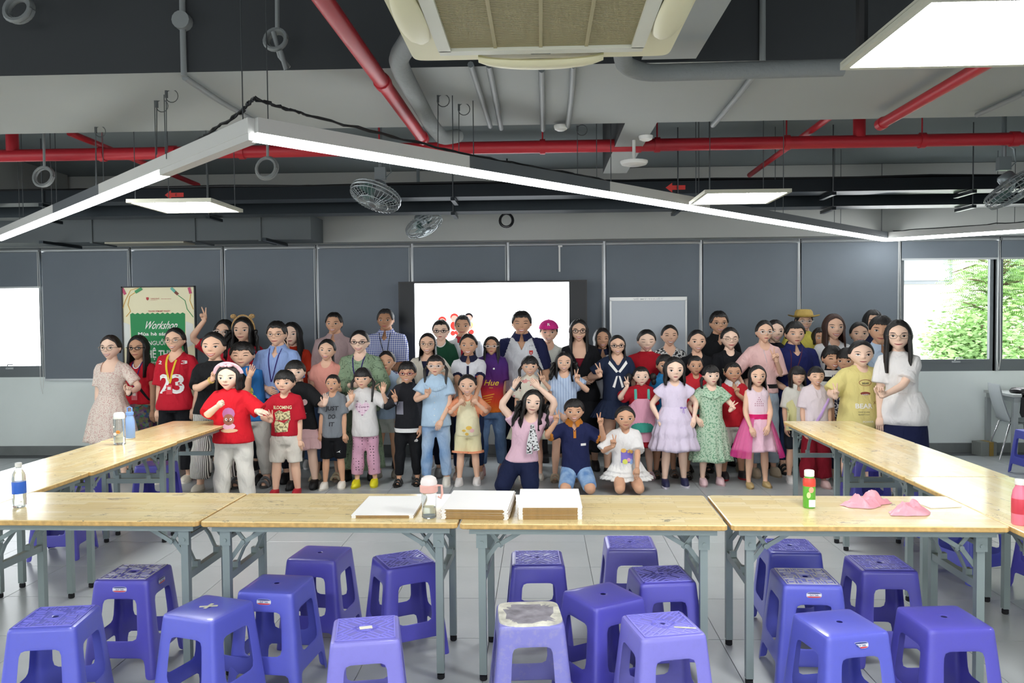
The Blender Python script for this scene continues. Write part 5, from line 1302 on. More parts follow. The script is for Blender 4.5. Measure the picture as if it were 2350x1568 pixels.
    body.join(HEAD, 0, HT); ff = face_feats(eyes, mouth, kid); body.join(ff, None, HT)
    lipm = M_lipred if lips == 'red' else M_lip
    body.build('body', [sk, M_eyew, M_iris, M_brow, lipm, M_teeth, M_mouth], r, 180)
    # ---- hair
    if hair:
        hm = hair_mb(hair, seed); q = MB(); q.join(hm, 0, HT); q.build('hair', HAIR[hc], r, 180)
    # ---- trousers, shorts, skirt
    def fold(m, amp, k1=38, k2=23):
        m.V = [(v[0]+amp*sin(v[2]*k1+v[0]*k2+seed)*.5, v[1]+amp*sin(v[2]*k2*1.3+v[0]*k1+seed*2), v[2]) for v in m.V]; return m
    bk, bo = bt; bc = bo.get('m') or cloth(bo.get('c', '#1c1f28'), bo.get('p'), bo.get('c2', '#ffffff'), bo.get('s', 1))
    if bk in ('pants', 'shorts'):
        m = MB(); e = bo.get('e', .012)*.68; f1 = bo.get('len', 1.88 if bk == 'pants' else .95)
        torso(m, max(.003, min(e*.9, (top or {}).get('e', .012)-.006)), -.12, bo.get('waist', .30))
        for Lg in legs: leg(m, Lg, e, -.0, f1, bo.get('fl', 0), bo.get('r'))
        m = remesh(m, .0125, 3); fold(m, .005); m.build('trousers' if bk == 'pants' else 'shorts', bc, r, 180)
        if bo.get('stripe'):
            pass
    if bk in ('skirt', 'skirtlong'):
        m = MB(); z1 = bo['z']; zt_ = zh+tl*bo.get('waist', .34); R = []; np_ = bo.get('pleats', 16); fl = bo.get('fl', .12); NR = 16; seg = 96
        a0, b0 = TR[3][1]*b+.012, TR[3][2]*b+.012
        tiers = bo.get('tiers', 1)
        for i in range(NR+1):
            t_ = i/NR; z = zt_+(z1-zt_)*t_; hip = sin(min(1, t_*2.2)*pi/2)
            w_ = a0+(TR[1][1]*b-TR[3][1]*b+.012)*hip+fl*t_; dd = b0+(TR[1][2]*b-TR[3][2]*b+.02)*hip+fl*.75*t_
            tt = (t_*tiers) % 1 if tiers > 1 else 0
            if tiers > 1: w_ += .016*tt; dd += .016*tt
            cx, cy = cen(z); am = bo.get('am', .10)*t_
            R.append([(cx+w_*cos(q)*(1+am*sin(np_*q+.6*sin(3*q+seed))), cy+dd*sin(q)*(1+am*sin(np_*q+.6*sin(3*q+seed))), z+.006*sin(5*q+seed)*t_) for q in [2*pi*j/seg for j in range(seg)]])
        cc = (sum(p[0] for p in R[-1])/seg, sum(p[1] for p in R[-1])/seg); R.append([(cc[0]+(p[0]-cc[0])*.90, cc[1]+(p[1]-cc[1])*.90, p[2]+.004) for p in R[-1]]); R.append([(cc[0]+(p[0]-cc[0])*.6, cc[1]+(p[1]-cc[1])*.6, p[2]+.15) for p in R[-1]])
        m.loft(R, caps=False); m.build('skirt', bc, r, 180)
    # ---- top
    res = dict(r=r, zh=zh, zs=zs, tl=tl, b=b, cen=cen, arms=arms, HT=HT, hh=hh, legs=legs, ztop=ztop, sk=sk, Rz=Rz, Xr=Xr, d=d, S=S, torso=torso, arm=arm, leg=leg)
    if top:
        m = MB(); e = top.get('e', .012); torso(m, e, top.get('hem', .02), 1.14, 0, top.get('fl', 0))
        if sl > 0:
            for A in arms: arm(m, A, top.get('se', e+.002), 0, sl, top.get('sf', .008 if sl < 1 else 0))
        m = remesh(m, top.get('vox', .0125 if not kid else .011), 2)
        tm = top.get('m') or cloth(top['c'], top.get('p'), top.get('c2', '#ffffff'), top.get('s', 1), extra=(zh, zs) if top.get('p') == 'grad' else None)
        if top.get('p') == 'grad': MATS.pop('cloth_%s_%s_%s_%s' % (top['c'], 'grad', top.get('c2', '#ffffff'), top.get('s', 1)), None)
        fold(m, .0035 if not kid else .003)
        mats = [tm]; 
        ncx, ncy = cen(zs+.08*tl)
        if neck or top.get('open'):
            nk, nw, nd = neck or ('round', .09, .05); nw *= b; nd *= b*1.0; z0 = zs+.02*b
            keep = []
            for f, mi in zip(m.F, m.M):
                cx = sum(m.V[i][0] for i in f)/len(f)-ncx; cy = sum(m.V[i][1] for i in f)/len(f)-ncy; cz = sum(m.V[i][2] for i in f)/len(f)
                cut = False
                if cy < .03:
                    if nk == 'v': cut = cz > z0-nd+abs(cx)/nw*nd and abs(cx) < nw*1.2
                    elif nk == 'sq': cut = abs(cx) < nw and cz > z0-nd
                    else: cut = (cx/nw)**2+((cz-z0-.03)/(nd+.03))**2 < 1
                if not cut: keep.append(f)
            m.F = keep; m.M = [0]*len(keep)
            ec = {}
            for f in m.F:
                for q in range(len(f)):
                    k_ = (f[q], f[(q+1) % len(f)]); k_ = (min(k_), max(k_)); ec[k_] = ec.get(k_, 0)+1
            nbv = {}
            for (i_, j_), c_ in ec.items():
                if c_ == 1: nbv.setdefault(i_, []).append(j_); nbv.setdefault(j_, []).append(i_)
            for _ in range(6):
                new = {i_: tuple(.5*m.V[i_][q]+.5*sum(m.V[j_][q] for j_ in L_)/len(L_) for q in range(3)) for i_, L_ in nbv.items()}
                for i_, v_ in new.items(): m.V[i_] = v_
        if 'slm' in top or 'hemm' in top or 'yoke' in top:     # sleeves, hems or yoke of a second colour
            sm_ = top.get('slm') or top.get('hemm') or top.get('yoke'); mats.append(cloth(sm_)); M = []
            for f in m.F:
                v = m.V[f[0]]; cx, cy = cen(v[2]); a = abs(v[0]-cx)
                out = False
                if 'slm' in top: out = a > swd*(.62+.42*max(0, (zs+.03-v[2])/(.12*H)))
                if 'hemm' in top:
                    for A in arms:
                        f_ = sl; q = A[0]*(1-f_)+A[1]*f_ if f_ <= 1 else A[1]; dv = A[1]-A[0]; dv = dv/np.linalg.norm(dv); 
                        if np.linalg.norm(np.array(v)-q) < .12*b and (np.array(v)-q)@dv > -.022: out = True
                M.append(1 if out else 0)
            m.M = M
        o = m.build(top.get('name', 'shirt'), mats, r, 180); res['bvh'] = BVHTree.FromPolygons([Vector(v) for v in m.V], m.F); res['shirt'] = o
    # ---- shoes
    if shoe and not kneel:
        sk_, sc1, sc2 = shoe
        for s_, Lg in zip((-1, 1), legs):
            A = Lg[2]; m = MB(); fl_ = .158*H*(.92 if not kid else .95); hw = .043*b+.004; y0 = A[1]+.045*b; sp = s_*.012
            def ring(z, f, g, cx=0):
                out = []
                for j in range(20):
                    a = 2*pi*j/20; yy = sin(a); xx = cos(a)*(1-.18*max(0, yy))*(1+.0*yy)
                    out.append((A[0]+cx+sp*(-yy)*1.0+xx*hw*f, y0-fl_/2*g*1.0+yy*fl_/2*g-(1-g)*0, z))
                return out
            if sk_ == 'sandal':
                m.loft([ring(.001, 1.05, 1.02), ring(.022, 1.05, 1.02)], 1)
                for yo in (.25, .5, .78):
                    yy = y0-fl_*yo; h = .05+.03*(1-yo) if yo < .6 else .045
                    m.tube([(A[0]+hw*1.02*cos(q), yy, .012+h*b*1.15*sin(q)) for q in [pi*i/8 for i in range(9)]], .012*b+.002, 6, 0, flat=.5, caps=False)
            else:
                bulk = 1.18 if sk_ == 'croc' else 1.04; hgt = .062*b if sk_ != 'flat' else .035*b
                m.loft([ring(.001, bulk, 1.0), ring(.018*b+.006, bulk*1.03, 1.02)], 1)
                V = []
                for k in range(6):
                    t_ = k/5; z = .02*b+.005+(hgt*1.2)*sin(t_*pi/2); g = 1-.45*(1-cos(t_*pi/2)); f = 1-.35*(1-cos(t_*pi/2))
                    rg = []
                    for j in range(20):
                        a = 2*pi*j/20; yy = sin(a); xx = cos(a)
                        back_ = y0-.0; cy_ = y0-fl_*(.5-.23*(1-cos(t_*pi/2))); rg.append((A[0]+xx*hw*bulk*f, cy_+yy*fl_/2*(1-.47*(1-cos(t_*pi/2))), z-(0 if sk_ != 'flat' else .0)))
                    V.append(rg)
                m.loft(V, 0)
                if sk_ == 'sneaker': m.tube([(A[0], A[1], .05*b), (A[0], A[1]+.004, .085*b+.01)], [.042*b, .040*b], 12, 0)
            m.build('shoe', [mat('shoe_'+sc1, sc1, .5), mat('shoe_'+sc2, sc2, .5)], r, 50)
    # ---- glasses
    if glasses:
        g = MB(); gm = {'thin': mat('glasses_gold', '#8a7a66', .3, .7), 'dark': M_black, 'clear': mat('glasses_clear', '#d8d0cc', .25), 'red': mat('glasses_red', '#7a2a3a', .3), 'tort': mat('glasses_brown', '#3a2420', .3)}[glasses[0]]
        rw = .105; rhh = glasses[1] if len(glasses) > 1 else .085; th_ = .008 if glasses[0] == 'thin' else .014; ez = .485 if kid else .495
        for s in (-1, 1):
            g.tube([(s*.148+rw*math.copysign(abs(cos(a))**.85, cos(a)), -.425, ez+rhh*math.copysign(abs(sin(a))**.85, sin(a))) for a in [2*pi*i/20 for i in range(21)]], th_, 5, caps=False)
            g.tube([(s*.25, -.42, ez+.02), (s*.33, -.36, ez+.025), (s*.355, .02, ez+.02)], th_, 5)
        g.tube([(-.045, -.43, ez+.01), (0, -.44, ez+.02), (.045, -.43, ez+.01)], th_, 5)
        q = MB(); q.join(g, 0, HT); q.build('glasses', gm, r, 60)
    if extra: extra(res)
    return res

# ---- additions worn or carried
def proj_mb(P, shape, name, m, off=.004, mi=0, parent=None, smooth=None):
    """lay a flat figure drawn in the chest plane (x, z) onto the garment"""
    V = []
    for x, z in [(v[0], v[2]) for v in shape.V]:
        h = P['bvh'].ray_cast(Vector((x, -2, z)), Vector((0, 1, 0)))
        V.append((x, (h[0].y if h[0] is not None else -.12)-off, z))
    # keep figures in front of the curved cloth: lift vertices that stray far from the mean
    q = MB(); q.V = V; q.F = shape.F; q.M = shape.M; return q.build(name, m, parent or P['r'], smooth)
def chest(P, u): z = P['zh']+P['tl']*u; return P['cen'](z)[0], z
def subdivided(poly, mi=0, n=6):
    m = MB(); c = (sum(p[0] for p in poly)/len(poly), sum(p[1] for p in poly)/len(poly)); N_ = len(poly); V = [(c[0], 0, c[1])]; F = []
    dense = []
    for i in range(N_):
        a, b = poly[i], poly[(i+1) % N_]
        for k in range(n): dense.append((a[0]+(b[0]-a[0])*k/n, a[1]+(b[1]-a[1])*k/n))
    M_ = len(dense)
    for s in (.33, .66, 1): V += [(c[0]+(p[0]-c[0])*s, 0, c[1]+(p[1]-c[1])*s) for p in dense]
    F = [(0, 1+i, 1+(i+1) % M_) for i in range(M_)]
    for r_ in range(2): F += [(1+r_*M_+i, 1+r_*M_+(i+1) % M_, 1+(r_+1)*M_+(i+1) % M_, 1+(r_+1)*M_+i) for i in range(M_)]
    return m.add(V, F, mi)
def print_rect(P, u, w, h, m, name='print', dx=0, off=.003, notch=0):
    x, z = chest(P, u); poly = [(x+dx-w/2, z-h/2), (x+dx+w/2, z-h/2), (x+dx+w/2, z+h/2), (x+dx-w/2, z+h/2)]
    return proj_mb(P, subdivided(poly), name, m, off)
def print_text(P, s, u, w, h, m, dx=0, off=.005, slant=0, name='lettering'):
    x, z = chest(P, u); t = MB(); text_mb(t, s, x+dx, z-h/2, w, h, 0, 0, slant); return proj_mb(P, t, name, m, off)
def ovals(P, L, mats, name='print', off=.004):
    m = MB()
    for u, dx, rx, rz_, mi, o in L:
        x, z = chest(P, u); q = subdivided([(x+dx+rx*cos(a), z+rz_*sin(a)) for a in [2*pi*i/12 for i in range(12)]], mi, 1)
        for v in range(len(q.V)):
            a = q.V[v]; h = P['bvh'].ray_cast(Vector((a[0], -2, a[2])), Vector((0, 1, 0))); q.V[v] = (a[0], (h[0].y if h[0] is not None else -.12)-off-o, a[2])
        m.join(q)
    return m.build(name, mats, P['r'])
def lanyard(P, m, u=.45, card='#d83848', dx=0, w=.012):
    b = MB(); zn = P['zs']+.05*P['b']; cx, cy = P['cen'](zn); xb, zb = chest(P, u)
    for s in (-1, 1):
        pts = []
        for i in range(11):
            t = i/10; x = cx+s*(.062*P['b'])*(1-t)**.8*(1)+(xb+dx-cx)*t; z = zn+(zb-zn)*t
            h = P['bvh'].ray_cast(Vector((x, -2, z)), Vector((0, 1, 0))); y = (h[0].y if h[0] is not None else cy-.05)-.004
            if i == 0: y = min(y, cy-.02)
            pts.append((x, y, z))
        pts = [(cx+s*.055*P['b'], cy+.06*P['b'], zn+.02)]+pts
        b.tube(pts, w*.5, 6, flat=.25, up=(1, 0, 0))
    o = b.build('lanyard', m, P['r'], 60)
    if card:
        h = P['bvh'].ray_cast(Vector((xb+dx, -2, zb-.07)), Vector((0, 1, 0))); y = (h[0].y if h[0] is not None else -.1)-.008
        c = MB(); c.box((xb+dx, y, zb-.065), (.062, .004, .095)); c.build('id_card', mat('card_'+card, card, .3), o)
        c = MB(); c.box((xb+dx, y-.003, zb-.05), (.034, .002, .03)); c.build('card_photo', mat('card_photo', '#e8dcd4', .3), o)
    return o
def collar(P, m, w=.078, h=.05, open_=.03, rise=.062):
    b = MB(); zn = P['zs']+rise*P['b']; cx, cy = P['cen'](zn); W_ = w*P['b']; 
    for s in (-1, 1):
        A, Bq = [], []
        for i in range(9):
            a = -pi/2*.93+pi*.98*i/8     # front to back
            x = cx+s*W_*.92*cos(a); y = cy+.012+W_*.95*sin(a); 
            A.append((x*1, y, zn+.030*P['b']+.022*sin(a)*P['b'])); k = 1+.42*(1-.4*(a+pi/2)/pi)
            Bq.append((cx+s*W_*k*cos(a)*1.0+s*.012*(i == 0), cy+.012+W_*k*sin(a)-.004, zn-h*P['b']*(.9 if i < 3 else .35)+.012*sin(a)))
        b.add(A+Bq, [(i, i+1, 9+i+1, 9+i) for i in range(8)]); b.add([(p[0], p[1]-.002, p[2]+.003) for p in A+Bq], [(i, 9+i, 9+i+1, i+1) for i in range(8)])
    return b.build('collar', m, P['r'], 60)
def placket(P, m, L=.14, w=.025):
    x, z = chest(P, .98); poly = [(x-w/2, z-L), (x+w/2, z-L), (x+w/2, z), (x-w/2, z)]; return proj_mb(P, subdivided(poly), 'placket', m, .0035)
def head_part(P, m_, name, mats, smooth=60): q = MB(); q.join(m_, None, P['HT']); return q.build(name, mats, P['r'], smooth)
def neck_ring(P, m, w, dp, nm='neckband', tr=.006):
    """band following a round neckline"""
    b = MB(); z0 = P['zs']+.02*P['b']; cx, cy = P['cen'](P['zs']+.08*P['tl']); W_, D_ = w*P['b'], dp*P['b']; pts = []
    for i in range(21):
        a = pi+pi*i/20; x = cx+W_*cos(a); z = z0+.03+(D_+.03)*sin(a); h = P['bvh'].ray_cast(Vector((x, -2, z-.004)), Vector((0, 1, 0))); pts.append((x, (h[0].y if h[0] is not None else cy-.05)-.002, z))
    b.tube(pts, tr, 6, flat=.5); return b.build(nm, m, P['r'], 60)
def strap(P, m, x0, x1, u0, u1, w=.02, name='strap'):
    b = MB(); pts = []; A, B = chest(P, u0), chest(P, u1)
    for i in range(13):
        t = i/12; x = A[0]+x0+(B[0]+x1-A[0]-x0)*t; z = A[1]+(B[1]-A[1])*t; h = P['bvh'].ray_cast(Vector((x, -2, z)), Vector((0, 1, 0))); pts.append((x, (h[0].y if h[0] is not None else -.1)-.005, z))
    b.tube(pts, w*.5, 6, flat=.3, up=(0, -1, 0) if False else (1, 0, .3)); return b.build(name, m, P['r'], 60)
def watch(P, side, m, name='bracelet', off=.0):
    A = P['arms'][0 if side < 0 else 1]; f = A[2]-A[1]; f = f/np.linalg.norm(f); p = A[2]-f*(.015+off); b = MB(); b.tube([p-f*.009, p+f*.009], .031*P['b']+.003, 14); return b.build(name, m, P['r'], 60)
# ------------------------------------------------------------ the people, from left to right, back rows last
C = cloth; T_w = mat('ink_white', '#efeeea', .6); T_k = mat('ink_navy', '#23242c', .6); T_y = mat('ink_yellow', '#e8c23a', .6); T_r = mat('ink_red', '#c43a34', .6); T_c = mat('ink_cream', '#e4dcb0', .7)
NAVYL = C('#34286a'); 
def s(*a): return a
# 1 floral dress
p = person(255, 768, 824, 8.2, 'w', skin=0, hair=('bun', {}), hc='d', glasses=('thin',), lab='woman in a cream floral dress with puffed sleeves and round glasses, leftmost', mouth='smile',
  top=dict(c='#e8dacd', p='floral', c2='#d2aba2', s=1.7, sl=.75, sf=0.012, e=.014, name='dress_bodice'), neck=('sq', .085, .085), bot=('skirt', dict(c='#e8dacd', p='floral', c2='#d2aba2', s=1.7, z=.42, fl=.10, pleats=18, am=.06)), shoe=('flat', '#c8b8a8', '#a89888'), lh=(222, 985, .05, 'relax'), rh=(296, 890, .22, 'heart'), seed=1)
watch(p, 1, M_black, 'wristwatch')
def red_jersey(P): pass
p = person(319, 769, 824, 8.65, 'w', skin=2, hair=('long', {'L': -.75, 'open': 52}), glasses=('dark', .062), mouth='softsmile', lab='woman in a red jersey with long black hair, dark glasses and shoulder strap', w=.98,
  top=dict(c='#c42030', sl=.6, sf=0.011, hem=.05), neck=('v', .05, .05), bot=('skirt', dict(c='#1d3040', p='multi', z=.2, fl=.03, pleats=9, am=.05, waist=.15)), shoe=('flat', '#3a3030', '#2a2020'), rh=(350, 960, .1, 'relax'))
neck_ring(p, C('#eeeeee'), .05, .05); lanyard(p, NAVYL, .42, '#e07078'); strap(p, C('#1a1a1e'), -.10, .15, .98, .1, .03, 'shoulder_strap')
p = person(403, 751, 806, 8.2, 'w', skin=1, hair=('pony', {'side': 1}), glasses=('thin',), mouth='smile', lab='woman in a red jersey with a big white number 23 and yellow lanyard', w=1.05,
  top=dict(c='#bd1f30', sl=.95, sf=0.019, hem=-.06, e=.022, fl=.015), neck=('v', .06, .07), bot=('pants', dict(c='#191a1e', fl=.05, e=.016)), shoe=('flat', '#d8d0c0', '#efe8dc'), lh=(362, 955, .03, 'relax'), rh=(447, 948, .03, 'relax'), seed=4)
print_text(p, '23', .50, .25, .20, T_w, 0, .006, name='number'); print_text(p, '2', .93, .05, .035, T_w, -.125, .006, name='shoulder_number'); print_text(p, '3', .93, .05, .035, T_w, .125, .006, name='shoulder_number')
lanyard(p, C('#e6c23c'), .50, '#d83040', -.01, .02)
A = p['arms'][0]; b = MB()
for q in (.80, .86):
    c_ = A[0]*(1-q)+A[1]*q; dv = A[1]-A[0]; dv /= np.linalg.norm(dv); b.tube([c_-dv*.007, c_+dv*.007], .099*p['b'], 16)
p = person(491, 761, 825, 7.75, 'w', skin=1, hair=('bun', {}), mouth='smile', lips='red', lab='woman in a black T-shirt and black-and-white striped wide trousers with a bent arm', w=1.12, hipx=488, hy=4,
  top=dict(c='#191a1c', sl=.85, sf=0.014, e=.02, hem=.0), bot=('pants', dict(c='#e6e2da', p='stripev', c2='#3a3634', s=1.7, fl=.045, e=.03, waist=.18)), shoe=('flat', '#d0c8b8', '#b0a898'), lh=(494, 858, .26, 'heart'), lel=(-1, -.2, -1.2), rh=(520, 930, .1, 'relax'), seed=7)
watch(p, -1, mat('bead_bracelet', '#d8b86a', .4), 'bracelet')
p = person(514, 733, 787, 8.85, 'w', skin=1, hair=('shoulder', {'L': -.15, 'open': 46}), glasses=('clear', .075), mouth='smile', lab='woman in glasses raising one arm high with a V sign, at the back left', tilt=5, hipx=520,
  top=dict(c='#c02434', sl=.7, sf=0.011), neck=('round', .06, .03), bot=('pants', dict(c='#20242c')), shoe=('sneaker', '#dddddd', '#ffffff'), lh=(467, 722, .15, 'V', -4), lel=(-1, -.1, -.55))
p = person(559, 728, 784, 8.75, 'w', skin=1, hair=('long', {'L': -.75, 'wave': .03, 'open': 50}), mouth='softsmile', lab='young woman wearing a headband with two teddy ears, long wavy hair and red top', w=1.12,
  top=dict(c='#b82230', sl=.7), neck=('round', .06, .04), bot=('pants', dict(c='#22262e')), shoe=('sneaker', '#303030', '#dddddd'))
g = MB(); g.tube([(.40*cos(a), -.03, .52+.60*sin(a)) for a in [pi*i/16 for i in range(17)]], .035, 8, flat=.6)
for s_ in (-1, 1): g.ell((s_*.33, -.06, 1.08), (.11, .07, .10), 12, 8); g.ell((s_*.33, -.14, 1.07), (.05, .03, .045), 8, 6)
head_part(p, g, 'ear_headband', C('#b08a58', 'speckle', '#c8a878'))
p = person(557, 784, 842, 7.95, 'k', skin=1, hair=('boy', {'fringe': .74}), mouth='softsmile', lab='chubby boy in a blue T-shirt holding up one hand, behind the girl in red', w=1.28, hy=8, hipx=578, eyes='squint',
  top=dict(c='#2f72b4', sl=.85, sf=0.011, e=.016, hem=-.02), bot=('pants', dict(c='#c8c6be', e=.018)), shoe=('sandal', '#606060', '#404040'), rh=(577, 853, .22, 'open', 25), rel=(-.4, -.3, -1), seed=3)
ovals(p, [(.62, .07, .04, .055, 0, 0), (.44, .09, .035, .05, 0, 0), (.35, -.02, .03, .04, 1, 0), (.32, .06, .025, .04, 1, 0)], [mat('print_lemon', '#d8cc40'), mat('print_maroon', '#7a2c48')])
p = person(526, 834, 893, 7.05, 'k', skin=0, hair=('bob', {'L': .0, 'open': 54}), mouth='softsmile', lab='chubby girl in a red T-shirt with a pink headband, nearest on the left', w=1.24, hipx=535,
  top=dict(c='#d21f2c', sl=.95, sf=0.017, hem=-.02, e=.022, fl=.03), bot=('pants', dict(c='#e2ded4', e=.024, fl=.015)), shoe=('sneaker', '#e8e8e8', '#ffffff'), lh=(510, 930, .24, 'fist', 75), rh=(600, 945, .20, 'down', 95), lel=(-1, .0, -1.1), rel=(1.2, 0, -1), seed=5)
g = MB(); g.tube([(.395*cos(a), -.05-.30*max(0, sin(a))*.45, .66+.40*sin(a)) for a in [pi*i/16 for i in range(17)]], .075, 10, flat=.5)
for s_ in (-1, 1): g.ell((s_*.10, -.28, .98), (.11, .07, .07), 10, 6)
g.ell((0, -.33, .97), (.05, .05, .05), 8, 6); head_part(p, g, 'bow_headband', C('#e8c0c8'))
ovals(p, [(.62, .02, .055, .055, 0, 0), (.50, .02, .048, .05, 1, .001), (.505, 0, .011, .013, 2, .003), (.505, .04, .011, .013, 2, .003), (.36, .02, .055, .03, 3, 0), (.27, .02, .075, .018, 4, 0), (.47, .02, .008, .005, 5, .004), (.505, .002, .005, .007, 5, .004), (.505, .038, .005, .007, 5, .004)],
  [mat('print_mauve', '#b06a9c'), mat('print_tan', '#a0604a'), T_w, mat('print_rose', '#e8b0c4'), mat('print_apricot', '#e8b890'), M_black])
p = person(636, 737, 793, 8.15, 'm', skin=1, hair=('short', {'fringe': .80}), glasses=('thin', .07), mouth='softsmile', lab='man in a light blue shirt with glasses and a purple lanyard', w=1.02, hipx=628,
  top=dict(c='#90a8d8', sl=.9, sf=0.007, e=.014, hem=.12), neck=('v', .045, .07), bot=('pants', dict(c='#1b1f2a')), shoe=('shoe', '#16181c', '#0e0e10'), lh=(614, 905, .14, 'relax'), seed=9)
collar(p, C('#90a8d8')); lanyard(p, NAVYL, .45, None); placket(p, C('#9ab0dc'), .3, .02)
p = person(672, 739, 792, 8.95, 'w', skin=0, hair=('long', {'L': -.9, 'open': 44}), mouth='flat', lab='young woman with very long black hair in an orange-red top, hand by her cheek', tilt=-4, hipx=684,
  top=dict(c='#c83a22', sl=.7), bot=('pants', dict(c='#20242c')), shoe=('sneaker', '#cccccc', '#ffffff'), lh=(656, 795, .16, 'V', -15))
print_text(p, 'U', .72, .05, .05, M_black, .09)
p = person(654, 849, 902, 7.45, 'k', skin=1, hair=('boy', {'fringe': .70}), mouth='softsmile', lab='boy in a red BLOOMING T-shirt and cream cargo shorts', w=1.15, hipx=655,
  top=dict(c='#b81e2e', sl=.95, sf=0.017, e=.020, hem=.08), neck=('round', .05, .02), bot=('shorts', dict(c='#d8d2c6', len=.98, e=.028, fl=.02, waist=.25)), shoe=('sneaker', '#b02030', '#e8e8e8'), lh=(620, 955, .20, 'V', -5), lel=(-1.3, .1, -.8), rh=(690, 1030, .04, 'relax'), seed=12)
print_text(p, 'BLOOMING', .80, .17, .032, T_c); x_, z_ = chest(p, .5); proj_mb(p, subdivided([(x_-.07, z_-.12), (x_+.05, z_-.11), (x_+.06, z_-.03), (x_+.075, z_+.0), (x_+.07, z_+.085), (x_+.02, z_+.07), (x_-.03, z_+.09), (x_-.075, z_+.06), (x_-.06, z_+.01), (x_-.075, z_-.04)]), 'print', C('#d8d0a0', 'speckle', '#8a8060', .6), .005)
x_, z_ = chest(p, .42); proj_mb(p, subdivided([(x_-.07, z_+.03), (x_+.02, z_-.0), (x_+.07, z_+.04), (x_+.0, z_+.025)]), 'print_slash', mat('ink_crimson', '#b01e2e'), .007)
p = person(678, 825, 877, 7.85, 'k', skin=0, hair=('bun', {'fringe': .66}), mouth='flat', lab='girl in a black T-shirt with a pale bow and pink ruffled skirt, waving', w=1.15, hy=10, hipx=695,
  top=dict(c='#1d1e20', sl=.95, sf=0.011, e=.02, hem=-.12), bot=('skirt', dict(c='#e0b8b8', z=.40, fl=.05, tiers=2, pleats=20, am=.05, waist=.05)), shoe=('shoe', '#141416', '#0c0c0c'), rh=(747, 917, .22, 'open', 12), rel=(1, 0, -1.2), seed=6)
ovals(p, [(.62, .045, .032, .026, 0, 0), (.66, .085, .025, .03, 0, .001), (.40, .07, .02, .004, 1, 0)], [mat('print_palepink', '#e0b8b8'), T_w])
p = person(749, 777, 826, 8.25, 'w', skin=1, hair=('pony', {'side': 1}), mouth='smile', lips='red', lab='woman in a salmon pink T-shirt with hair tied back', tilt=5, hy=5,
  top=dict(c='#e09a8c', sl=.5, e=.008), neck=('round', .06, .035), bot=('skirt', dict(c='#3c5476', p='denim', c2='#51698c', z=.22, fl=.06, pleats=8, am=.04)), shoe=('sandal', '#c8b898', '#8a7a68'), rh=(790, 900, .1, 'relax'), seed=8)
p = person(767, 717, 765, 8.95, 'm', skin=2, hair=('short', {'fringe': .86, 'side': .6}), mouth='smile', lab='man in a dusty pink shirt with hair pulled back, standing at the back', top=dict(c='#b09898', sl=1.9), neck=('v', .045, .06), bot=('pants', dict(c='#2a2a30')), shoe=('shoe', '#201c1c', '#101010'), seed=10)
collar(p, C('#b09898'))
p = person(764, 858, 899, 7.85, 'k', skin=2, hair=('boy', {'fringe': .82, 't': .04}), mouth='open', lab='boy in a grey JUST DO IT T-shirt and black shorts, mouth open', nod=-8,
  top=dict(c='#7c8288', sl=.85, sf=0.010, e=.014, hem=-.04), neck=('round', .06, .03), bot=('shorts', dict(c='#141518', len=1.05, e=.024, fl=.02)), shoe=('croc', '#e4dfd4', '#d8d2c6'), lh=(731, 1015, .05, 'relax'), rh=(793, 1022, .05, 'relax'), seed=2)
for tx, u in (('JUST', .72), ('DO', .51), ('IT', .32)): print_text(p, tx, u, {'JUST': .125, 'DO': .065, 'IT': .05}[tx], .042, T_k, .005, .005, .12)
A_ = p['legs'][1]; m_ = MB(); m_.prism([(-.02, -.008), (.0, .0), (.02, .012), (.012, -.002), (.022, -.012), (.004, -.004)], -.002, .0); o = m_.build('shorts_emblem', T_w, p['r']); o.location = (A_[0][0]+.02, A_[0][1]-.115, A_[1][2]+.07)
p = person(826, 757, 809, 8.3, 'w', skin=0, hair=('bun', {}), glasses=('tort', .06), mouth='smile', lips='red', lab='woman in a loose green patterned tunic with round sunglasses and a lanyard', w=1.15,
  top=dict(c='#8ba184', p='marble', c2='#3f5040', sl=1.75, sf=0.017, e=.026, hem=-.1, se=.03, fl=.03), neck=('round', .06, .03), bot=('skirt', dict(c='#8ba184', p='marble', c2='#3f5040', z=.12, fl=.05, pleats=7, am=.05, waist=-.05)), shoe=('shoe', '#202020', '#101010'), lh=(812, 893, .22, 'relax'), rh=(858, 892, .24, 'V', 45), seed=11)
lanyard(p, NAVYL, .5, None)
p = person(833, 842, 890, 7.95, 'k', skin=1, hair=('braids', {'fringe': .62, 'bside': -1}), mouth='flat', lab='small girl in a white heart T-shirt with bow-print trousers and yellow clogs', 
  top=dict(c='#dcdad8', sl=.9, sf=0.017, e=.02, hem=-.12, fl=.02), bot=('pants', dict(c='#cf9fb4', p='dots', c2='#2c1c28', s=1.6, e=.022, fl=.02, len=1.8)), shoe=('croc', '#d8cf1e', '#c8be18'), lh=(806, 908, .16, 'open', -8), rh=(880, 890, .16, 'open', 10), lel=(-1, .1, -1), rel=(1, .1, -1), hipx=838, seed=13)
x_, z_ = chest(p, .62); hp = [(x_+.075*math.sin(a)**3, z_+.005*(13*cos(a)-5*cos(2*a)-2*cos(3*a)-cos(4*a))) for a in [2*pi*i/24 for i in range(24)]]; proj_mb(p, subdivided(hp, 0, 1), 'heart_print', C('#dfbfd2', 'check', '#e8d4de', 1.0), .004)
print_text(p, 'Cute', .66, .07, .022, mat('ink_plum', '#6a3a5c'), 0, .006, .3)
for dx_, u_ in ((-.045, .80), (.04, .80), (-.055, .66), (.055, .66), (-.03, .54), (.035, .56), (0, .45)): ovals(p, [(u_, dx_-.005, .005, .004, 0, .002), (u_, dx_+.005, .005, .004, 0, .002)], [mat('ink_plum', '#6a3a5c')], 'bow_print')
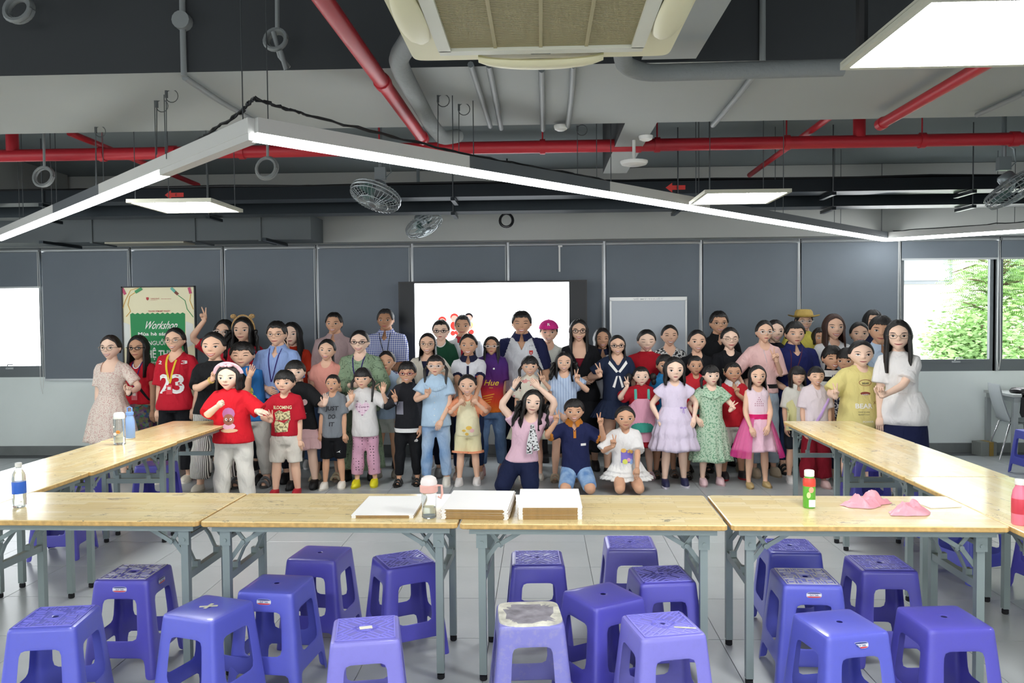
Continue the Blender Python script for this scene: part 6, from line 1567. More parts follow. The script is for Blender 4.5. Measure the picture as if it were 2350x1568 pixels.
p = person(885, 709, 757, 9.0, 'm', skin=3, hair=('short', {'fringe': .86, 'L': 0}), hc='g', mouth='flat', lab='tall thin man in a blue checked shirt with arms crossed', top=dict(c='#c8ccdc', p='check', c2='#4858a0', s=1.1, sl=.95, sf=0.007, e=.02), neck=('v', .045, .06), bot=('pants', dict(c='#2c3444')), shoe=('shoe', '#201c1c', '#101010'), lh=(915, 842, .22, 'relax', 80), rh=(860, 848, .24, 'relax', -80), lel=(-1.2, 0, -1), rel=(1.2, 0, -1), seed=14)
collar(p, C('#c8ccdc', 'check', '#4858a0', 1.1)); lanyard(p, M_wire, .62, None, .03, .008)
p = person(888, 804, 852, 8.42, 'k', skin=2, hair=('tied', {}), mouth='flat', lab='slim girl in a pale blue T-shirt and grey shorts, second row', w=.92, H=1.31,
  top=dict(c='#aabfd6', sl=.7, sf=0.011, e=.014, hem=-.02), neck=('round', .06, .03), bot=('shorts', dict(c='#b8bcb4', len=.62, e=.026, fl=.03)), shoe=('croc', '#8a8478', '#7a7468'), seed=15)
p = person(935, 829, 878, 8.0, 'k', skin=2, hair=('boy', {'fringe': .72}), glasses=('red', .06), mouth='smile', lab='boy in a black sweater and trousers with red-framed glasses, V sign', 
  top=dict(c='#1d1e22', sl=1.9, e=.022, hem=-.02, vox=.008, slm='#2a2b30'), bot=('pants', dict(c='#17181b', e=.020)), shoe=('sandal', '#181818', '#0c0c0c'), lh=(904, 908, .18, 'V', -22), lel=(-1, .1, -1), seed=16)
print_rect(p, .52, .075, .13, mat('print_grey', '#80808c'), dx=-.065); torso_m = MB(); p['torso'](torso_m, .026, -.09, .01); torso_m.build('shirt_tail', C('#e6e6e4'), p['r'], 60)
x_, z_ = chest(p, -.3); m_ = MB(); text_mb(m_, 'db', x_+.10, z_, .035, .03, -.115, 0, .3); m_.build('trouser_logo', T_w, p['r'])
p = person(982, 762, 812, 8.42, 'w', skin=1, hair=('long', {'L': -.5, 'open': 58, 't': .03}), glasses=('thin', .07), mouth='smile', lab='woman in a cream blazer over a navy top, hands on the children before her', w=1.02,
  top=dict(c='#cdc6b8', sl=1.9, e=.022), neck=('v', .07, .22), bot=('pants', dict(c='#1c2030')), shoe=('shoe', '#808080', '#606060'), lh=(927, 886, .30, 'hold', 180), rh=(1016, 870, .32, 'hold', 180), seed=17)
m_ = MB(); p['torso'](m_, .006, .2, 1.0); m_.build('inner_top', C('#20223c'), p['r'], 60)
p = person(1000, 813, 860, 7.98, 'k', skin=1, hair=('braids', {'fringe': .74}), glasses=('clear', .06), mouth='flat', lab='girl in a light blue puff-sleeved blouse and wide blue jeans with two braids', w=1.08, hipx=1000,
  top=dict(c='#b0cae0', sl=.62, sf=0.025, e=.018, hem=-.02, fl=.02), bot=('pants', dict(c='#6f94c0', p='denim', c2='#b4c8dc', s=.9, e=.010, fl=.012, len=1.9)), shoe=('sneaker', '#dcd8cc', '#efece4'), lh=(981, 896, .2, 'heart', 5), lel=(-1, .1, -1), rh=(1012, 975, .14, 'relax'), seed=18)
b = MB(); x_, z_ = chest(p, .98); 
for i in range(15):
    a = -1+2*i/14; h = p['bvh'].ray_cast(Vector((x_+a*.10, -2, z_-.05-.03*(1-a*a))), Vector((0, 1, 0))); y = h[0].y if h[0] is not None else -.08; b.ell((x_+a*.10, y-.004, z_-.045-.035*(1-a*a)), (.012, .010, .022), 8, 5)
b.build('ruffle', C('#b8d0e4'), p['r'], 60); m_ = MB()
for k in range(6): x2, z2 = chest(p, .8-.14*k); h = p['bvh'].ray_cast(Vector((x2, -2, z2)), Vector((0, 1, 0))); m_.ell((x2, (h[0].y if h[0] is not None else -.1)-.002, z2), (.005, .003, .005), 8, 5)
m_.build('button_row', T_w, p['r'])
p = person(1012, 733, 781, 8.95, 'k', skin=0, hair=('tied', {'fringe': .80}), glasses=('dark', .06), mouth='flat', lab='girl in a dark green shirt with glasses in front of the lit screen', w=.95, top=dict(c='#1c4a34', sl=.8), neck=('round', .06, .03), bot=('pants', dict(c='#20242c')), shoe=('sneaker', '#cccccc', '#ffffff'), H=1.6, seed=19)
neck_ring(p, T_w, .06, .03)
p = person(1062, 722, 771, 9.08, 'm', skin=2, hair=('short', {'fringe': .84, 't': .035}), hc='g', mouth='softsmile', lab='older man in a white polo shirt with a red collar, before the screen', top=dict(c='#c8ccd0', sl=.9), neck=('v', .05, .07), bot=('pants', dict(c='#262a34')), shoe=('shoe', '#201c1c', '#101010'), seed=20)
collar(p, C('#b02a34')); placket(p, C('#b02a34'))
p = person(1075, 765, 815, 8.36, 'w', skin=2, hair=('pony', {'side': 1}), mouth='grin', lab='laughing woman in a white polo with navy collar, hands on the little girl', w=1.04,
  top=dict(c='#dedfe4', sl=.75, sf=0.007, hemm='#20223c', hem=.05), neck=('v', .05, .05), bot=('pants', dict(c='#202a44', p='denim', c2='#2c3a5c', e=.016)), shoe=('flat', '#c8b4a8', '#b8a498'), lh=(1066, 938, .46, 'relax', 150), rh=(1083, 938, .47, 'relax', 210), lel=(-1, .1, -.9), rel=(1, .1, -.9), seed=21)
collar(p, C('#20223c')); placket(p, C('#20223c')); print_text(p, '30', .72, .05, .03, mat('ink_blue', '#2c4aa0'), .09); ovals(p, [(.70, .10, .016, .012, 0, .002)], [T_r], 'logo')
p = person(1073, 858, 906, 8.02, 'k', skin=1, hair=('tied', {}), mouth='smile', lab='smallest girl in a cream shirt and shorts with orange sleeves and hems', w=1.08,
  top=dict(c='#e6dfba', sl=.9, sf=0.017, e=.022, hem=-.06, vox=.008, slm='#e69a74'), neck=('round', .06, .03), bot=('shorts', dict(c='#e4dcb0', len=.92, e=.030, fl=.035)), shoe=('croc', '#d8d4d0', '#e4e0dc'), lh=(1058, 918, .16, 'fist', 25), rh=(1091, 918, .16, 'fist', -25), lel=(-1, .1, -1), rel=(1, .1, -1), seed=22)
neck_ring(p, C('#e69a74'), .06, .03)
for L_ in p['legs']:
    q0 = L_[0]*(1-.84)+L_[1]*.84; q1 = L_[0]*(1-.93)+L_[1]*.93; MB().tube([q0, q1], [.108*p['b']+.016, .110*p['b']+.016], 18).build('shorts_hem', C('#e69a74'), p['r'], 60)
ovals(p, [(.12, -.03, .02, .012, 0, 0), (.12, .05, .022, .02, 1, 0), (.02, 0, .018, .015, 0, 0), (.2, .02, .03, .02, 0, 0)], [mat('print_gold', '#e0b850'), mat('print_blush', '#e4b4b4')])
p = person(1128, 770, 813, 8.55, 'k', skin=2, hair=('long', {'L': -.65, 'open': 46, 't': .045}), glasses=('clear', .055), mouth='flat', lab='girl in a purple to orange gradient Hue T-shirt and wide jeans', H=1.5, w=1.0,
  top=dict(c='#5a2a6c', p='grad', sl=.8, sf=0.012, e=.020, hem=.0), bot=('pants', dict(c='#4c6c98', p='denim', c2='#7894b8', e=.012, fl=.012, len=1.9)), shoe=('croc', '#d0a8a4', '#c09894'), lh=(1108, 950, .05, 'relax'), rh=(1152, 945, .05, 'relax'), seed=23)
print_text(p, 'Hue', .58, .15, .062, T_y, 0, .006, .35); print_text(p, '2024', .48, .04, .010, T_y, 0, .006); ovals(p, [(.84, .03, .010, .010, 0, 0)], [T_w], 'logo')
b = MB(); 
for k in range(6):
    x_, z_ = chest(p, .05+.05*k); b.join(subdivided([(x_-.14+.01*k, z_), (x_-.02+.012*k, z_+.03), (x_-.03+.012*k, z_+.038), (x_-.14+.01*k, z_+.010)], 0, 3))
proj_mb(p, b, 'rays_print', mat('ink_orange', '#e8a030'), .005)
p = person(1197, 714, 767, 8.85, 'm', skin=2, hair=('short', {'fringe': .80}), mouth='smile', eyes='squint', lab='big man in a white raglan polo with navy sleeves and a red badge', w=1.15,
  top=dict(c='#d8dade', sl=.95, sf=0.007, e=.02, vox=.008, slm='#22264a'), neck=('v', .045, .10), bot=('pants', dict(c='#1c202c')), shoe=('shoe', '#201c1c', '#101010'), seed=24)
collar(p, C('#22264a')); x_, z_ = chest(p, .80); proj_mb(p, subdivided([(x_+.085, z_+.022), (x_+.125, z_+.022), (x_+.125, z_-.008), (x_+.105, z_-.03), (x_+.085, z_-.008)]), 'badge', T_r, .006); print_text(p, 'VANLANG', .93, .045, .007, T_k, .105)
x_, z_ = chest(p, .79); m_ = MB(); m_.join(subdivided([(x_+.093, z_+.01), (x_+.105, z_-.012), (x_+.117, z_+.01), (x_+.105, z_+.0)], 0, 2)); proj_mb(p, m_, 'badge_mark', T_w, .009)
p = person(1216, 815, 861, 8.3, 'k', skin=1, hair=('braids', {'fringe': .64}), mouth='smile', lab='girl in a cream printed dress with a pink collar, V sign beside her face', 
  top=dict(c='#e2dccb', p='dots', c2='#d88a90', s=.8, sl=.8, sf=0.017, e=.02), bot=('skirt', dict(c='#e0e0c8', p='dots', c2='#d8c850', s=.5, z=.42, fl=.10, pleats=14)), shoe=('flat', '#ddd8cc', '#c8c4b8'), rh=(1244, 865, .18, 'V', -18), rel=(1, .1, -.9), hipx=1218, seed=25)
b = MB(); b.rings_z([(p['zs']-.035, .115, .085, p['cen'](p['zs'])[0], p['cen'](p['zs'])[1]), (p['zs']+.0, .11, .078, p['cen'](p['zs'])[0], p['cen'](p['zs'])[1]), (p['zs']+.03, .055, .05, p['cen'](p['zs'])[0], p['cen'](p['zs'])[1])], 24, caps=False); b.build('collar', C('#e2a09c'), p['r'], 60)
p = person(1220, 893, 948, 7.75, 'w', skin=0, hair=('long', {'L': -.6, 'wave': .06, 'open': 46, 'part': .4}), mouth='softsmile', lab='woman kneeling in a pink top and navy trousers, arms arched over her head', H=1.42, w=1.14, tilt=8, hipx=1193, kneel=(((-.16, -.22, .09), (-.14, .18, .06)), ((.10, -.20, .09), (.12, .20, .06))),
  top=dict(c='#e2bccb', sl=.45, sf=0.003, e=.016, hem=.08), neck=('round', .07, .035), bot=('pants', dict(c='#1b2342', e=.034, len=1.9, fl=.02)), lh=(1190, 886, .06, 'relax', 70), rh=(1226, 886, .06, 'relax', -70), lel=(-1, -.1, -.1), rel=(1, -.1, -.1), seed=26)
b = MB(); z_ = p['zs']-.0; cx_, cy_ = p['cen'](z_)
for dx_, L_ in ((-.005, .30), (.03, .27), (.012, .22)): b.tube([(cx_+.02, cy_-.10, z_-.03), (cx_+dx_+.01, cy_-.135, z_-.12), (cx_+dx_*1.6+.0, cy_-.15, z_-.20), (cx_+dx_*2, cy_-.145, z_-L_)], [.012, .020, .026, .03], 8, flat=.3)
b.ell((cx_+.02, cy_-.115, z_-.04), (.022, .018, .02), 10, 6); b.build('neck_scarf', C('#d8d8d8', 'floral', '#303034', 1.0), p['r'], 60); watch(p, -1, M_post, 'wristwatch'); 
A = p['arms'][0]; b = MB(); b.tube([A[2]+np.array([.07, -.05, .06]), A[2]+np.array([.02, -.06, -.02])], .012, 8); b.build('held_microphone', M_black, p['r'], 60)
p = person(1259, 735, 786, 9.0, 'w', skin=1, hair=('tied', {}), mouth='smile', lab='woman in a bright pink cap and white T-shirt at the back', top=dict(c='#d4d6cc', sl=.8), neck=('round', .06, .03), bot=('pants', dict(c='#2a2e38')), shoe=('sneaker', '#cccccc', '#ffffff'), seed=27)
g = MB(); R_ = []
for i in range(9):
    ph = pi/2*(1-i/8); R_.append([(.40*cos(ph)*cos(a)+.0, .45*cos(ph)*sin(a), .66+.42*sin(ph)) for a in [2*pi*j/24 for j in range(24)]])
g.loft(R_[::-1], caps=False); g.add([(sx_*.36*cos(a), -.36-.34*sin(a)*k, .66+.05*(1-k)-.03*sin(a)) for k in (0, 1) for sx_, a in [(1, pi*i/10) for i in range(11)]], [(i, i+1, 12+i, 11+i) for i in range(10)]); g.ell((0, 0, 1.085), (.03, .03, .015), 8, 5)
cp = head_part(p, g, 'cap', C('#cf2f86')); t_ = MB(); text_mb(t_, 'R', 0, .80, .11, .12, -.47); head_part(p, t_, 'cap_letter', T_w)
p = person(1294, 806, 852, 8.22, 'k', skin=1, hair=('long', {'L': -.45, 'wave': .06, 'open': 56, 't': .05}), mouth='smile', lab='girl in a crinkled light blue blouse with wavy hair, V sign', 
  top=dict(c='#a4b8d6', p='stripev', c2='#c0d0e6', s=.9, sl=.6, sf=0.017, e=.018, hem=-.10, fl=.03), neck=('round', .07, .04), bot=('shorts', dict(c='#17181c', len=.5, e=.02)), shoe=('sandal', '#b8a890', '#8a7a68'), rh=(1325, 862, .14, 'V', 4), rel=(1, .1, -.9), lh=(1290, 962, .12, 'relax'), seed=28)
p = person(1328, 732, 782, 8.8, 'w', skin=1, hair=('long', {'L': -.7, 'open': 54}), glasses=('dark', .08), mouth='smile', lips='red', lab='woman with large black glasses, long black cardigan and burgundy top', hipx=1340,
  top=dict(c='#17181c', sl=1.85, e=.022, hem=-.1, se=.02), neck=('v', .11, .24), bot=('skirt', dict(c='#17181c', z=.22, fl=.10, pleats=10, waist=.0)), shoe=('shoe', '#201c1c', '#101010'), rh=(1352, 868, .24, 'relax', -90), lh=(1345, 872, .2, 'relax', 90), seed=29)
m_ = MB(); p['torso'](m_, .006, .2, .80); m_.build('inner_top', C('#7a1c2c'), p['r'], 60)
kn = lambda w_: (((-w_, -.27, .075), (-w_*.8, .06, .05)), ((w_, -.27, .075), (w_*.8, .06, .05)))
p = person(1317, 915, 966, 7.7, 'k', skin=2, hair=('boy', {'fringe': .74}), mouth='smile', lab='boy kneeling in front in a navy polo with an orange collar, two V signs', H=1.27, w=1.12, kneel=kn(.115), hipx=1322,
  top=dict(c='#20264c', sl=.85, sf=0.011, e=.018, hem=-.08, e2=0, hemm='#b8742c'), neck=('v', .04, .06), bot=('shorts', dict(c='#5f86b8', p='denim', c2='#a0bcd8', s=2, len=.93, e=.022, fl=.012)), lh=(1276, 955, .14, 'V', -3), rh=(1378, 962, .14, 'V', -3), lel=(-1, 0, -1), rel=(1, 0, -1), seed=30)
collar(p, C('#b8742c')); placket(p, C('#b8742c'), .09); print_rect(p, .62, .05, .022, T_w, 'sticker', .075)
p = person(1382, 752, 799, 8.98, 'w', skin=2, hair=('shoulder', {'L': -.3, 'open': 46}), mouth='smile', eyes='squint', lab='woman in a navy and white top between the cardigan and the sailor uniform', top=dict(c='#d4d8e0', sl=.8, vox=.008, slm='#20243c'), neck=('v', .06, .08), bot=('pants', dict(c='#20242c')), shoe=('sandal', '#b8b098', '#706858'), seed=31)
collar(p, C('#20243c'))
p = person(1416, 767, 813, 8.45, 'k', skin=1, hair=('long', {'L': -.4, 'open': 60, 't': .03}), glasses=('dark', .06), mouth='smile', lab='girl in a navy sailor uniform with pleated skirt, V sign', H=1.53, w=.98, 
  top=dict(c='#222c44', sl=.7, sf=0.017, e=.022, hem=.12, fl=.02), neck=('v', .06, .09), bot=('skirt', dict(c='#222c44', z=.62, fl=.12, pleats=24, am=.07, waist=.3)), shoe=('shoe', '#201c1c', '#101010'), lh=(1373, 850, .16, 'V', -20), lel=(-1, .1, -.9), seed=32)
sm_ = MB()
for s_ in (-1, 1):
    x_, z_ = chest(p, .98); pts = [(x_+s_*.085, z_+.01), (x_+s_*.10, z_-.02), (x_+s_*.02, z_-.115), (x_, z_-.10)]; sm_.join(subdivided(pts))
    sm_.join(subdivided([(x_+s_*.004, z_-.145), (x_+s_*.022, z_-.15), (x_+s_*.06, z_-.26), (x_+s_*.035, z_-.27)]))
proj_mb(p, sm_, 'sailor_trim', T_w, .006)
p = person(1434, 930, 982, 7.7, 'k', skin=2, hair=('bun', {'high': 1}), mouth='softsmile', lab='girl kneeling in a white T-shirt with a colourful square print and ruffled skirt', H=1.22, w=1.1, kneel=kn(.09), hipx=1437, 
  top=dict(c='#e2e0de', sl=.95, sf=0.017, e=.022, hem=-.05, fl=.012), neck=('round', .05, .02), bot=('skirt', dict(c='#e4e2de', z=.12, fl=.10, tiers=3, pleats=22, am=.08, waist=.2)), lh=(1407, 1012, .18, 'V', -3), lel=(-1, .1, -1), rh=(1462, 1090, .30, 'down', 185), rel=(1.2, .3, 0), seed=33)
print_rect(p, .48, .115, .12, mat('print_violet', '#7c6cc0'), off=.004); ovals(p, [(.62, -.03, .026, .020, 0, .001), (.60, .03, .026, .022, 0, .001), (.36, -.02, .026, .024, 1, .001), (.40, .015, .018, .018, 2, .002), (.36, .038, .016, .026, 3, .001)], [mat('print_amber', '#e8b860'), mat('print_lime2', '#d8dc60'), mat('print_pink2', '#e0a0c0'), mat('print_sky', '#90b0e0')])
p = person(1483, 755, 804, 8.72, 'w', skin=0, hair=('bun', {'t': .05}), eyes='closed', mouth='smile', lips='red', lab='woman in a red sweater looking down with a smile', w=1.15, nod=6, top=dict(c='#a81826', sl=1.9, e=.022), bot=('pants', dict(c='#1c1e24')), shoe=('shoe', '#201c1c', '#101010'), seed=34)
p = person(1471, 840, 883, 8.28, 'k', skin=0, hair=('pigtails', {'puff': 1, 'fringe': .80}), mouth='flat', lab='small girl with pigtails in a pink and teal pinafore over a red dress, V sign', w=1.1, 
  top=dict(c='#a81c2a', sl=.8, sf=0.017, e=.02), bot=('skirt', dict(c='#a81c2a', z=.34, fl=.06, pleats=12)), shoe=('sandal', '#c8a8b0', '#a88890'), lh=(1437, 877, .18, 'V', -14), lel=(-1, 0, -1), seed=35)
m_ = MB(); cx_, cy_ = p['cen'](p['zh']); zt_ = p['zh']+p['tl']*.78
L_ = []
for i in range(9):
    t_ = i/8; z = zt_+(.40-zt_)*t_; w_ = .095+.055*min(1, t_*2.5)+.02*t_; L_.append([(cx_+w_*1.02*cos(a), cy_+(.118+.05*t_)*sin(a), z) for a in [pi+pi*j/16 for j in range(17)]])
m_.loft(L_, closed=False, caps=False); o = m_.build('pinafore', C('#e0a4b8'), p['r'], 60)
m_ = MB(); L_ = [[(cx_+.152*cos(a), cy_+(.130+.045*t_)*sin(a)-.006, p['zh']+p['tl']*.22+(.50-p['zh']-p['tl']*.22)*t_*1.0) for a in [pi*1.12+pi*.76*j/14 for j in range(15)]] for t_ in (0, .33, .66, 1)]; m_.loft(L_, closed=False, caps=False); m_.build('teal_pocket', C('#3f9c8a'), p['r'], 60)
for s_ in (-1, 1): strap(p, C('#58b0a0'), s_*.065, s_*.065, 1.02, .76, .028, 'pinafore_strap')
p = person(1536, 744, 792, 9.0, 'w', skin=1, hair=('bun', {'t': .035}), eyes='squint', mouth='grin', lab='laughing woman in a black and white leaf-print blouse before the whiteboard', top=dict(c='#d0d0ce', p='speckle', c2='#26262a', s=.5, sl=.9), neck=('v', .06, .08), bot=('pants', dict(c='#1c1e24')), shoe=('shoe', '#201c1c', '#101010'), seed=36)
p = person(1525, 813, 859, 8.40, 'k', skin=2, hair=('boy', {'fringe': .76}), mouth='flat', lab='boy in a bright blue polo half hidden behind the girl in a lilac dress', top=dict(c='#2f86c0', sl=.9, sf=0.011, e=.02), bot=('shorts', dict(c='#26303c', e=.02)), shoe=('sandal', '#605850', '#403830'), seed=37)
collar(p, C('#2f86c0'))
p = person(1547, 819, 873, 7.92, 'k', skin=0, hair=('shoulder', {'L': -.15, 'open': 56, 'wave': .03}), mouth='flat', lab='girl in a pale lilac tiered dress with frilled sleeves and navy trainers', w=1.05,
  top=dict(c='#d9cde0', sl=.42, sf=0.028, e=.014), neck=('round', .06, .02), bot=('skirt', dict(c='#d9cde0', z=.36, fl=.10, tiers=3, pleats=15, am=.05, waist=.5)), shoe=('sneaker', '#26284c', '#d8d4e0'), lh=(1512, 975, .06, 'relax'), rh=(1596, 970, .06, 'relax'), seed=38)
b = MB(); x_, z_ = chest(p, .5); h_ = -.14
for dx_, s_ in ((0, .018), (.012, -.018)): b.ell((x_+.065+s_, h_, z_), (.016, .005, .009), 8, 5)
b.tube([(x_+.065, h_, z_), (x_+.06, h_-.006, z_-.05)], .003, 5); b.tube([(x_+.068, h_, z_), (x_+.075, h_-.006, z_-.055)], .003, 5); b.build('ribbon_bow', mat('ribbon_violet', '#9a7cc4', .5), p['r'], 60)
p = person(1599, 756, 807, 8.68, 'w', skin=1, hair=('tied', {'part': 0}), mouth='smile', lab='smiling woman in a black T-shirt with hair parted in the middle', top=dict(c='#191a1e', sl=.8), neck=('round', .06, .03), bot=('pants', dict(c='#1c1e24')), shoe=('sandal', '#302c28', '#201c18'), seed=39)
p = person(1595, 815, 858, 8.34, 'k', skin=2, hair=('boy', {'fringe': .82, 't': .035}), mouth='flat', lab='boy in a red T-shirt with white script, behind the girl in green', w=.95, top=dict(c='#c42a34', sl=.7, sf=0.011, e=.016), neck=('round', .05, .02), bot=('shorts', dict(c='#2c2c34', e=.02)), shoe=('sandal', '#302c28', '#201c18'), seed=40)
print_text(p, 'my double', .55, .12, .02, T_w, 0, .005, .3); ovals(p, [(.25, .0, .05, .03, 0, 0)], [mat('print_teal', '#5aa8a0')])
p = person(1649, 714, 765, 9.08, 'm', skin=2, hair=('short', {'fringe': .80, 't': .07}), glasses=('thin', .06), mouth='smile', lab='tall man in a black polo with glasses and thick hair, back row', top=dict(c='#17181b', sl=.9), neck=('v', .045, .07), bot=('pants', dict(c='#1c1e24')), shoe=('shoe', '#201c1c', '#101010'), seed=41)
collar(p, C('#17181b'))
p = person(1674, 750, 800, 8.68, 'w', skin=0, hair=('tied', {'t': .05}), glasses=('thin', .075), eyes='closed', mouth='softsmile', lips='red', lab='woman in a black T-shirt looking down through round glasses', top=dict(c='#191a1e', sl=.85, sf=0.011, e=.018), neck=('round', .05, .02), bot=('pants', dict(c='#1c1e24')), shoe=('croc', '#a09880', '#908870'), seed=42)
print_text(p, 'T', .70, .022, .03, T_c, -.085); print_text(p, 'V', .73, .03, .03, T_c, .085)
p = person(1631, 836, 882, 8.0, 'k', skin=0, hair=('pigtails', {'fringe': .68}), mouth='flat', lab='girl in a mint green flowered dress with pigtails, V sign', hy=10,
  top=dict(c='#b4ccb2', p='floral', c2='#6f9c7c', s=1.2, sl=.6, sf=0.017, e=.018), neck=('round', .07, .04), bot=('skirt', dict(c='#b4ccb2', p='floral', c2='#6f9c7c', s=1.2, z=.24, fl=.09, pleats=16, am=.05, waist=.35)), shoe=('croc', '#d4b4b8', '#c4a4a8'), lh=(1598, 970, .06, 'relax'), rh=(1683, 934, .2, 'V', 40), rel=(1, .1, -.9), seed=43)
cx_, cy_ = p['cen'](p['zs']); b = MB(); b.add([(cx_+x_, cy_-y_, p['zs']-z_) for x_, y_, z_ in ((-.07, .07, -.01), (-.09, .085, .05), (-.01, .115, .085), (0, .11, .06), (.01, .115, .085), (.09, .085, .05), (.07, .07, -.01), (.0, .10, .035))], [(0, 1, 2, 3, 7), (6, 7, 3, 4, 5)]); b.build('flat_collar', C('#b4ccb2', 'floral', '#6f9c7c', 1.2), p['r'])
p = person(1681, 830, 875, 8.28, 'k', skin=2, hair=('boy', {'fringe': .84, 't': .035}), mouth='flat', lab='boy in a red polo with white collar and white shorts, V sign', w=1.12, 
  top=dict(c='#c02430', sl=.8, sf=0.011, e=.016, hem=-.04), neck=('v', .05, .06), bot=('shorts', dict(c='#d4d0c8', len=1.0, e=.024, fl=.02)), shoe=('croc', '#302c30', '#a02830'), rh=(1691, 893, .2, 'V', -3), rel=(1, 0, -1.1), seed=44)
collar(p, C('#e2e0de'))
p = person(1753, 734, 784, 8.45, 'w', skin=1, hair=('tied', {}), glasses=('clear', .075), mouth='flat', lab='teenage girl in a pale pink T-shirt and light jeans with glasses, V sign', w=.9,
  top=dict(c='#e4bcb8', sl=.95, sf=0.017, e=.02, hem=.14), neck=('v', .05, .04), bot=('pants', dict(c='#a0b4c4', p='denim', c2='#c0ccd4', e=.02, fl=.02, waist=.3)), shoe=('croc', '#b8a890', '#a89880'), lh=(1708, 900, .16, 'hold', 180), rh=(1779, 815, .18, 'V', -14), rel=(.3, .1, -1), seed=45)
b = MB(); p['torso'](b, .022, .24, .32); b.build('belt', M_black, p['r'], 60); strap(p, M_post, -.03, .0, 1.02, .75, .004, 'necklace')
p = person(1737, 836, 884, 7.9, 'k', skin=1, hair=('shoulder', {'L': -.15, 'open': 56, 't': .03}), mouth='flat', lab='girl in a pink tulle party dress with a magenta sash and gold shoes',  
  top=dict(c='#e8d2da', sl=0, e=.010), neck=('round', .075, .04), bot=('skirt', dict(c='#e8c0d0', z=.36, fl=.10, pleats=11, am=.06, waist=.35)), shoe=('flat', '#b8a070', '#a89060'), lh=(1733, 985, .16, 'relax', 110), rh=(1760, 988, .16, 'relax', 200), seed=46)
b = MB(); p['torso'](b, .020, .30, .42); b.build('sash', C('#d8286c'), p['r'], 60)
cx_, cy_ = p['cen'](p['zh']); M_tul = mat('tulle_magenta', '#e83c98', .7, alpha=.55)
for a0, a1 in ((pi*.85, pi*1.36), (pi*1.72, pi*2.15)):
    b = MB(); R_ = []
    for i in range(12):
        t_ = i/11; z = p['zh']+p['tl']*.34+(.30-p['zh']-p['tl']*.34)*t_; w_ = .12+.135*t_**.8; R_.append([(cx_+w_*cos(a)*(1+.05*t_*sin(a*26)), cy_+w_*.85*sin(a)*(1+.05*t_*sin(a*26))-.012, z) for a in [a0+(a1-a0)*j/24 for j in range(25)]])
    b.loft(R_, closed=False, caps=False); b.build('tulle_overlay', M_tul, p['r'], 180)
m_ = MB(); 
for i in range(5):
    for j in range(i+1 if i < 3 else 5):
        x_, z_ = chest(p, .84-.05*i); h = p['bvh'].ray_cast(Vector((x_+(j-(i if i < 3 else 4)/2)*.018, -2, z_)), Vector((0, 1, 0))); m_.ell((x_+(j-(i if i < 3 else 4)/2)*.018, (h[0].y if h[0] is not None else -.09)-.003, z_), (.004, .003, .004), 6, 4)
o = m_.build('sequins', mat('sequin', '#b83c6c', .2, .4), p['r']); o['kind'] = 'stuff'
p = person(1778, 733, 783, 8.98, 'w', skin=0, hair=('tied', {}), mouth='smile', lips='red', lab='woman in black peeking out behind the teenage girl in pink', top=dict(c='#1a1a22', sl=.9), bot=('pants', dict(c='#1c1e24')), shoe=('shoe', '#201c1c', '#101010'), seed=47)
p = person(1823, 738, 790, 8.62, 'm', skin=1, hair=('short', {'fringe': .78}), mouth='flat', lab='stocky man in a navy polo with a red badge on a lanyard', w=1.12, 
  top=dict(c='#20265c', sl=.95, sf=0.007, e=.018), neck=('v', .05, .07), bot=('pants', dict(c='#22304c', p='denim', c2='#304060')), shoe=('sandal', '#181818', '#101010'), lh=(1803, 903, .12, 'relax'), seed=48)
collar(p, C('#20265c')); lanyard(p, C('#5c3040'), .42, '#d02840', -.07, .008)
p = person(1844, 712, 758, 9.12, 'm', skin=1, hair=('short', {}), glasses=('clear', .06), mouth='smile', lab='man in a tan brimmed hat and yellow shirt, back row', top=dict(c='#d8cc60', sl=.9), bot=('pants', dict(c='#3a3a40')), shoe=('shoe', '#201c1c', '#101010'), seed=49)
g = MB(); g.rings_z([(.70, .42, .46, 0, 0), (.74, .41, .45, 0, 0), (.98, .37, .40, 0, .02), (1.08, .30, .34, 0, .03), (1.10, .10, .26, 0, .03)], 28, p=2)
R_ = []
for k, zz2 in ((.40, .735), (.55, .70), (.68, .72), (.69, .735), (.56, .72), (.41, .75)): R_.append([(k*cos(a)*.98, k*1.02*sin(a), zz2+(.10*(k-.4)/.28)*abs(cos(a))**3) for a in [2*pi*j/32 for j in range(32)]])
g.loft(R_, caps=False); head_part(p, g, 'brimmed_hat', C('#b49a58')); g = MB(); g.rings_z([(.745, .425, .465, 0, 0), (.81, .415, .455, 0, 0)], 28, p=2); head_part(p, g, 'hat_band', C('#a08848'))
p = person(1829, 839, 882, 8.12, 'k', skin=1, hair=('bob', {'L': .0, 'fringe': .62, 'open': 52}), eyes='closed', mouth='flat', lab='girl with closed eyes in a white shirt and yellow cardigan, behind the right tables', top=dict(c='#dedcd2', sl=.9, e=.016), neck=('v', .05, .05), bot=('shorts', dict(c='#20242c', e=.024)), shoe=('croc', '#d8d4d0', '#e4e0dc'), seed=50)
collar(p, C('#dedcd2')); m_ = MB(); x_, z_ = chest(p, .4); m_.join(subdivided([(x_-.15, z_-.16), (x_-.04, z_-.16), (x_-.03, z_+.05), (x_-.07, z_+.14), (x_-.12, z_+.1)])); proj_mb(p, m_, 'cardigan_panel', C('#dcd8a0'), .006)
p = person(1872, 839, 882, 7.85, 'k', skin=1, hair=('tied', {'fringe': .72}), eyes='squint', mouth='grin', lab='laughing girl in a pale pink T-shirt with a lilac strap print and dark red trousers', w=1.0, 
  top=dict(c='#ddd0d4', sl=.85, sf=0.017, e=.02, hem=-.10), neck=('round', .05, .02), bot=('pants', dict(c='#7c1424', e=.034, fl=.03)), shoe=('croc', '#c8a8a4', '#b89894'), seed=51)
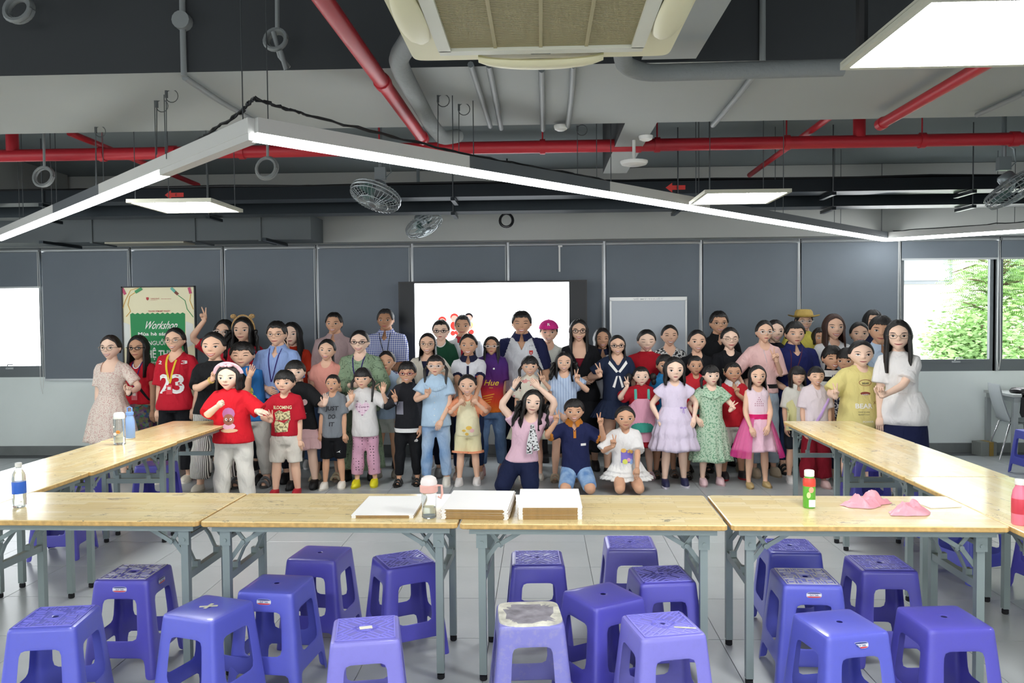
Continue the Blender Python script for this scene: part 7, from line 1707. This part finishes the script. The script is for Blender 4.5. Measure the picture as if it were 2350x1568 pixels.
strap(p, mat('print_lilac', '#b494c8'), .10, -.04, .80, .18, .026, 'strap_print'); ovals(p, [(.12, -.06, .04, .03, 0, 0), (.10, -.06, .03, .018, 1, .002)], [mat('print_lilac', '#b494c8'), mat('print_sky', '#90b0e0')])
p = person(1881, 751, 795, 9.05, 'w', skin=2, hair=('bob', {'L': .08, 'fringe': .78, 'open': 50}), mouth='smile', lab='older woman with short fringed hair half hidden behind the woman in white', top=dict(c='#c8c4bc', sl=.9), bot=('pants', dict(c='#2a2a30')), shoe=('shoe', '#201c1c', '#101010'), seed=52)
p = person(1912, 720, 777, 8.75, 'w', skin=1, hair=('long', {'L': -.28, 'open': 52, 't': .06}), hc='b', mouth='smile', lips='red', lab='woman in a white T-shirt with straight brown shoulder-length hair', top=dict(c='#dcdcdc', sl=.85, e=.016), neck=('round', .055, .02), bot=('pants', dict(c='#2a2a30')), shoe=('shoe', '#201c1c', '#101010'), seed=53)
strap(p, M_black, -.10, -.11, 1.0, .3, .02, 'shoulder_strap')
p = person(1909, 793, 846, 8.33, 'k', skin=2, hair=('boy', {'fringe': .72}), eyes='squint', mouth='grin', lab='laughing boy in a black and white striped T-shirt', top=dict(c='#dcdcda', p='stripeh', c2='#1c1c20', s=.22, sl=.8, sf=0.011, e=.018), bot=('shorts', dict(c='#26303c')), shoe=('sneaker', '#cccccc', '#ffffff'), seed=54)
print_text(p, 'FIE', .60, .14, .04, mat('ink_orange2', '#d8582a'), 0, .006, .1)
p = person(1943, 798, 852, 8.22, 'k', skin=2, hair=('boy', {'fringe': .66, 't': .065}), mouth='flat', hy=-38, lab='child in a navy floral top glancing sideways, beside the girl in yellow', top=dict(c='#22263c', p='speckle', c2='#c8c8cc', s=.7, sl=.9, e=.018), bot=('pants', dict(c='#22263c')), shoe=('flat', '#c8b4a8', '#b8a498'), seed=55, hipx=1938)
p = person(1971, 738, 788, 8.85, 'w', skin=1, hair=('tied', {}), mouth='smile', hy=-12, lab='woman in a khaki cardigan with her hair tied back, right side', top=dict(c='#a8a290', sl=1.8, e=.018), bot=('pants', dict(c='#2a2a30')), shoe=('shoe', '#201c1c', '#101010'), seed=56)
p = person(2002, 711, 762, 9.22, 'w', skin=1, hair=('bob', {'L': .2, 'fringe': .80, 'open': 46}), mouth='flat', lab='rearmost person at the right, only dark hair and forehead showing', top=dict(c='#262a44', sl=.9), bot=('pants', dict(c='#2a2a30')), shoe=('shoe', '#201c1c', '#101010'), seed=57)
p = person(2018, 725, 787, 8.3, 'm', skin=2, hair=('short', {'fringe': .76, 't': .075}), mouth='softsmile', tilt=5, hy=-18, lab='man in a light blue shirt leaning in behind the woman in white', hipx=2055, w=1.0, top=dict(c='#b4c6dc', sl=1.8, e=.018), neck=('v', .045, .06), bot=('pants', dict(c='#34507c', p='denim', c2='#5070a0')), shoe=('shoe', '#201c1c', '#101010'), lh=(2017, 912, .2, 'hold'), seed=58)
collar(p, C('#b4c6dc'))
p = person(1975, 780, 839, 7.62, 'k', skin=0, hair=('pony', {'side': 1}), mouth='softsmile', lab='girl in a pale yellow BEAR T-shirt giving a V sign, behind the right table end', w=1.18, hy=-8, hipx=1970,
  top=dict(c='#dccf88', sl=.95, sf=0.019, e=.028, hem=-.22, fl=.03), neck=('round', .05, .02), bot=('shorts', dict(c='#b02438', len=1.0, e=.02)), shoe=('flat', '#8090a0', '#708090'), lh=(1915, 897, .24, 'V', -12), lel=(-1, 0, -1), seed=59)
print_text(p, 'BEAR', .36, .15, .045, T_w, -.01, .006, .0); print_text(p, 'BEAR', .80, .06, .018, T_k, .0, .006); print_text(p, 'HAPPY', .58, .06, .014, T_w, .0, .009); ovals(p, [(.60, .0, .045, .016, 0, 0)], [mat('print_brick', '#8c3c30')])
print_text(p, 'HAS EVER', .24, .10, .010, T_k, -.01, .006); print_text(p, 'BEAREST CHAT', .19, .10, .010, T_k, -.01, .006); print_text(p, 'POWER', .05, .10, .018, T_w, .03, .006); print_text(p, 'X', .42, .025, .025, mat('print_brick', '#8c3c30'), .09, .006); print_text(p, 'FRIENDLY', -.12, .10, .022, T_w, .05, .006)
x_, z_ = chest(p, .81); m_ = MB(); pp = [(x_+.0+.055*cos(a), z_+.028*sin(a)) for a in [2*pi*i/20 for i in range(21)]]; pr_ = []
for x2, z2 in pp: h = p['bvh'].ray_cast(Vector((x2, -2, z2)), Vector((0, 1, 0))); pr_.append((x2, (h[0].y if h[0] is not None else -.1)-.002, z2))
m_.tube(pr_, .0022, 5, caps=False); m_.build('oval_outline', mat('print_brick', '#8c3c30'), p['r'])
p = person(2062, 734, 801, 7.35, 'w', skin=0, hair=('long', {'L': -.75, 'open': 52, 'part': .5, 't': .065}), glasses=('thin', .075), mouth='softsmile', lab='woman in a white peplum blouse with long black hair, rightmost of the group', yaw=-28, hy=6, w=.98, hipx=2074,
  top=dict(c='#e6e4e2', sl=.75, sf=0.025, e=.018, hem=-.02, fl=.01), bot=('skirt', dict(c='#1c2244', z=.30, fl=.04, pleats=6, am=.04, waist=.2)), shoe=('flat', '#303030', '#202020'), lh=(2017, 985, .0, 'relax'), rh=(2020, 893, .22, 'heart', -12), rel=(.8, .3, -1), seed=60)
b = MB(); p['torso'](b, .022, -.22, .38, 0, .042, 40); b.V = [(v[0]*(1+.03*sin(atan2(v[1], v[0])*14)), v[1]*(1+.03*sin(atan2(v[1], v[0])*14)), v[2]) for v in b.V]; b.build('peplum', C('#e6e4e2'), p['r'], 180)
bpy.data.scenes.remove(TMP)
